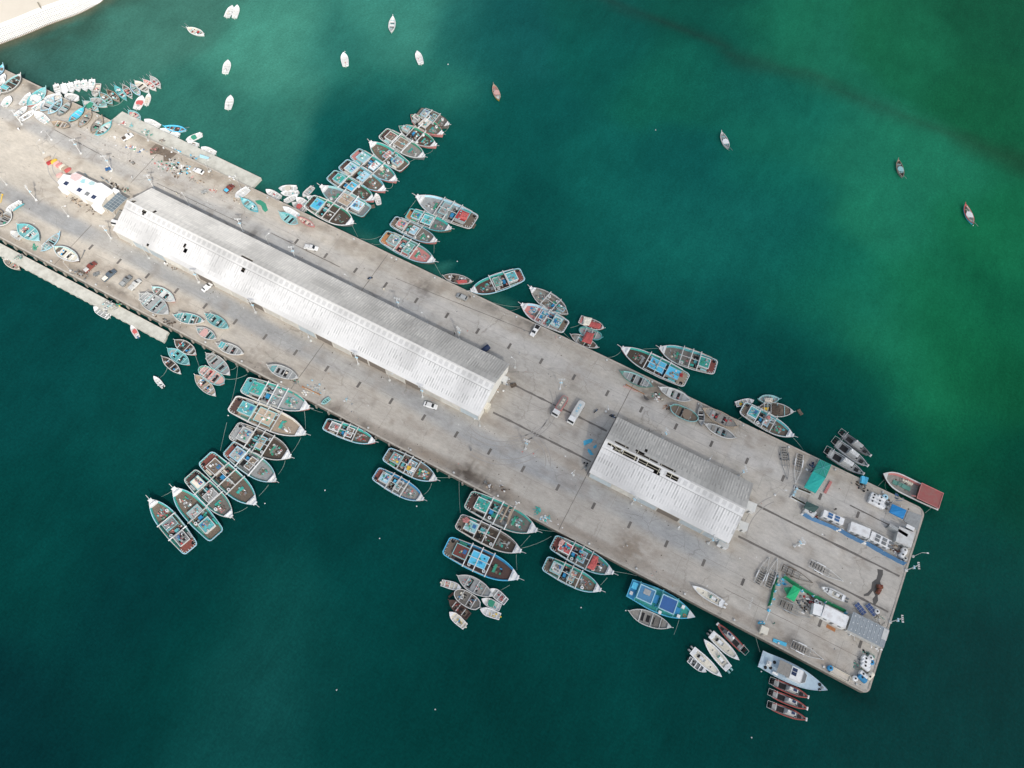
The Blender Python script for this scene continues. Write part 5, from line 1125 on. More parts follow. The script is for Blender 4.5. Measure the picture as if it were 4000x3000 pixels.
# ---------------------------------------------------------------- boxes by three roof corners
def boxat(w, p1, p2, p3, z, base=0):
    a = P(w,*p1,z); b = P(w,*p2,z); c = P(w,*p3,z)
    L = math.dist(a,b); W = math.dist(b,c); return (a[0]+c[0])/2, (a[1]+c[1])/2, math.atan2(b[1]-a[1],b[0]-a[0]), L, W
def small_block(w, p1, p2, p3, h, name, label, cat, k='W', roofk=None, base=0):
    cx, cy, rz, L, W = boxat(w, p1, p2, p3, h); root = empty(name, (cx,cy,base), rz); tag(root, label, cat)
    m = M(); m.box(-L/2+.1,L/2-.1,-W/2+.1,W/2-.1,0,h-.15); m.build('wall', paint('wall_'+k+str(k.isupper()), PAL[k], .85, .3, .8), root)
    m = M(); m.box(-L/2,L/2,-W/2,W/2,h-.15,h); m.build('roof', paint('roof_'+(roofk or k)+'x'+str((roofk or k).isupper()), PAL[roofk or k], .8, .35, .7), root)
    m = M(); m.box(-L*.1,L*.1,-W/2+.02,-W/2+.12,0,2.0 if h > 2.2 else h*.8); m.build('door', c_('g'), root)
    return root, L, W
small_block('u',(268,510),(368,560),(340,640),3.0,'annex','white annex block at the gable of the long warehouse','annex','C')
small_block('v',(1850,975),(1960,1020),(1930,1110),2.8,'annex','pale annex at the upper side of the small warehouse gable','annex','W','w')
small_block('v',(1775,1195),(1870,1230),(1845,1310),2.8,'annex','white annex in the middle of the small warehouse gable','annex','W','w')
small_block('v',(1560,1405),(1665,1455),(1635,1500),2.6,'annex','glass-roofed annex at the lower corner of the small warehouse','annex','W','w')
small_block('u',(500,195),(590,230),(555,300),2.4,'lean_to','grey sheet lean-to with junk against the long warehouse gable','lean-to','w','w')

# ---------------------------------------------------------------- white-roofed house with canopy
root = empty('flat_roofed_house', (-218.6, 92.5, 0)); tag(root, 'low white-roofed house with pink and turquoise roof patches', 'house')
out = [P('D',*q,3.4) for q in ((165,490),(330,275),(520,310),(560,270),(660,230),(1060,430),(1240,515),(1350,510),(1640,700),(1670,770),(1480,900),(1360,1110),(1130,1040),(880,930),(560,760),(390,650),(215,560))]
out = [(a+218.6, b-92.5) for a, b in out]
m = M(); m.prism([(a*.985,b*.97) for a, b in out], 0, 3.25); m.build('wall', paint('house_wall', (.70,.66,.58), .9, .3), root)
m = M(); m.prism(out, 3.25, 3.4); m.build('roof', paint('white_roof', (.86,.86,.85), .8, .12, .4), root)
for q, k in (([(500,385),(560,270),(700,250),(860,320),(760,420),(650,470)],'p'), ([(780,470),(850,410),(930,410),(900,530),(800,510)],'A'), ([(990,520),(1090,460),(1180,500),(1170,560),(1050,580)],'a')):
    pp = [(P('D',*z_,3.42)[0]+218.6, P('D',*z_,3.42)[1]-92.5) for z_ in q]; m = M(); m.prism(pp, 3.404, 3.42); m.build('roof_patch', paint('patch_'+k, tuple(min(.8,v*.7+.25) for v in PAL[k]), .9, .3), root)
for q in ((400,520),(755,697),(968,803),(1143,890)):
    a = P('D',*q,3.6); x, y = a[0]+218.6, a[1]-92.5
    for dx_ in (-.42,.42):
        m = M(); m.box(x+dx_-.36,x+dx_+.36,y-.75,y+.75,3.45,3.55); m.build('solar_panel', c_('N' if q[0] != 968 else 'g'), root)
for q, s in (((300,630),1.4),((850,880),1.0),((1220,1130),1.6),((1730,720),1.2)):
    a = P('D',*q,3); x, y = a[0]+218.6, a[1]-92.5; m = M(); m.box(x-s,x+s,y-s*.6,y+s*.6,0,3.0); m.build('outbuilding', paint('house_wall2', (.80,.80,.78), .85, .2), root)
def panelroof(w, p1, p2, p3, z, nx, ny, name, label, cat, legs=True, tilt=0, k='M'):
    cx, cy, rz, L, W = boxat(w, p1, p2, p3, z); root = empty(name, (cx,cy,0), rz); tag(root, label, cat)
    for i in range(nx):
        for j in range(ny):
            m = M(); m.box(-L/2+L*i/nx+.05,-L/2+L*(i+1)/nx-.05,-W/2+W*j/ny+.05,-W/2+W*(j+1)/ny-.05,z,z+.05); m.build('solar_panel', paint('pv_'+k, {'M':(.16,.20,.22),'b':(.03,.07,.20)}[k], .3, .15, 1), root)
    m = M(); m.box(-L/2,L/2,-W/2,W/2,z-.08,z-.01); m.build('panel_frame', c_('w'), root)
    m = M()
    for x in (-L/2+.2,L/2-.2):
        for y in (-W/2+.2,W/2-.2): m.bar((x,y,0),(x,y,z-.08),.14)
    m.build('frame_legs', c_('w'), root)
panelroof('D',(1790,765),(2045,920),(1665,1320),3.6,3,7,'solar_canopy','grey solar panel canopy joining house and long warehouse','solar canopy')
for i, q in enumerate((('D',(905,240),(985,325),(960,340)),('D',(1345,335),(1425,410),(1400,430)),('D',(1480,430),(1565,510),(1540,525)))):
    panelroof(*q,.6,1,1,'solar_panel_stand',['blue solar panel on a white stand by the house wall','single blue solar panel lying on dirt near the house','blue solar panel next to the rubbish near the house'][i],'solar panel')
panelroof('o',(1375,680),(1430,640),(1540,765),.7,2,4,'solar_array','blue solar array nearer the barracks on the pier head','solar array',k='b')
panelroof('o',(1505,690),(1560,650),(1680,775),.7,2,4,'solar_array','blue solar array beside the puddle and rusty blocks','solar array',k='b')
# bright tubs in a row (upturned small hulls)
TUB = [(680,245,'L'),(712,300,'R'),(770,285,'Y'),(808,315,'p'),(845,338,'P'),(890,360,'C'),(930,385,'L'),(972,410,'r'),(850,480,'p')]
names = ['cream small hull first in the bright row','dark red small hull broken in the bright row','yellow small hull beside the dark red one','pale pink small hull after the yellow one','dusty pink small hull fifth in the bright row','cream small hull in the middle of the bright row','tan small hull next to the coral one','coral red small hull last in the bright row','peach small hull apart beside the house corner']
for (a, b, k), lb in zip(TUB, names):
    x, y = P('d', a, b, .6); m = M(); vs = []; prof = [(-1.3,.62),(-1.1,.72),(0,.74),(.8,.5),(1.35,.06)]
    n = len(prof); vs = [(u,v,0) for u,v in prof]+[(u*.85,v*.6,.75) for u,v in prof]+[(u*.85,-v*.6,.75) for u,v in prof]+[(u,-v,0) for u,v in prof]
    m.add(vs, [(i+n*j, i+n*(j+1), i+1+n*(j+1), i+1+n*j) for j in range(3) for i in range(n-1)]+[(0,3*n,2*n,n),(n-1,2*n-1,3*n-1,4*n-1)])
    for u in (-.6,0,.6): m.box(u-.05,u+.05,-.42,.42,.75,.80)
    tag(m.build('upturned_dinghy', fabric(k), None, (x,y,.02), 1.25), lb, 'upturned dinghy', 'bright small hulls in a row by the house')
# ---------------------------------------------------------------- vehicles
def carbody(m, L, W, prof, z0=.35):
    """loft of cross sections along x: (x fraction, half width fraction, top z)"""
    vs = []; n = len(prof)
    for x, hw, z in prof: vs += [(x*L,-hw*W,z0),(x*L,-hw*W,z0+(z-z0)*.75),(x*L,-hw*W*.88,z),(x*L,hw*W*.88,z),(x*L,hw*W,z0+(z-z0)*.75),(x*L,hw*W,z0)]
    fs = [(i*6+j,(i+1)*6+j,(i+1)*6+j+1,i*6+j+1) for i in range(n-1) for j in range(5)]+[(i*6+5,(i+1)*6+5,(i+1)*6,i*6) for i in range(n-1)]+[(5,4,3,2,1,0),tuple((n-1)*6+j for j in range(6))]
    m.add(vs, [f[::-1] for f in fs])
def wheels(root, L, W, xs, r=.34, name='wheel'):
    for x in xs:
        for s in (-1,1):
            m = M(); m.cyl((x*L, s*(W/2-.12)-.11, r), r, .22, 12, axis='y'); m.cyl((x*L, s*(W/2-.12)-.12, r), r*.5, .24, 8, axis='y', mi=1); m.build(name, [c_('X'), c_('w')], root)
GL = paint('car_glass', (.015,.018,.022), .15, 0)
def vehicle(w, fx, fy, bx, by, kind, k, label, bedk=None, L=None, W=1.8, load=None):
    a = P(w,fx,fy,.7); b = P(w,bx,by,.7); cx, cy = (a[0]+b[0])/2, (a[1]+b[1])/2; L = L or max(4.2, min(5.6, math.dist(a,b)))
    rz = math.atan2(a[1]-b[1], a[0]-b[0]); root = empty({'car':'parked_car','pickup':'parked_pickup','suv':'parked_car'}[kind], (cx,cy,.012), rz); tag(root, label, {'car':'car','suv':'car','pickup':'pickup truck'}[kind], 'vehicles parked on the pier')
    body = paint('car_'+k+str(k.isupper()), PAL[k], .3, .12, 1)
    if kind == 'pickup':
        m = M(); carbody(m, L, W, [(-.5,.48,.85),(-.12,.5,.88),(.15,.5,.98),(.45,.48,.9),(.5,.42,.7)]); m.build('body', body, root)
        m = M(); carbody(m, L, W, [(-.12,.44,1.0),(-.08,.42,1.65),(.12,.42,1.65),(.26,.40,.95)], .9); m.build('cabin', body, root)
        m = M(); m.add([(.135*L,-.36*W,1.66),(.135*L,.36*W,1.66),(.265*L,.38*W,1.02),(.265*L,-.38*W,1.02)],[(3,2,1,0)]); m.build('windscreen', GL, root)
        m = M(); m.box(-.485*L,-.14*L,-.42*W,.42*W,.885,.90); m.build('load_bed', c_(bedk or 'g'), root)
        m = M(); frame(m,-.5*L,-.125*L,-.5*W,.5*W,.9,.09,.14); m.build('bed_rail', body, root)
        if bedk and bedk not in 'gX': 
            m = M(); m.box(-.47*L,-.15*L,-.4*W,.4*W,.905,1.25,0,.1); m.build('bed_cover', fabric(bedk), root)
        wheels(root, L, W, (-.32,.33))
    else:
        z = 1.0 if kind == 'suv' else .85
        m = M(); carbody(m, L, W, [(-.5,.42,.7),(-.46,.47,z),(-.2,.5,z+.02),(.2,.5,z),(.45,.46,.78),(.5,.40,.6)]); m.build('body', body, root)
        b0 = -.44 if kind == 'suv' else -.36
        m = M(); carbody(m, L, W, [(b0,.42,z),(b0+.09,.38,z+.48),(.08,.38,z+.5),(.24,.42,z)], z-.1); m.build('cabin', body, root)
        m = M(); m.add([(.095*L,-.34*W,z+.495),(.095*L,.34*W,z+.495),(.25*L,.40*W,z+.03),(.25*L,-.40*W,z+.03)],[(3,2,1,0)]); m.build('windscreen', GL, root)
        m = M(); m.add([((b0+.08)*L,-.34*W,z+.46),((b0+.08)*L,.34*W,z+.46),((b0-.015)*L,.38*W,z+.03),((b0-.015)*L,-.38*W,z+.03)],[(0,1,2,3)]); m.build('rear_window', GL, root)
        wheels(root, L, W, (-.31,.32))
    return root
vehicle('q',1605,130,1440,80,'car','W','white saloon car by the lower side of the long warehouse end')
vehicle('w',1180,1120,1080,1205,'car','W','white saloon car parked against the middle of the long warehouse')
vehicle('k',265,478,392,530,'suv','G','silver grey estate car by the upper quay edge')
vehicle('x',535,160,420,138,'pickup','W','white covered pickup driving beside the long warehouse','W') if False else vehicle('x',535,160,420,138,'pickup','W','white covered pickup on the road above the long warehouse',bedk='W')
vehicle('k',1190,985,1275,855,'pickup','W','white pickup backed up to the quay edge with fish boxes',bedk='X')
vehicle('c',435,455,285,535,'pickup','W','white pickup with rusty bed near the slipway start',bedk='d')
vehicle('c',1310,955,1450,1015,'suv','W','white car among the net piles of the upper boatyard')
vehicle('c',1885,1190,1765,1290,'pickup','K','maroon pickup with a pale blue covered bed',bedk='S')
vehicle('e',1180,550,1040,670,'pickup','K','dark red pickup with grey bed cover in the lower row',bedk='w')
vehicle('e',1425,645,1265,780,'pickup','M','dark blue pickup overloaded with cream nets',bedk='C')
vehicle('e',1615,720,1490,840,'pickup','g','dark grey pickup with pink bundle in its bed',bedk='G')
vehicle('e',1730,765,1600,890,'pickup','w','black and white pickup with green tailgate',bedk='w')
def truck(w, fx, fy, bx, by, label, bodyk, cabk='W', tank=True):
    a = P(w,fx,fy,2); b = P(w,bx,by,2); cx, cy = (a[0]+b[0])/2, (a[1]+b[1])/2; L = math.dist(a,b); rz = math.atan2(a[1]-b[1],a[0]-b[0])
    root = empty('parked_truck',(cx,cy,.012),rz); tag(root,label,'truck'); W=2.4
    m=M(); carbody(m,L,W,[(.24,.5,2.5),(.26,.5,2.65),(.44,.5,2.6),(.49,.49,1.6),(.5,.46,1.3)],.6); m.build('cab',paint('truck_'+cabk,PAL[cabk],.35,.15),root)
    m=M(); m.add([(.445*L,-.44*W,2.56),(.445*L,.44*W,2.56),(.488*L,.44*W,1.75),(.488*L,-.44*W,1.75)],[(3,2,1,0)]); m.build('windscreen',GL,root)
    m=M(); m.box(-.48*L,.22*L,-.4*W,.4*W,.7,1.0); m.build('chassis',c_('g'),root)
    if tank:
        pts=[]; 
        m=M(); prof=[(-.5,.30),(-.46,.44),(-.38,.5),(.15,.5),(.21,.44),(.23,.3)]
        m.prism([(x*L,y*W) for x,y in prof]+[(x*L,-y*W) for x,y in prof[::-1]],1.0,2.1); m.build('tank',fabric('P' if bodyk=='P' else 'w'),root)
        m=M(); pr=[(-.47,.22),(-.42,.38),(.14,.38),(.19,.22)]; m.prism([(x*L,y*W) for x,y in pr]+[(x*L,-y*W) for x,y in pr[::-1]],2.1,2.2); m.build('walkway',c_('O' if bodyk=='P' else 'w'),root)
        m=M(); m.bar((-.38*L,-.35,2.25),(.08*L,-.35,2.25),.1); m.bar((-.38*L,.35,2.25),(.08*L,.35,2.25),.1)
        for x in (-.3,-.16,-.02): m.cyl((x*L,0,2.2),.34,.12,10)
        m.build('tank_lid',c_('l' if bodyk=='P' else 's'),root)
    else:
        m=M(); m.box(-.48*L,.2*L,-.5*W,.5*W,1.0,1.1); m.build('load_bed',c_('O'),root)
        m=M(); frame(m,-.5*L,.22*L,-.5*W,.5*W,1.1,.08,.5); m.build('bed_rail',c_('G'),root)
    wheels(root,L,W,(-.36,-.24,.36),.48)
truck('u',1155,700,1300,470,'tank truck with pinkish tank and white cab on the open yard','P')
truck('u',1350,790,1505,530,'pale blue tank truck with white cab beside the pinkish one','s')
truck('d',1635,1200,1745,1000,'white-cabbed flatbed truck at the gable of the long warehouse','O',tank=False)
# handcart, dark tank
def cart(w,x,y,label,k='g'):
    a=P(w,x,y,.5); root=empty('handcart',(a[0],a[1],.012),.9); tag(root,label,'cart')
    m=M(); m.box(-1,1,-.6,.6,.45,.55); frame(m,-1,1,-.6,.6,.55,.07,.35); m.build('tray',c_(k),root); wheels(root,2,1.3,(-.1,),.35)
    m=M(); m.bar((1,.3,.6),(1.8,.2,.9),.06); m.bar((1,-.3,.6),(1.8,-.2,.9),.06); m.build('handle',c_('w'),root)
cart('e',1190,700,'dark handcart between the dark red pickup and the loaded one')
cart('d',1560,410,'blue cart heaped with scraps under a floodlight mast','b')
cart('c',1465,1290,'grey handcart beside the faded pink net heap','G')
cart('u',650,335,'small brown cart by the gable of the long warehouse','D')
a=P('k',612,1155,1); m=M(); m.cyl((-1.6,0,1.0),.95,3.4,14,axis='x')
root=empty('fuel_tank',(a[0],a[1],.01),math.radians(70)); tag(root,'dark navy horizontal tank against the long warehouse roof edge','tank')
m.build('tank_shell',c_('N'),root,smooth=False)
m=M(); m.box(-1.2,-.9,-.8,.8,0,.4); m.box(.9,1.2,-.8,.8,0,.4); m.build('cradle',c_('g'),root)

# ---------------------------------------------------------------- floodlight masts and street lamps
def mast():
    r=empty('floodlight_mast',(0,0,0))
    m=M(); m.box(-.4,.4,-.4,.4,.01,.35); m.build('base',c_('w'),r)
    m=M(); m.cyl((0,0,.35),.12,7.0,10,.09); m.build('pole',c_('W'),r)
    m=M(); m.bar((-1.1,0,7.3),(1.1,0,7.3),.09); m.bar((0,-.5,7.25),(0,.6,7.25),.08); m.build('cross_arm',c_('W'),r)
    for x in (-.9,-.3,.3,.9):
        m=M(); m.box(x-.17,x+.17,-.1,.5,7.35,7.45); m.build('floodlight',c_('w'),r)
    m=M(); m.box(-.5,.5,-.1,.4,4.9,4.96); m.build('solar_panel',c_('s'),r)
    m=M(); m.box(.17,.45,-.15,.15,4.2,4.7); m.build('control_box',c_('w'),r)
    return r
mb=mast()
MAST=[((142,782),'by the parked boats at the photo edge'),((435,932),'at the corner of the long warehouse beside the flatbed truck'),((1558,1210),'above the middle of the long warehouse'),((1793,1325),'near the person above the long warehouse'),((2187,1520),'on the open yard above the tank trucks'),((2053,1754),'on the open yard below the tank trucks'),((2588,1714),'first on the upper side of the small warehouse'),((2885,1860),'third on the upper side of the small warehouse'),((2467,1969),'beside the lower wall of the small warehouse'),((2767,2123),'at the glass-roofed annex'),((3103,2134),'with rusty ground stain at the barracks yard'),((3539,2228),'at the pier end, the one by the blue fence'),((3476,2430),'at the pier end, the one by the grey shed'),((778,1103),'by the white saloon at the long warehouse'),((1000,1221),'third along the lower side of the long warehouse'),((1400,1423),'fourth along the lower side of the long warehouse'),((1651,1551),'fifth along the lower side of the long warehouse'),((1155,1012),'by the road where the white covered pickup drives'),((950,905),'above the long warehouse by the black cart'),((603,737),'at the top corner of the long warehouse'),((317,600),'on the road verge by the mud patches'),((438,663),'beside the blue cart of scraps'),((87,487),'standing among the white skiffs on land')]
yaw=[-.5,.4,.2,-.3,.5,.1,-.6,-.9,-.4,-.8,-.7,-1.2,-1.2,.5,.3,.2,.1,.6,.5,.6,.7,.7,.5]
for i,((x,y),s) in enumerate(MAST):
    o=mb if i==0 else copy_tree(mb); g=G(x,y); o.location=(g[0],g[1],0); o.rotation_euler.z=yaw[i]; tag(o,'white floodlight mast '+s,'floodlight mast','floodlight masts on the pier')
def lamp():
    r=empty('street_lamp',(0,0,0))
    m=M(); m.cyl((0,0,.01),.45,.3,10,.38); m.build('base',c_('w'),r)
    m=M(); m.cyl((0,0,.3),.07,5.2,8,.05); m.tube([(0,0,5.4),(0,.6,5.7),(0,1.4,5.8)],.06); m.build('pole',c_('w'),r)
    m=M(); m.box(-.16,.16,1.3,1.9,5.72,5.86); m.build('lamp_head',c_('W'),r); return r
lb=lamp()
LAMP=[('d',985,1085,'on the road below the white house'),('e',1840,500,'by the lower wall of the long warehouse start'),('x',115,130,'in the roof shade above the long warehouse'),('x',1475,800,'above the long warehouse between two masts'),('x',820,475,'next to a crack above the long warehouse'),('x',475,955,'below the wall of the long warehouse by a crack'),('x',1155,1295,'at the stained ground below the long warehouse'),('u',235,832,'below the gable corner of the long warehouse'),('u',668,112,'right by the upper gable corner of the long warehouse'),('u',1390,1440,'alone near the lower corner of the small warehouse'),('u',1790,655,'near the motorcycles beside the small warehouse'),('v',1105,1280,'below the lower wall of the small warehouse'),('v',1425,555,'second on the upper side of the small warehouse'),('n',85,895,'near the planter walls'),('n',1790,1655,'leaning over the water at the pier end'),('d',630,175,'at the start of the bright hull row'),('d',95,630,'by the photo edge on the road'),('b',890,1530,'on the upper road beside the tan boat'),('w',940,285,'at the roof edge near the second cart'),('c',660,550,'on the slipway edge beside the green net'),('c',1535,1000,'next to the white car in the net yard'),('c',2000,1250,'by the white skiff beside the maroon pickup'),('e',870,655,'by the quay edge in front of the dark red pickup')]
for i,(w,x,y,s) in enumerate(LAMP):
    o=lb if i==0 else copy_tree(lb); g=P(w,x,y); o.location=(g[0],g[1],0); o.rotation_euler.z=random.Random(i).uniform(0,6.28) if w!='n' else -1.2; tag(o,'slim white street lamp '+s,'street lamp','slim street lamps on the pier')

# ---------------------------------------------------------------- pier head: tents, huts, trailers, tanks
def container(w,p1,p2,p3,h,label,k='W',panels=0,dirty=False,name='site_cabin'):
    cx,cy,rz,L,W=boxat(w,p1,p2,p3,h); root=empty(name,(cx,cy,.012),rz); tag(root,label,'cabin','portable cabins on the pier head')
    m=M(); m.box(-L/2+.06,L/2-.06,-W/2+.06,W/2-.06,0,h-.1); m.build('wall',paint('cabin_'+k+str(k.isupper()),PAL[k],.7,.25),root)
    m=M(); m.box(-L/2,L/2,-W/2,W/2,h-.1,h); m.build('roof',paint('cabinroof_'+k+str(k.isupper())+str(dirty),PAL[k],.8,.7 if dirty else .35,.5,(.35,.30,.27)),root)
    for i in range(3):
        x=-L*.3+i*L*.3; m=M(); m.box(x-.5,x+.5,-W/2+.02,-W/2+.1,1.2,2.0) if i!=1 else m.box(x-.45,x+.45,-W/2+.02,-W/2+.1,.1,2.1); m.build('window' if i!=1 else 'door',c_('g'),root)
    for i in range(panels):
        for s in (-.22,.22):
            x=-L*.16+i*L*.33; m=M(); m.box(x-L*.11,x+L*.11,s*W-W*.17,s*W+W*.17,h+.1,h+.15); m.build('solar_panel',c_('b' if not dirty else 'g'),root)
    return root
container('C',(560,440),(875,580),(835,670),2.7,'white cabin with four blue solar panels by the blue fence',panels=2)
container('C',(990,625),(1290,745),(1225,870),2.6,'cabin with half pinkish half mottled roof in the middle of the row',dirty=True)
container('C',(1300,770),(1605,925),(1550,1040),2.6,'white cabin with six dark grey roof panels',panels=3,dirty=True)
container('C',(1720,700),(1960,800),(1885,1020),2.8,'stained roofed barrack building at the pier end corner','w',dirty=True,name='barrack_block')
container('C',(1760,610),(1740,650),(1640,900),2.8,'narrow grey-walled barrack strip with dark windows beside the wooden floor','G',name='barrack_block')
container('C',(1835,660),(1955,720),(1930,765),2.2,'little white hut with red-brown tank patch by the wooden floor')
container('o',(905,655),(1015,690),(960,810),2.4,'small cream cabin with one solar panel by the tyres',panels=0)
container('o',(1030,670),(1325,820),(1265,965),2.7,'long dirty white cabin joined to the grey shed',dirty=True)
def bigshed():
    cx,cy,rz,L,W=boxat('o',(1370,755),(1815,980),(1745,1210),3.2); root=empty('corrugated_shed',(cx,cy,0),rz); tag(root,'grey corrugated shed with dotted roof at the lower pier end','shed')
    m=M(); m.box(-L/2+.3,L/2-.3,-W/2+.3,W/2-.3,0,3.0); m.build('wall',c_('w'),root)
    m=M(); n=22
    for i in range(n):
        x0=-L/2+L*i/n; m.box(x0,x0+L/n-.05,-W/2,W/2,3.1,3.18+.05*(i%2))
    m.build('roof',paint('shed_grey',(.36,.40,.42),.6,.35,.5),root)
    m=M()
    for j in range(3):
        for i in range(7): m.cyl((-L*.42+i*L*.115,-W*.38+j*W*.36+.3*(i%2),3.23),.16,.1,8)
    m.build('roof_vent',c_('W'),root)
    m=M(); m.box(L*.36,L*.5,-W*.1,W*.45,3.24,3.3); m.build('roof_patch',c_('w'),root)
bigshed()
m=M(); q=[P('C',*z_,.3) for z_ in ((1845,455),(2060,530),(1990,760),(1780,610))]
cx=sum(a for a,_ in q)/4; cy=sum(b for _,b in q)/4
for i in range(16):
    t=i/16; t2=(i+.82)/16
    A=[q[0][j]*(1-t)+q[3][j]*t for j in (0,1)]; Bq=[q[1][j]*(1-t)+q[2][j]*t for j in (0,1)]; A2=[q[0][j]*(1-t2)+q[3][j]*t2 for j in (0,1)]; B2=[q[1][j]*(1-t2)+q[2][j]*t2 for j in (0,1)]
    m.prism([(A[0]-cx,A[1]-cy),(Bq[0]-cx,Bq[1]-cy),(B2[0]-cx,B2[1]-cy),(A2[0]-cx,A2[1]-cy)],.012,.3)
tag(m.build('plank_floor',c_('G'),None,(cx,cy,0)),'weathered grey plank floor at the pier end by the blue tent','plank floor')
def tent(w,pts,z,k,label,ribs=False,cat='tent'):
    q=[P(w,*p,z) for p in pts]; cx=sum(a for a,_ in q)/4; cy=sum(b for _,b in q)/4; root=empty('shade_tent',(cx,cy,0)); tag(root,label,cat)
    m=M(); v=[(a-cx,b-cy) for a,b in q]; v=v if sum(v[i][0]*v[(i+1)%4][1]-v[(i+1)%4][0]*v[i][1] for i in range(4))>0 else v[::-1]
    N=6; vs=[]
    for i in range(N+1):
        for j in range(N+1):
            s,t=i/N,j/N; x=(v[0][0]*(1-s)+v[1][0]*s)*(1-t)+(v[3][0]*(1-s)+v[2][0]*s)*t; y=(v[0][1]*(1-s)+v[1][1]*s)*(1-t)+(v[3][1]*(1-s)+v[2][1]*s)*t
            vs.append((x,y,z+.35*(1-max(abs(2*s-1),abs(2*t-1)))+random.Random(i*9+j).uniform(-.04,.04)))
    fs=[(i*(N+1)+j,(i+1)*(N+1)+j,(i+1)*(N+1)+j+1,i*(N+1)+j+1) for i in range(N) for j in range(N)]
    m.add(vs,fs); m.add([(v[i][0],v[i][1],z) for i in range(4)]+[(v[i][0]*1.02,v[i][1]*1.02,z-.4) for i in range(4)],[(i,4+i,4+(i+1)%4,(i+1)%4) for i in range(4)]); m.build('canopy',fabric(k) if isinstance(k,str) else k,root)
    m=M()
    for i in range(4): m.bar((v[i][0]*.96,v[i][1]*.96,0),(v[i][0]*.96,v[i][1]*.96,z-.05),.1)
    m.build('tent_pole',c_('w'),root)
    if ribs:
        m=M()
        for i in range(4): m.bar((v[i][0],v[i][1],z+.05),(0,0,z+.45),.1); m.bar(((v[i][0]+v[(i+1)%4][0])/2,(v[i][1]+v[(i+1)%4][1])/2,z+.08),(0,0,z+.45),.08)
        m.build('canopy_rib',c_('A'),root)
    return root
teal=paint('teal_net',(.02,.42,.36),.8,.25,.7,(.01,.25,.24)); teal2=paint('teal_net_dark',(.015,.26,.20),.8,.35,.9,(.05,.2,.17))
tent('n',((640,455),(785,520),(715,680),(560,600)),2.9,teal2,'darker green netted shade tent with star-shaped ribs at the quay edge',True)
tent('n',((560,600),(715,680),(590,870),(450,795)),2.7,teal,'bright teal shade tent beside the planter wall')
tent('C',((1605,350),(1825,445),(1770,580),(1560,475)),2.6,paint('blue_tarp',(.01,.22,.52),.6,.25,.5),'bright blue shade tent next to the plank floor')
tent('o',((630,430),(720,480),(640,630),(545,570)),2.6,paint('green_tarp',(.01,.42,.16),.7,.2,.6),'bright green shade tent inside the green fenced corner')
tent('o',((515,460),(600,450),(640,520),(560,560)),1.6,paint('green_tarp2',(.02,.30,.13),.7,.2,.6),'smaller dark green awning beside the bright green tent',cat='awning')
tent('C',((285,310),(475,395),(400,480),(240,405)),2.5,paint('darkgreen_tarp',(.04,.09,.08),.7,.3,.6),'dark green awning over the gate end of the cabin row',cat='awning')
a=P('C',320,480,1); m=M(); m.box(-1.7,1.7,-1,1,0,2.2); r_=empty('guard_hut',(a[0],a[1],.01),-.2); tag(r_,'white guard hut with a round black mark on its roof','hut'); m.build('wall',c_('W'),r_); m=M(); m.torus((0,0,2.25),.5,.13); m.build('roof_tyre',c_('X'),r_)
# fences
def fence(w,pts,h,k,label,name='sheet_fence'):
    q=[P(w,*p,h*.7) for p in pts]; cx,cy=q[0]; root=empty(name,(cx,cy,0)); tag(root,label,'fence'); r=random.Random(7)
    m=M(); vs=[];S_=[]
    for (a,b),(c,d) in zip(q,q[1:]):
        n=max(2,int(math.dist((a,b),(c,d))/.8))
        for i in range(n): S_.append((a+(c-a)*i/n-cx,b+(d-b)*i/n-cy))
    S_.append((q[-1][0]-cx,q[-1][1]-cy))
    for i,(x,y) in enumerate(S_): o=r.uniform(-.12,.12); vs+=[(x-.28,y-.45+o,.01),(x+o*.5,y+.1,h*(1+r.uniform(-.08,.05))),(x+.1,y+.22,h*.95),(x+.2,y+.3,.01)]
    m.add(vs,[(i*4+j,(i+1)*4+j,(i+1)*4+j+1,i*4+j+1) for i in range(len(S_)-1) for j in range(3)]); m.build('sheet',fabric(k) if isinstance(k,str) else k,root)
    m=M()
    for i in range(0,len(S_),6): m.bar((S_[i][0],S_[i][1]+.1,0),(S_[i][0],S_[i][1]+.1,h+.2),.12)
    m.build('fence_post',c_('w'),root)
bl=paint('blue_sheet',(.07,.20,.38),.8,.4,.6,(.2,.27,.33))
fence('C',((250,500),(320,545),(560,645),(780,740)),1.5,bl,'blue sheet fence section along the solar cabin')
fence('C',((800,745),(950,830),(1160,940)),1.5,bl,'blue sheet fence section along the middle cabin')
fence('C',((1200,940),(1330,1010),(1500,1110),(1680,1210),(1820,1270)),1.6,bl,'blue sheet fence section running to the pier end')
gs=paint('green_sheet',(.01,.25,.10),.8,.3,.8)
fence('o',((440,340),(400,430),(360,600),(335,680)),1.3,gs,'green fence run beside the row of white-blue drums')
fence('o',((520,320),(640,400),(760,480),(900,560),(1060,640),(1280,745)),1.3,gs,'long green fence run behind the green tents')
def sandbag(w,x,y,label):
    g=P(w,x,y,.8); m=M(); r=random.Random(int(x)); m.blob((0,0,0),.9,.7,1.2,r,n=9,k=4); m.blob((.6,.5,0),.6,.5,.8,r,n=8,k=3); m.blob((-.6,-.4,0),.5,.5,.7,r,n=8,k=3); tag(m.build('fabric_bag',fabric('W'),None,(g[0],g[1],.01)),label,'bulk bag','white bags along the blue fence')
sandbag('C',258,490,'white lumpy bag at the gate end of the blue fence'); sandbag('C',795,742,'white lumpy bag between the first two blue fence sections'); sandbag('C',1175,930,'white lumpy bag between the last two blue fence sections')
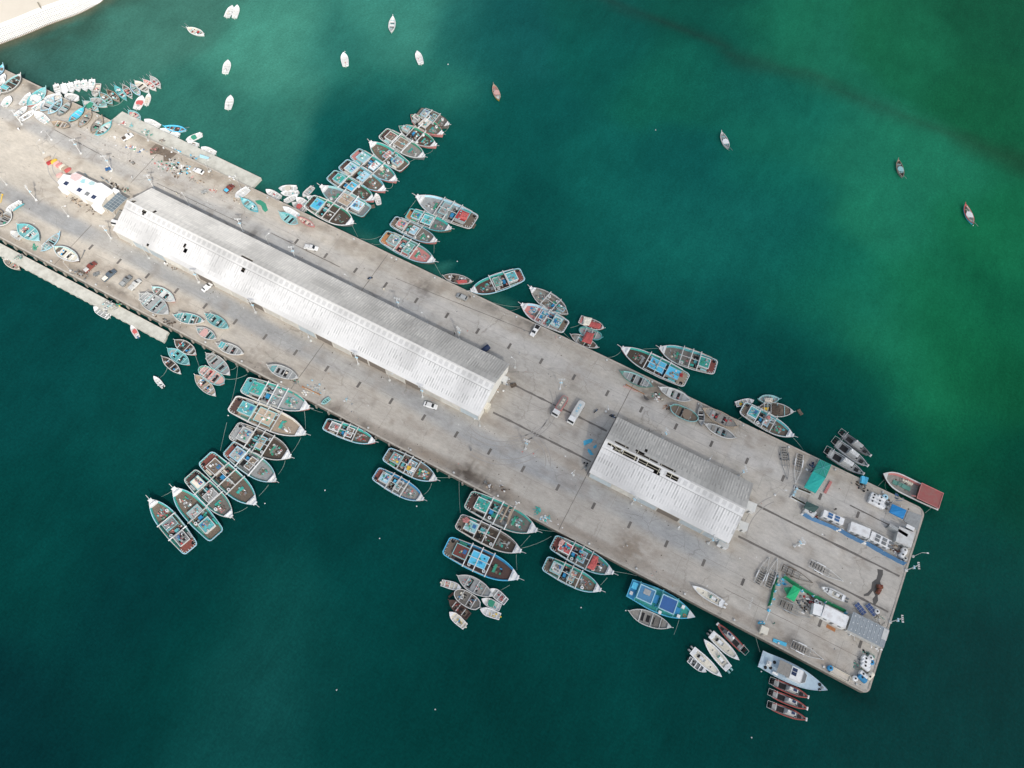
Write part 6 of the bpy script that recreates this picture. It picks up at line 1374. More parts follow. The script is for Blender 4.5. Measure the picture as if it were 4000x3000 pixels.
# planter walls
def planter(w,p1,p2,label):
    a=P(w,*p1,.4); b=P(w,*p2,.4); L=math.dist(a,b); root=empty('planter_wall',((a[0]+b[0])/2,(a[1]+b[1])/2,.01),math.atan2(b[1]-a[1],b[0]-a[0])); tag(root,label,'planter')
    m=M(); frame(m,-L/2,L/2,-.45,.45,0,.15,.6); m.build('trough',c_('W'),root)
    m=M(); m.box(-L/2+.15,L/2-.15,-.3,.3,0,.5); m.build('soil',c_('d'),root)
    r=random.Random(3)
    for i in range(4):
        m=M(); x=-L/2+L*(.3+.17*i); vs=[]
        for _ in range(60):
            u,v,wz=r.gauss(0,.3),r.gauss(0,.22),abs(r.gauss(.3,.2)); an=r.uniform(0,6.28); s=.09
            m.add([(x+u,v,.5+wz),(x+u+s*math.cos(an),v+s*math.sin(an),.5+wz+.04),(x+u-s*math.sin(an),v+s*math.cos(an),.5+wz+.08)],[(0,1,2)])
        m.build('shrub',paint('leaves',(.08,.10,.02),.8,.4,2),root)
planter('C',(90,85),(345,185),'white planter wall with shrubs below the teal tent'); planter('C',(35,235),(265,355),'white planter wall with shrubs by the dark green awning')
for i,(x,y,s) in enumerate(((125,120,'nearest the upper planter'),(95,170,'between the two planters'),(75,215,'nearest the lower planter'))):
    g=P('C',x,y,.5); r_=empty('gate_drum',(g[0],g[1],.01)); tag(r_,'pale blue drum at the gate, '+s,'drum','gate drums'); m=M(); m.cyl((0,0,0),.4,1,12); m.build('drum_shell',c_('s'),r_); m=M(); m.torus((0,0,.7),.41,.04); m.torus((0,0,1),.38,.04); m.build('hoop',c_('w'),r_)
# row of white and blue marker drums on the green fence corner
for i,(x,y) in enumerate(((445,415),(410,495),(383,588),(352,655),(335,730),(735,490),(880,558),(1030,637),(1285,765),(225,890),(262,890))):
    g=P('o',x,y,.6); r_=empty('marker_post',(g[0],g[1],.01)); sfx=['topmost','second','third','fourth','lowest'][i]+' of five on the short green fence' if i<5 else ['on the long green fence by the bright tent','on the long green fence by the red cloth','on the long green fence by the tyres','at the grey shed corner','at the outer end of the chain','beside the end one of the chain'][i-5]
    tag(r_,'blue and white cloth-draped barrier post '+sfx,'barrier post','blue and white barrier posts')
    m=M(); m.blob((0,0,0),.62,.5,.7,random.Random(i),n=9,k=3,rough=.4); m.build('blue_drape',fabric('S'),r_); m=M(); m.cyl((0,0,.2),.3,1.0,8,.12); m.build('white_cone',c_('W'),r_)
m=M(); a=P('o',335,750,.5); b=P('o',290,870,.5)
for i in range(9): m.cyl((a[0]+(b[0]-a[0])*i/9,a[1]+(b[1]-a[1])*i/9,.4),.1,.18,6)
tag(m.build('barrier_chain',c_('W')),'white link chain hung between blue and white posts','chain')
# boat trailers
def trailer(w,hx,hy,tx,ty,bw,label,k='w',roll=6,wheel=.25,name='boat_trailer'):
    a=P(w,hx,hy,.5); b=P(w,tx,ty,.5); L=math.dist(a,b); W=bw; root=empty(name,((a[0]+b[0])/2,(a[1]+b[1])/2,.012),math.atan2(a[1]-b[1],a[0]-b[0])); tag(root,label,'boat trailer','boat trailers on the pier head')
    m=M(); 
    for s in (-1,1): m.bar((-L*.48,s*W/2,.55),(L*.08,s*W/2,.55),.14,.12); m.bar((L*.08,s*W/2,.55),(L*.5,0,.5),.14,.12)
    for t in (-.47,-.3,-.1,.08): m.bar((L*t,-W/2,.53),(L*t,W/2,.53),.1)
    m.build('frame',c_(k),root)
    for i in range(roll):
        t=-.46+i*.46/roll; m=M(); m.cyl((L*t,-W*.32,.68),.1,W*.64,8,axis='y'); m.build('roller',c_('X'),root)
    for s in (-.2,.2):
        m=M(); m.bar((-L*.48,s*W,.66),(L*.15,s*W*.8,.66),.1); m.build('bunk',c_('g'),root)
    for s in (-1,1):
        m=M(); m.box(-L*.32,-L*.06,s*(W/2+.1)-.16,s*(W/2+.1)+.16,.62,.72); m.build('mudguard',c_('W' if k=='w' else k),root)
        for t in (-.26,-.13):
            m=M(); m.cyl((L*t,s*(W/2+.12)-.1,.32),.32,.2,10,axis='y'); m.build('wheel',c_('X'),root)
    m=M(); m.cyl((L*.44,0,0),.09,.6,8); m.build('jack_stand',c_('g'),root)
trailer('m',1220,1650,1150,1080,2.4,'dark long-necked boat trailer nearest the small warehouse','g')
trailer('n',340,755,400,390,2.2,'white-framed boat trailer by the green netted tent')
trailer('o',335,80,180,420,2.2,'white boat trailer farthest from the fence of a parallel pair')
trailer('o',435,100,310,465,2.2,'white boat trailer of the parallel pair nearest the green fence')
trailer('o',870,400,480,205,2.2,'rust-framed long trailer beside the parallel pair','D',roll=3)
trailer('o',1250,385,825,150,2.4,'boat trailer alone in the middle of the pier head')
trailer('o',850,835,455,640,2.6,'grey framed trailer inside the lower yard by the cabins','G',roll=4)
trailer('o',1005,1350,600,1150,2.4,'boat trailer by the lower quay edge near the patrol ship')
# tanks
def tank(w,x,y,label,k='W',r=1.1,h=1.6,rz=None,hor=False):
    g=P(w,x,y,h); root=empty('water_tank',(g[0],g[1],.012),rz or 0); tag(root,label,'water tank','plastic water tanks on the pier head')
    m=M()
    if hor: 
        m.cyl((-1.2,0,.85),.85,2.4,14,axis='x'); m.cyl((-1.35,0,.85),.6,2.7,12,axis='x')
        m.build('tank_shell',c_(k),root); m=M(); m.cyl((-.3,0,1.68),.3,.12,10); m.build('lid',c_('X'),root)
    else:
        m.cyl((0,0,0),r,h*.85,16); m.cyl((0,0,h*.85),r,h*.15,16,r*.6); m.build('tank_shell',c_(k),root); m=M(); m.cyl((0,0,h),.28,.1,10); m.build('lid',c_('X'),root)
TA=[(640,460,'first'),(615,520,'second'),(595,590,'third'),(790,515,'fourth'),(755,585,'fifth'),(735,655,'sixth')]
for i,(x,y,s) in enumerate(TA): tank('A',x+20,y+12,s+' white horizontal tank of the six in the upper cluster',hor=True,rz=-.15+.1*(i%3))
tank('A',825,700,'small round white tank at the lower corner of the six',r=.95,h=1.2); tank('A',885,500,'pale greenish square-cut tank behind the six','s',r=.9,h=1.1)
tank('C',1800,1060,'round white tank by the brush heap at the blue fence end',r=.95); tank('C',1775,1120,'horizontal white tank by the blue fence end',hor=True,rz=1.2); tank('C',1808,1190,'small clear tank at the very end of the blue fence','w',r=.7,h=1)
for x,y,s,k,hor in ((1588,1325,'round white tank topmost of the lower corner cluster','W',0),(1532,1345,'horizontal white tank first of three side by side','W',1),(1525,1390,'horizontal white tank second of three side by side','W',1),(1522,1435,'horizontal white tank third of three side by side','W',1),(1600,1380,'blue drum tank beside the three white ones','B',0),(1497,1535,'white tank standing over the blue one','W',1),(1485,1578,'blue tank under the white one at the corner','B',1),(1577,1550,'large cream tank lying at the pier corner','C',1),(1398,1580,'round white tank nearest the flat grey skip','W',0),(1668,752,'small white ring-topped tank by the solar array','W',0),(1092,1452,'blue ring tank at the end of the white skip','B',0)):
    tank('o',x,y,s,k,r=.8 if hor==0 else 1,h=1.2,hor=bool(hor),rz=-.3 if x!=1577 else 1.2)
def skip(w,p1,p2,p3,h,label,k='C'):
    cx,cy,rz,L,W=boxat(w,p1,p2,p3,h); root=empty('open_skip',(cx,cy,.2),rz); tag(root,label,'skip')
    m=M(); m.box(-L/2,L/2,-W/2,W/2,0,.08); frame(m,-L/2,L/2,-W/2,W/2,.08,.1,h-.1); m.build('skip_body',c_(k),root); m=M(); m.box(-L/2+.1,L/2-.1,-W/2+.1,W/2-.1,h*.5,h*.55); m.build('fill',c_('l'),root)
skip('o',(1120,1435),(1345,1560),(1300,1625),.9,'flat cream trough along the lower quay kerb')
small_block('o',(250,925),(340,965),(300,1045),2.0,'kiosk','dirty white kiosk box near the lower kerb','kiosk','C')
m=M(); a=P('o',380,1105,.3); b=P('o',545,1165,.3); L=math.dist(a,b)
for s in (-.35,0,.35): m.box(-L/2,L/2,s-.15,s+.15,.01,.3)
tag(m.build('pipe_bundle',fabric('S'),None,((a[0]+b[0])/2,(a[1]+b[1])/2,0),math.atan2(b[1]-a[1],b[0]-a[0])),'bright blue pontoon float lying along the lower kerb','float')
for i,(x,y) in enumerate(((1705,443),(1690,500))):
    g=P('o',x,y,.8); r=random.Random(i); root=empty('rusty_engine',(g[0],g[1],.012),.4+i); tag(root,['upper','lower'][i]+' of two rusty engine blocks standing in the dark puddle','engine block','rusty engine blocks in the puddle')
    m=M(); m.box(-.9,.9,-.6,.6,0,.9,0,.1); m.build('block',paint('rust',(.20,.07,.035),.9,.6,1.5,(.08,.03,.02)),root); m=M(); m.cyl((-.5,0,.9),.3,.4,8); m.build('cylinder_head',c_('K'),root); m=M(); m.cyl((.4,.1,.9),.25,.3,8); m.build('cylinder_head',c_('K'),root)
a=P('C',610,70,.4); 
def flat(w,p1,p2,p3,h,name,label,cat,k):
    cx,cy,rz,L,W=boxat(w,p1,p2,p3,h); m=M(); m.box(-L/2,L/2,-W/2,W/2,.012,h); 
    for i in range(5): x=-L/2+L*(i+.5)/5; m.box(x-.06,x+.06,-W/2-.03,W/2+.03,h,h+.05)
    return tag(m.build(name,fabric(k),None,(cx,cy,0),rz),label,cat)
flat('C',(545,170),(640,-5),(680,5),.5,'gangway_ramp','faded pink gangway ramp lying beside the teal tent','ramp','P')
flat('o',(1030,955),(1045,915),(1155,960),.06,'doormat_sheet','orange-brown sheet on the ground by the dirty white cabin','mat','q')
for i,(x,y,s) in enumerate(((915,625,'first'),(957,650,'second'))):
    g=P('o',x,y,.5); m=M(); m.torus((0,0,.2),.5,.2); m.torus((0,0,.5),.5,.18); tag(m.build('painted_tyre',c_('W'),None,(g[0],g[1],.02)),s+' white painted tyre beside the small cream cabin','tyre','white painted tyres by the cabin')
# blue crates on the quay edge
for i,(p1,p2,p3,s) in enumerate((((1165,660),(1205,670),(1190,740),'inner'),((1215,675),(1250,690),(1215,750),'outer'))):
    flat('n',p1,p2,p3,1.3,'float_block','pale blue '+s+' float block overhanging the upper quay edge','float','S')
gear_spots=[]
def pile(w,x,y,rx,ry,n,label,pal,cat='scrap heap',name='scrap_heap',z=.01,big=1.0):
    g=P(w,x,y,.3); r=random.Random(int(x*7+y)); m=M(); ks=sorted(set(pal)); ix={k:i for i,k in enumerate(ks)}
    for _ in range(n):
        k=ix[r.choice(pal)]; px,py=r.gauss(0,rx*.5),r.gauss(0,ry*.5); t=r.random()
        if t<.5: m.blob((px,py,0),r.uniform(.15,.55)*big,r.uniform(.15,.45)*big,r.uniform(.1,.4)*big,r,n=7,k=3,mi=k)
        elif t<.8: a_=r.uniform(.12,.35)*big; m.box(px-a_,px+a_,py-a_*.7,py+a_*.7,0,r.uniform(.1,.5),k)
        else: an=r.uniform(0,3.14); l=r.uniform(.3,1.1); m.bar((px-l*math.cos(an),py-l*math.sin(an),.12),(px+l*math.cos(an),py+l*math.sin(an),.16),.1,.1,k)
    o=m.build(name,[fabric(k) for k in ks],None,(g[0],g[1],z)); return tag(o,label,cat,None,'stuff')
PL=[('c',1000,880,2.6,2.6,46,'white and grey pots and gear piled beside the mud patch','WWwGoXaE'),('c',1160,960,3.2,2.4,52,'blue and white fishing pots piled by the white car','WWSGoXAd'),('c',860,900,3.5,1.6,24,'green, pink and white cloth bundles at the mud patch edge','EPWGw'),('c',400,640,2.6,1.2,14,'cluster of orange, white and green tubs near the slipway','rWWEb'),('c',545,700,1.4,1.2,9,'blue bins and bags standing alone in the upper boatyard','bbWG'),('c',1060,1040,3,1.6,20,'brown rubbish strewn below the pot piles','oDGdL'),('c',770,690,2.5,1.6,18,'brown nets heaped on the mud patch','dDoPk'),('c',1280,1090,1.6,1.2,10,'faded pink cloth heap below the white car','Ppoo'),('c',1580,1260,1.6,1.2,12,'pink and red nets beside the grey handcart','pPrC'),('c',1410,1130,1.5,1,8,'tan sacks lying near the stained ground','LDo'),('c',640,440,3,1.2,10,'pale green fishing net spread on the slipway','VaV'),('c',860,545,1.4,1,9,'brown bundle in the middle of the low slipway','DLo'),
 ('c',1310,790,1.2,1.6,12,'dark nets against the slipway wall','XGSg'),('c',1040,680,2.0,1,10,'white bags on the slipway kerb','WWGS'),('c',1860,1070,1.3,1,7,'white bundle on the slipway kerb near its end','WWw'),('c',1920,1410,1.8,1.2,9,'tan crates by the white skiff on land','LCDo'),('c',290,285,1.2,1.2,8,'bright red cloth pile on the slipway start','rrRW'),('c',390,330,1.6,.8,6,'turquoise sheet bundle on the slipway start','AAA'),('c',430,860,1.2,.8,8,'dark rubbish alone on the upper road','dgo'),('c',180,500,1,.8,6,'white bag bundle near the white pickup','WWw'),
 ('e',1340,1085,2.2,2.2,40,'grey-white net heap on the scalloped jetty','wwGwOa'),('e',1455,1075,1,1,12,'yellow-green weed heap on the scalloped jetty','YVEo'),('e',230,480,2,1.6,14,'dark green net stain on the scalloped jetty','VGo'),('e',430,365,1.3,1,18,'bright green net on the lower boatyard','EEV'),('e',1000,700,3,1.2,26,'dark nets strewn along the lower kerb','dgGo'),('e',2080,1290,3,1,22,'dark brown nets along the kerb by the silver-grey boat','dodg'),('e',1640,320,1.4,.8,8,'white tubs at the long warehouse wall','WwG'),('e',2060,560,1.4,.8,9,'dark rubbish at the long warehouse wall','dgXW'),('e',2140,630,1.3,.8,8,'grey scraps near the long warehouse wall','oGD'),
 ('D',1200,680,1.6,1.2,8,'white scraps on the white house roof edge ground','wWC'),('D',1700,560,2.6,1.6,22,'rubbish strewn behind the white house','dDoWX'),('D',2010,690,1.6,1.3,14,'green and grey rubbish by the house canopy','VoGd'),('D',640,950,3,1.2,20,'brown twigs and scraps before the white house','DodL'),('D',1200,1230,3.2,1.6,26,'dark brush and rubbish by the house annex','dDoX'),('D',760,1120,1.2,.8,6,'bench frame and dark scraps before the house','gdL'),('D',1560,120,1.6,1,14,'white and red scraps in the cart area','WPCb'),
 ('f',2140,990,3,1.6,26,'grey plastic netting heap on the lower quay','wwGs'),('f',2000,1050,1.2,.8,9,'white rope and bag heap beside the orange pipes','WCw'),('f',1850,900,3,.8,16,'dark green nets below the grey black-holed boat','dVog'),('q',500,35,1.4,.8,7,'blue and white scraps near the small dinghy','sWG'),
 ('r',840,160,1.6,1.4,12,'timber pallets and crates on the lower quay','oDLW'),('r',780,100,.8,1.8,12,'dark poles lying by the pallets','gdo'),('r',1000,170,1.6,1.2,12,'brown scraps and a white box by the pallets','dDkW'),('r',1410,460,1.0,1.6,16,'turquoise net on the lower quay near the kerb','AAT'),('r',1510,540,1.8,1,18,'turquoise and white net at the lower kerb','ATws'),('r',1150,350,.7,.5,5,'small white bag by the plank-loaded dhow','Ww'),
 ('l',790,930,1.6,1.4,20,'pale and dark rope scraps on the wet upper quay','WGLVXo'),('l',850,960,.5,.4,2,'two small pinkish boxes near the rope scraps','pC'),('l',960,1080,1.2,1,10,'rusty scraps at the nose of the green boat','dqo'),('u',560,290,1.8,1.6,18,'junk beside the sheet lean-to','WwGbD'),('u',450,350,2,1.4,16,'mixed junk along the long warehouse gable','oWLGd'),('u',1540,1300,1,.7,8,'dark bicycles and scraps by the small warehouse','Xg'),('u',1540,1360,.8,.5,6,'grey scraps under the small warehouse corner','gG'),
 ('C',1520,330,1.6,1.3,26,'dark pots and white tubs beside the six tanks','XkWgW'),('C',1520,390,.8,.7,7,'cream crate junk beside the tanks','CLd'),('C',1640,1010,2.6,1.4,30,'dry brush heap between the last cabin and tanks','DLdod'),('C',1690,1120,2.4,1.4,22,'white and maroon junk at the blue fence end','WKgXW'),('C',1110,60,2.2,1.2,24,'dark machinery junk at the upper quay edge','Xgd'),('C',1690,240,1.6,1.6,18,'dark blue covered machinery near the cargo vessel','bMg'),('C',430,520,2,1,12,'coloured bags behind the guard hut','RGEd'),('C',215,960,1.6,1.2,14,'white broken pole parts by the mast','WWw'),
 ('n',570,530,1.8,2.2,30,'dark blue nets heaped beside the netted tent','NgMb'),('n',510,600,.8,.8,6,'grey crate and white drum by the netted tent','GW'),
 ('o',840,620,2.4,1.6,40,'black and red drums and tyres in the green fenced yard','XXXgRW'),('o',790,720,2.2,1.6,26,'black pots and white boxes beside the tyres','XXgWd'),('o',450,320,1.6,1,16,'grey-blue sheeting at the green fence corner','sMG'),('o',520,385,1.4,1.2,14,'blue tarpaulin heap at the green fence corner','SSB'),('o',855,575,1.2,.6,10,'maroon rope pile at the long green fence','KRd'),('o',1550,1290,1.6,1,20,'dark green pots above the lower corner tanks','VgX'),('o',1420,1420,2,1.6,16,'grey-green frames beside the lower corner tanks','GVg'),('o',1690,840,2,1.2,16,'pale crates and scraps below the solar arrays','CwVo'),('o',1340,1030,2.6,.8,12,'white panels leaning at the grey shed','WWw'),('o',1640,1180,1.8,.8,10,'white boxes below the grey shed corner','WWG'),('o',700,600,2.4,1.6,10,'dark grey cloth spread beside the green tent','gM')]
for w,x,y,rx,ry,n,lb,pal in PL: pile(w,x,y,rx,ry,n,lb,pal)
# green net crescent and blue sheets on the ground
def sheet(w,pts,k,label,cat='net',name='spread_net',h=.12):
    return cloth(w,pts,.02,k,label,name,cat,int(pts[0][0]),h,.06)
sheet('i',[(200,590),(300,580),(390,640),(430,760),(380,790),(330,740),(310,680),(240,640)],'E','curved heap of green net beside the turquoise and blue boat')
sheet('u',[(1515,1020),(1600,990),(1635,1000),(1610,1040),(1560,1060),(1520,1080)],'S','upper of three pale blue plastic sheets on the yard','sheet','plastic_sheet')
sheet('u',[(1565,1110),(1600,1130),(1640,1190),(1600,1195),(1570,1150)],'S','lowest of three pale blue plastic sheets on the yard','sheet','plastic_sheet')
sheet('u',[(1635,1085),(1680,1060),(1675,1100),(1640,1115)],'S','small pale blue plastic sheet nearest the small warehouse','sheet','plastic_sheet')
sheet('c',[(1400,745),(1540,790),(1520,820),(1400,790)],'s','pale wet film on the slipway near its end','sheet','plastic_sheet',.03)
for w,x,y,x2,y2,k,lb in (('l',350,745,620,885,'q','rust-orange mast pole lying by the green-edged boat'),('l',315,765,520,850,'p','paler pole beside the rust-orange mast'),('f',1960,980,2190,1080,'q','orange pipes lying beside the grey netting heap'),('f',2000,1000,2180,1090,'L','tan pole beside the orange pipes'),('B',1830,1260,1760,1430,'g','dark pole lying near the dark red pickup'),('d',35,770,10,890,'Y','yellow pole leaning at the photo edge'),('l',1990,1350,2120,1440,'O','grey pole lying beyond the long tan boat')):
    a=P(w,x,y,.2); b=P(w,x2,y2,.2); L=math.dist(a,b); m=M(); m.cyl((-L/2,0,.2),.18,L,8,.12,axis='x'); m.box(-L/2,-L/2+.3,-.25,.25,.01,.4)
    tag(m.build('spar_pole',fabric(k),None,((a[0]+b[0])/2,(a[1]+b[1])/2,0),math.atan2(b[1]-a[1],b[0]-a[0])),lb,'pole')
skiff('q',180,90,275,15,48,'small upside-looking green dinghy by the lower kerb',361,0,cols='VaVV',motor=None,heap=0,grp='small dinghies',name='rowing_dinghy')
# ---------------------------------------------------------------- people
def personmesh():
    me=bpy.data.meshes.new('person'); vs=[(0,0,.95),(0,.1,.9),(0,.12,.5),(.02,.12,.08),(.16,.13,.04),(0,-.1,.9),(.1,-.12,.5),(.02,-.12,.08),(.16,-.13,.04),(0,0,1.2),(0,0,1.42),(0,.2,1.4),(.03,.27,1.12),(.14,.25,.9),(0,-.2,1.4),(.03,-.27,1.12),(.1,-.26,.88),(0,0,1.54),(.02,0,1.68)]
    es=[(0,1),(1,2),(2,3),(3,4),(0,5),(5,6),(6,7),(7,8),(0,9),(9,10),(10,11),(11,12),(12,13),(10,14),(14,15),(15,16),(10,17),(17,18)]
    me.from_pydata(vs,es,[]); o=bpy.data.objects.new('person',me); col.objects.link(o)
    md=o.modifiers.new('s','SKIN'); rr=[.14,.11,.08,.06,.05,.11,.08,.06,.05,.15,.15,.08,.06,.05,.08,.06,.05,.06,.10]
    for v,r_ in zip(me.skin_vertices[0].data,rr): v.radius=(r_,r_)
    me.skin_vertices[0].data[0].use_root=True
    o.modifiers.new('u','SUBSURF').levels=1
    dg=bpy.context.evaluated_depsgraph_get(); m2=bpy.data.meshes.new_from_object(o.evaluated_get(dg)); m2.name='person'; bpy.data.objects.remove(o); return m2
pm=personmesh()
for i,(w,x,y,k,s) in enumerate((('q',2022,655,'g','person in dark clothes alone on the lower quay'),('t',1105,225,'W','person in white standing by the brown stain'),('x',1105,508,'C','person beside the drain cover on the upper road'),('x',1715,890,'X','person in black walking above the long warehouse'),('u',125,1132,'g','person near the lower quay below the long warehouse'),('c',425,1080,'W','person in white crossing the upper road'),('c',1065,1310,'C','person bent over by the long warehouse corner'),('b',320,1345,'W','person on the upper road near the boatyard'),('k',1045,1200,'W','person in white near the warehouse corner'),('k',430,505,'d','person beside the silver grey estate car'),('k',1490,1000,'p','person in pink near the upper quay edge'),('u',1293,350,'l','person by the mast near the tank trucks'),('o',390,900,'V','person in green beside the barrier posts'),('C',725,430,'X','person in black behind the solar cabin'),('e',2035,565,'W','person in white at the long warehouse wall'))):
    me=pm.copy() if i else pm; me.materials.clear(); me.materials.append(fabric(k)); o=bpy.data.objects.new('person',me); col.objects.link(o); g=P(w,x,y,.9); o.location=(g[0],g[1],.02); o.rotation_euler.z=i*1.3; tag(o,s,'person')
    m=M(); m.blob((0.01,0,1.70),.11,.11,.10,random.Random(1),n=8,k=4,rough=.05); m.build('hair',c_('X'),o)
# motorcycles
def moto(w,x,y,rz,label):
    g=P(w,x,y,.5); r=empty('parked_motorcycle',(g[0],g[1],.012),rz); tag(r,label,'motorcycle','motorcycles parked by the small warehouse')
    for xx in (-.65,.65):
        m=M(); m.cyl((xx,-.07,.32),.32,.14,12,axis='y'); m.build('wheel',c_('X'),r)
    m=M(); m.box(-.5,.4,-.14,.14,.4,.75,0,.04); m.bar((.4,0,.7),(.62,0,.35),.08); m.build('body',c_('b'),r)
    m=M(); m.box(-.6,.05,-.16,.16,.75,.88); m.build('saddle',c_('X'),r)
    m=M(); m.bar((.42,-.38,1.0),(.42,.38,1.0),.05); m.bar((.42,0,.7),(.42,0,1.0),.06); m.build('handlebar',c_('g'),r)
moto('u',1868,700,.6,'dark motorcycle by the top corner of the small warehouse, upper one'); moto('u',1885,722,.2,'motorcycle with white seat bag beside the darker one'); moto('u',1670,648,1.2,'lone dark motorcycle on the yard'); moto('x',985,412,.8,'motorcycle standing on the crack above the long warehouse')
# ---------------------------------------------------------------- ropes and buoys
ROPES=[('h',1650,320,1745,305,1690,365,'from the outermost upper raft dhow'),('h',1250,745,1350,690,1300,715,'between the canopy dhow and the reversed dhow'),('h',975,1060,1055,985,1040,1050,'looped between two blue-canopied dhows'),('h',1465,635,1555,565,1530,610,'under the bow of the sharp-sterned dhow'),('h',1195,1390,1340,1210,1270,1300,'from the large brown dhow bow to its neighbour'),('h',555,1520,625,1659,590,1590,'from the sky-blue-roofed dhow to the quay'),('j',1100,1145,1220,1355,1165,1260,'running to the small netted boat'),('j',30,780,330,740,190,790,'from the olive-net dhow stern to the quay'),('j',190,850,345,850,260,868,'shorter one below the olive-net dhow stern'),('j',1087,850,1087,990,1090,920,'hanging between two dhows of the middle raft'),('k',720,575,1050,628,880,615,'from the tan-foredeck dhow to the quay'),('k',905,680,1050,640,980,665,'second from the tan-foredeck dhow'),('k',1575,935,1710,1060,1640,1000,'from the blue-clothed dhow stern to the quay'),('l',100,355,275,270,200,330,'from the blue tarpaulin dhow bow to the kerb'),('l',600,235,820,225,710,228,'between the two long dhow bows'),('m',1320,930,1490,1135,1420,1040,'from the green-railed dhow to the quay'),('m',370,610,460,545,410,580,'at the stern of the green-railed dhow'),('f',1065,1235,1165,730,1130,980,'longest one out from the lower quay'),('f',1060,775,1160,720,1120,760,'from the broad empty grey boat to the quay'),('f',985,880,1280,830,1130,885,'sagging from the round-sterned boat'),('f',210,865,300,740,260,820,'from the small drifting skiff'),('f',640,590,690,735,665,660,'between the green-hatched boat and the red-net boat'),('f',1985,1280,2000,1500,1998,1390,'down the bow of the freshly painted dhow'),('f',2060,1250,2212,1300,2140,1280,'thick one from the freshly painted dhow bow'),('g',950,350,1030,0,990,170,'straight up from the blue-edged stern'),('g',1820,390,1945,190,1890,290,'between the cardboard-roofed dhow and white dhow'),('g',1665,640,1750,470,1720,560,'from the grey foredeck dhow upward'),('g',1425,910,1545,770,1490,840,'from the blue-edged dhow bow'),('g',1120,1120,1285,1045,1200,1095,'from the pink-clothed dhow bow'),('g',225,915,350,850,290,885,'between the two reversed dhow bows'),('q',1440,1205,1535,1070,1500,1150,'between the two lower quay dhows'),('q',1610,997,1820,990,1710,997,'from the orange-bundled dhow to the kerb'),('q',1875,1040,1890,1430,1878,1240,'dropping into the water by the fender'),('r',1215,895,1330,765,1270,830,'between the plank dhow and the magenta dhow'),('r',1225,920,1590,775,1420,860,'long one from the magenta dhow to the quay'),('r',1425,685,1640,712,1530,705,'from the plank dhow bow to the quay'),('r',1160,1000,1168,1190,1160,1100,'at the blue dhow bow'),('r',965,1440,1080,1375,1020,1410,'from the blue dhow to the small cluster'),('t',975,505,1210,550,1100,525,'from the red-tarpaulin dhow along the quay'),('t',820,650,890,570,855,612,'between the red-tarpaulin dhow and its neighbour'),('t',1610,1185,1665,1030,1640,1110,'at the blue trawler bow'),('b',1850,935,2140,830,2010,935,'curving under the moored fan'),('A',725,265,850,130,785,200,'thick one at the cargo vessel bow'),('A',900,350,885,175,870,270,'second one at the cargo vessel bow'),('A',1735,850,1900,715,1815,785,'from the cargo vessel stern to the pier corner'),('k',1670,885,1795,840,1735,868,'from the tan-sterned boat to the dhow'),('p',1110,420,1165,620,1135,520,'from the kerb to the patrol ship stern'),('l',1100,790,1210,870,1160,835,'from the blue tarpaulin dhow stern')]
rm=paint('rope',(.30,.38,.33),.9,.2)
for w,x,y,x2,y2,mx_,my_,s in ROPES:
    a=P(w,x,y,-.4); b=P(w,x2,y2,-.4); c=P(w,mx_,my_,-1.7); pts=[]
    for i in range(9):
        t=i/8; zz=-.4-1.2*(1-(2*t-1)**2); cc=P(w,mx_,my_,-1.6); bx=2*cc[0]-(a[0]+b[0])/2; by=2*cc[1]-(a[1]+b[1])/2
        pts.append(((1-t)**2*a[0]+2*t*(1-t)*bx+t*t*b[0],(1-t)**2*a[1]+2*t*(1-t)*by+t*t*b[1],zz))
    m=M(); m.tube([(p[0]-a[0],p[1]-a[1],p[2]) for p in pts],.055,4); tag(m.build('mooring_rope',rm,None,(a[0],a[1],0)),'pale mooring rope '+s,'rope','mooring ropes')
for i,(w,x,y,s) in enumerate((('t',608,893,'floating below the two-ringed dhow'),('t',1092,926,'at the bow end of the bare grey boat'),('Z',1315,2695,'on the lower open water, nearer the photo middle'),('Z',1700,2771,'on the lower open water, second from the other'),('Z',2936,2881,'lowest of all in the photo'),('q',220,1153,'below the pink-clothed dhow'),('q',1352,1350,'below the turquoise-roofed dhow bow'),('y',1438,557,'alone in dark water near the top'),('p',1182,862,'beside the patrol ship stern'),('j',1425,1110,'above the small netted boat'),('g',1500,1000,'in the water inside the big raft'),('f',1048,1337,'on the line beside the white dhow'),('y',547,446,'at the bow of the skiff over the dark patch'),('z',2030,795,'behind the red-bowed anchored boat'),('Z',2561,508,'alone in the upper middle water'),('Z',1483,2103,'off the lower quay below the long warehouse'))):
    g=P(w,x,y,WATER); m=M(); m.blob((0,0,-.12),.22,.22,.33,random.Random(2),n=10,k=5,rough=.02); m.cyl((0,0,.3),.06,.14,6); tag(m.build('mooring_buoy',c_('W'),None,(g[0],g[1],WATER)),'small white buoy '+s,'buoy','small white mooring buoys')

# ---------------------------------------------------------------- cloud, light, camera
SUNAZ=math.radians(-41.5); SUNEL=math.radians(43)
sd=Vector((math.cos(SUNAZ)*math.cos(SUNEL),math.sin(SUNAZ)*math.cos(SUNEL),math.sin(SUNEL)))
ZC=520.0; offx,offy=sd.x/sd.z*ZC,sd.y/sd.z*ZC
cm=bpy.data.materials.new('cloud_vapour'); cm.use_nodes=True; nt=cm.node_tree; nt.nodes.clear()
o_=nd(nt,'ShaderNodeOutputMaterial'); mix=nd(nt,'ShaderNodeMixShader'); tr=nd(nt,'ShaderNodeBsdfTransparent'); tl=nd(nt,'ShaderNodeBsdfTranslucent'); tl.inputs[0].default_value=(.97,.96,.94,1)
vc=nd(nt,'ShaderNodeVertexColor'); vc.layer_name='tint'; sx_=nd(nt,'ShaderNodeSeparateColor'); nt.links.new(vc.outputs[0],sx_.inputs[0])
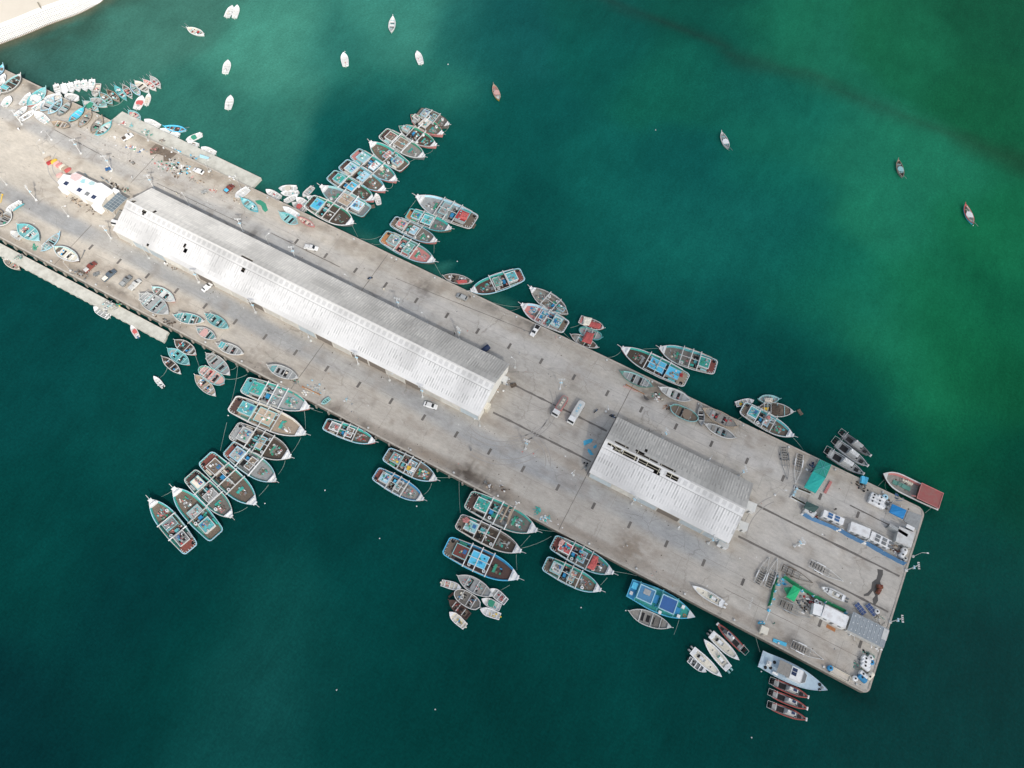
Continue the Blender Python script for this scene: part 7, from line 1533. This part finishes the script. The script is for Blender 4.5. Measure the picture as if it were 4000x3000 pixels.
nt.links.new(sx_.outputs[0],mix.inputs[0]); nt.links.new(tr.outputs[0],mix.inputs[1]); nt.links.new(tl.outputs[0],mix.inputs[2]); nt.links.new(mix.outputs[0],o_.inputs[0])
cxs=np.arange(-300,701,25.); cys=np.arange(-500,901,25.); CX,CY=np.meshgrid(cxs,cys,indexing='ij')
dens=COVER*sst(-230,10,CX+.1*(CY-90))*(1-sst(500,690,CX))*(1-sst(700,890,CY))*sst(-490,-300,CY)
n_=CX.shape; idx=np.arange(CX.size).reshape(n_); fs=np.stack([idx[:-1,:-1],idx[1:,:-1],idx[1:,1:],idx[:-1,1:]],-1).reshape(-1,4).tolist()
zz=ZC+12*vnoise(CX,CY,120,51)
cl=vmesh('cloud',np.stack([(CX+offx).ravel(),(CY+offy).ravel(),zz.ravel()],-1),fs,np.repeat(dens.ravel()[:,None],3,1),cm); tag(cl,'thin soft-edged cloud drifting high above the pier head','cloud',None,'structure')
w=bpy.data.worlds.new('World'); scn.world=w; w.use_nodes=True; nt=w.node_tree; bg=nt.nodes['Background']; sk=nd(nt,'ShaderNodeTexSky',sky_type='NISHITA'); sk.sun_disc=False; sk.sun_elevation=SUNEL; sk.sun_rotation=math.pi/2-SUNAZ; sk.air_density=1.0; sk.dust_density=2.0
nt.links.new(sk.outputs[0],bg.inputs[0]); bg.inputs[1].default_value=.19; hs=nd(nt,'ShaderNodeHueSaturation'); hs.inputs['Saturation'].default_value=.6; nt.links.new(sk.outputs[0],hs.inputs['Color']); nt.links.new(hs.outputs[0],bg.inputs[0])
sl=bpy.data.lights.new('sun','SUN'); sl.energy=4.1; sl.angle=math.radians(1.6); sl.color=(1,.95,.88); so=bpy.data.objects.new('sun',sl); col.objects.link(so); so.rotation_euler=sd.to_track_quat('Z','Y').to_euler()
cd=bpy.data.cameras.new('camera'); co=bpy.data.objects.new('camera',cd); col.objects.link(co); scn.camera=co
cd.sensor_fit='HORIZONTAL'; cd.sensor_width=36; cd.lens=36*FOC/4000; cd.clip_start=1; cd.clip_end=20000
def wdir(v): return Vector((KY*v[0]-SY*v[1],SY*v[0]+KY*v[1],v[2]))
R_=wdir((1,0,0)); U_=wdir((0,math.cos(TILT),math.sin(TILT))); F_=wdir((0,math.sin(TILT),-math.cos(TILT)))
cr,sr=math.cos(ROLL),math.sin(ROLL); ix=R_*cr+U_*sr; iy=-R_*sr+U_*cr
mt=Matrix(((ix.x,iy.x,-F_.x,0),(ix.y,iy.y,-F_.y,0),(ix.z,iy.z,-F_.z,HCAM),(0,0,0,1))); co.matrix_world=mt
scn.view_settings.view_transform='Standard'; scn.view_settings.look='None'; scn.view_settings.exposure=0
scn.cycles.max_bounces=6; scn.cycles.transparent_max_bounces=8
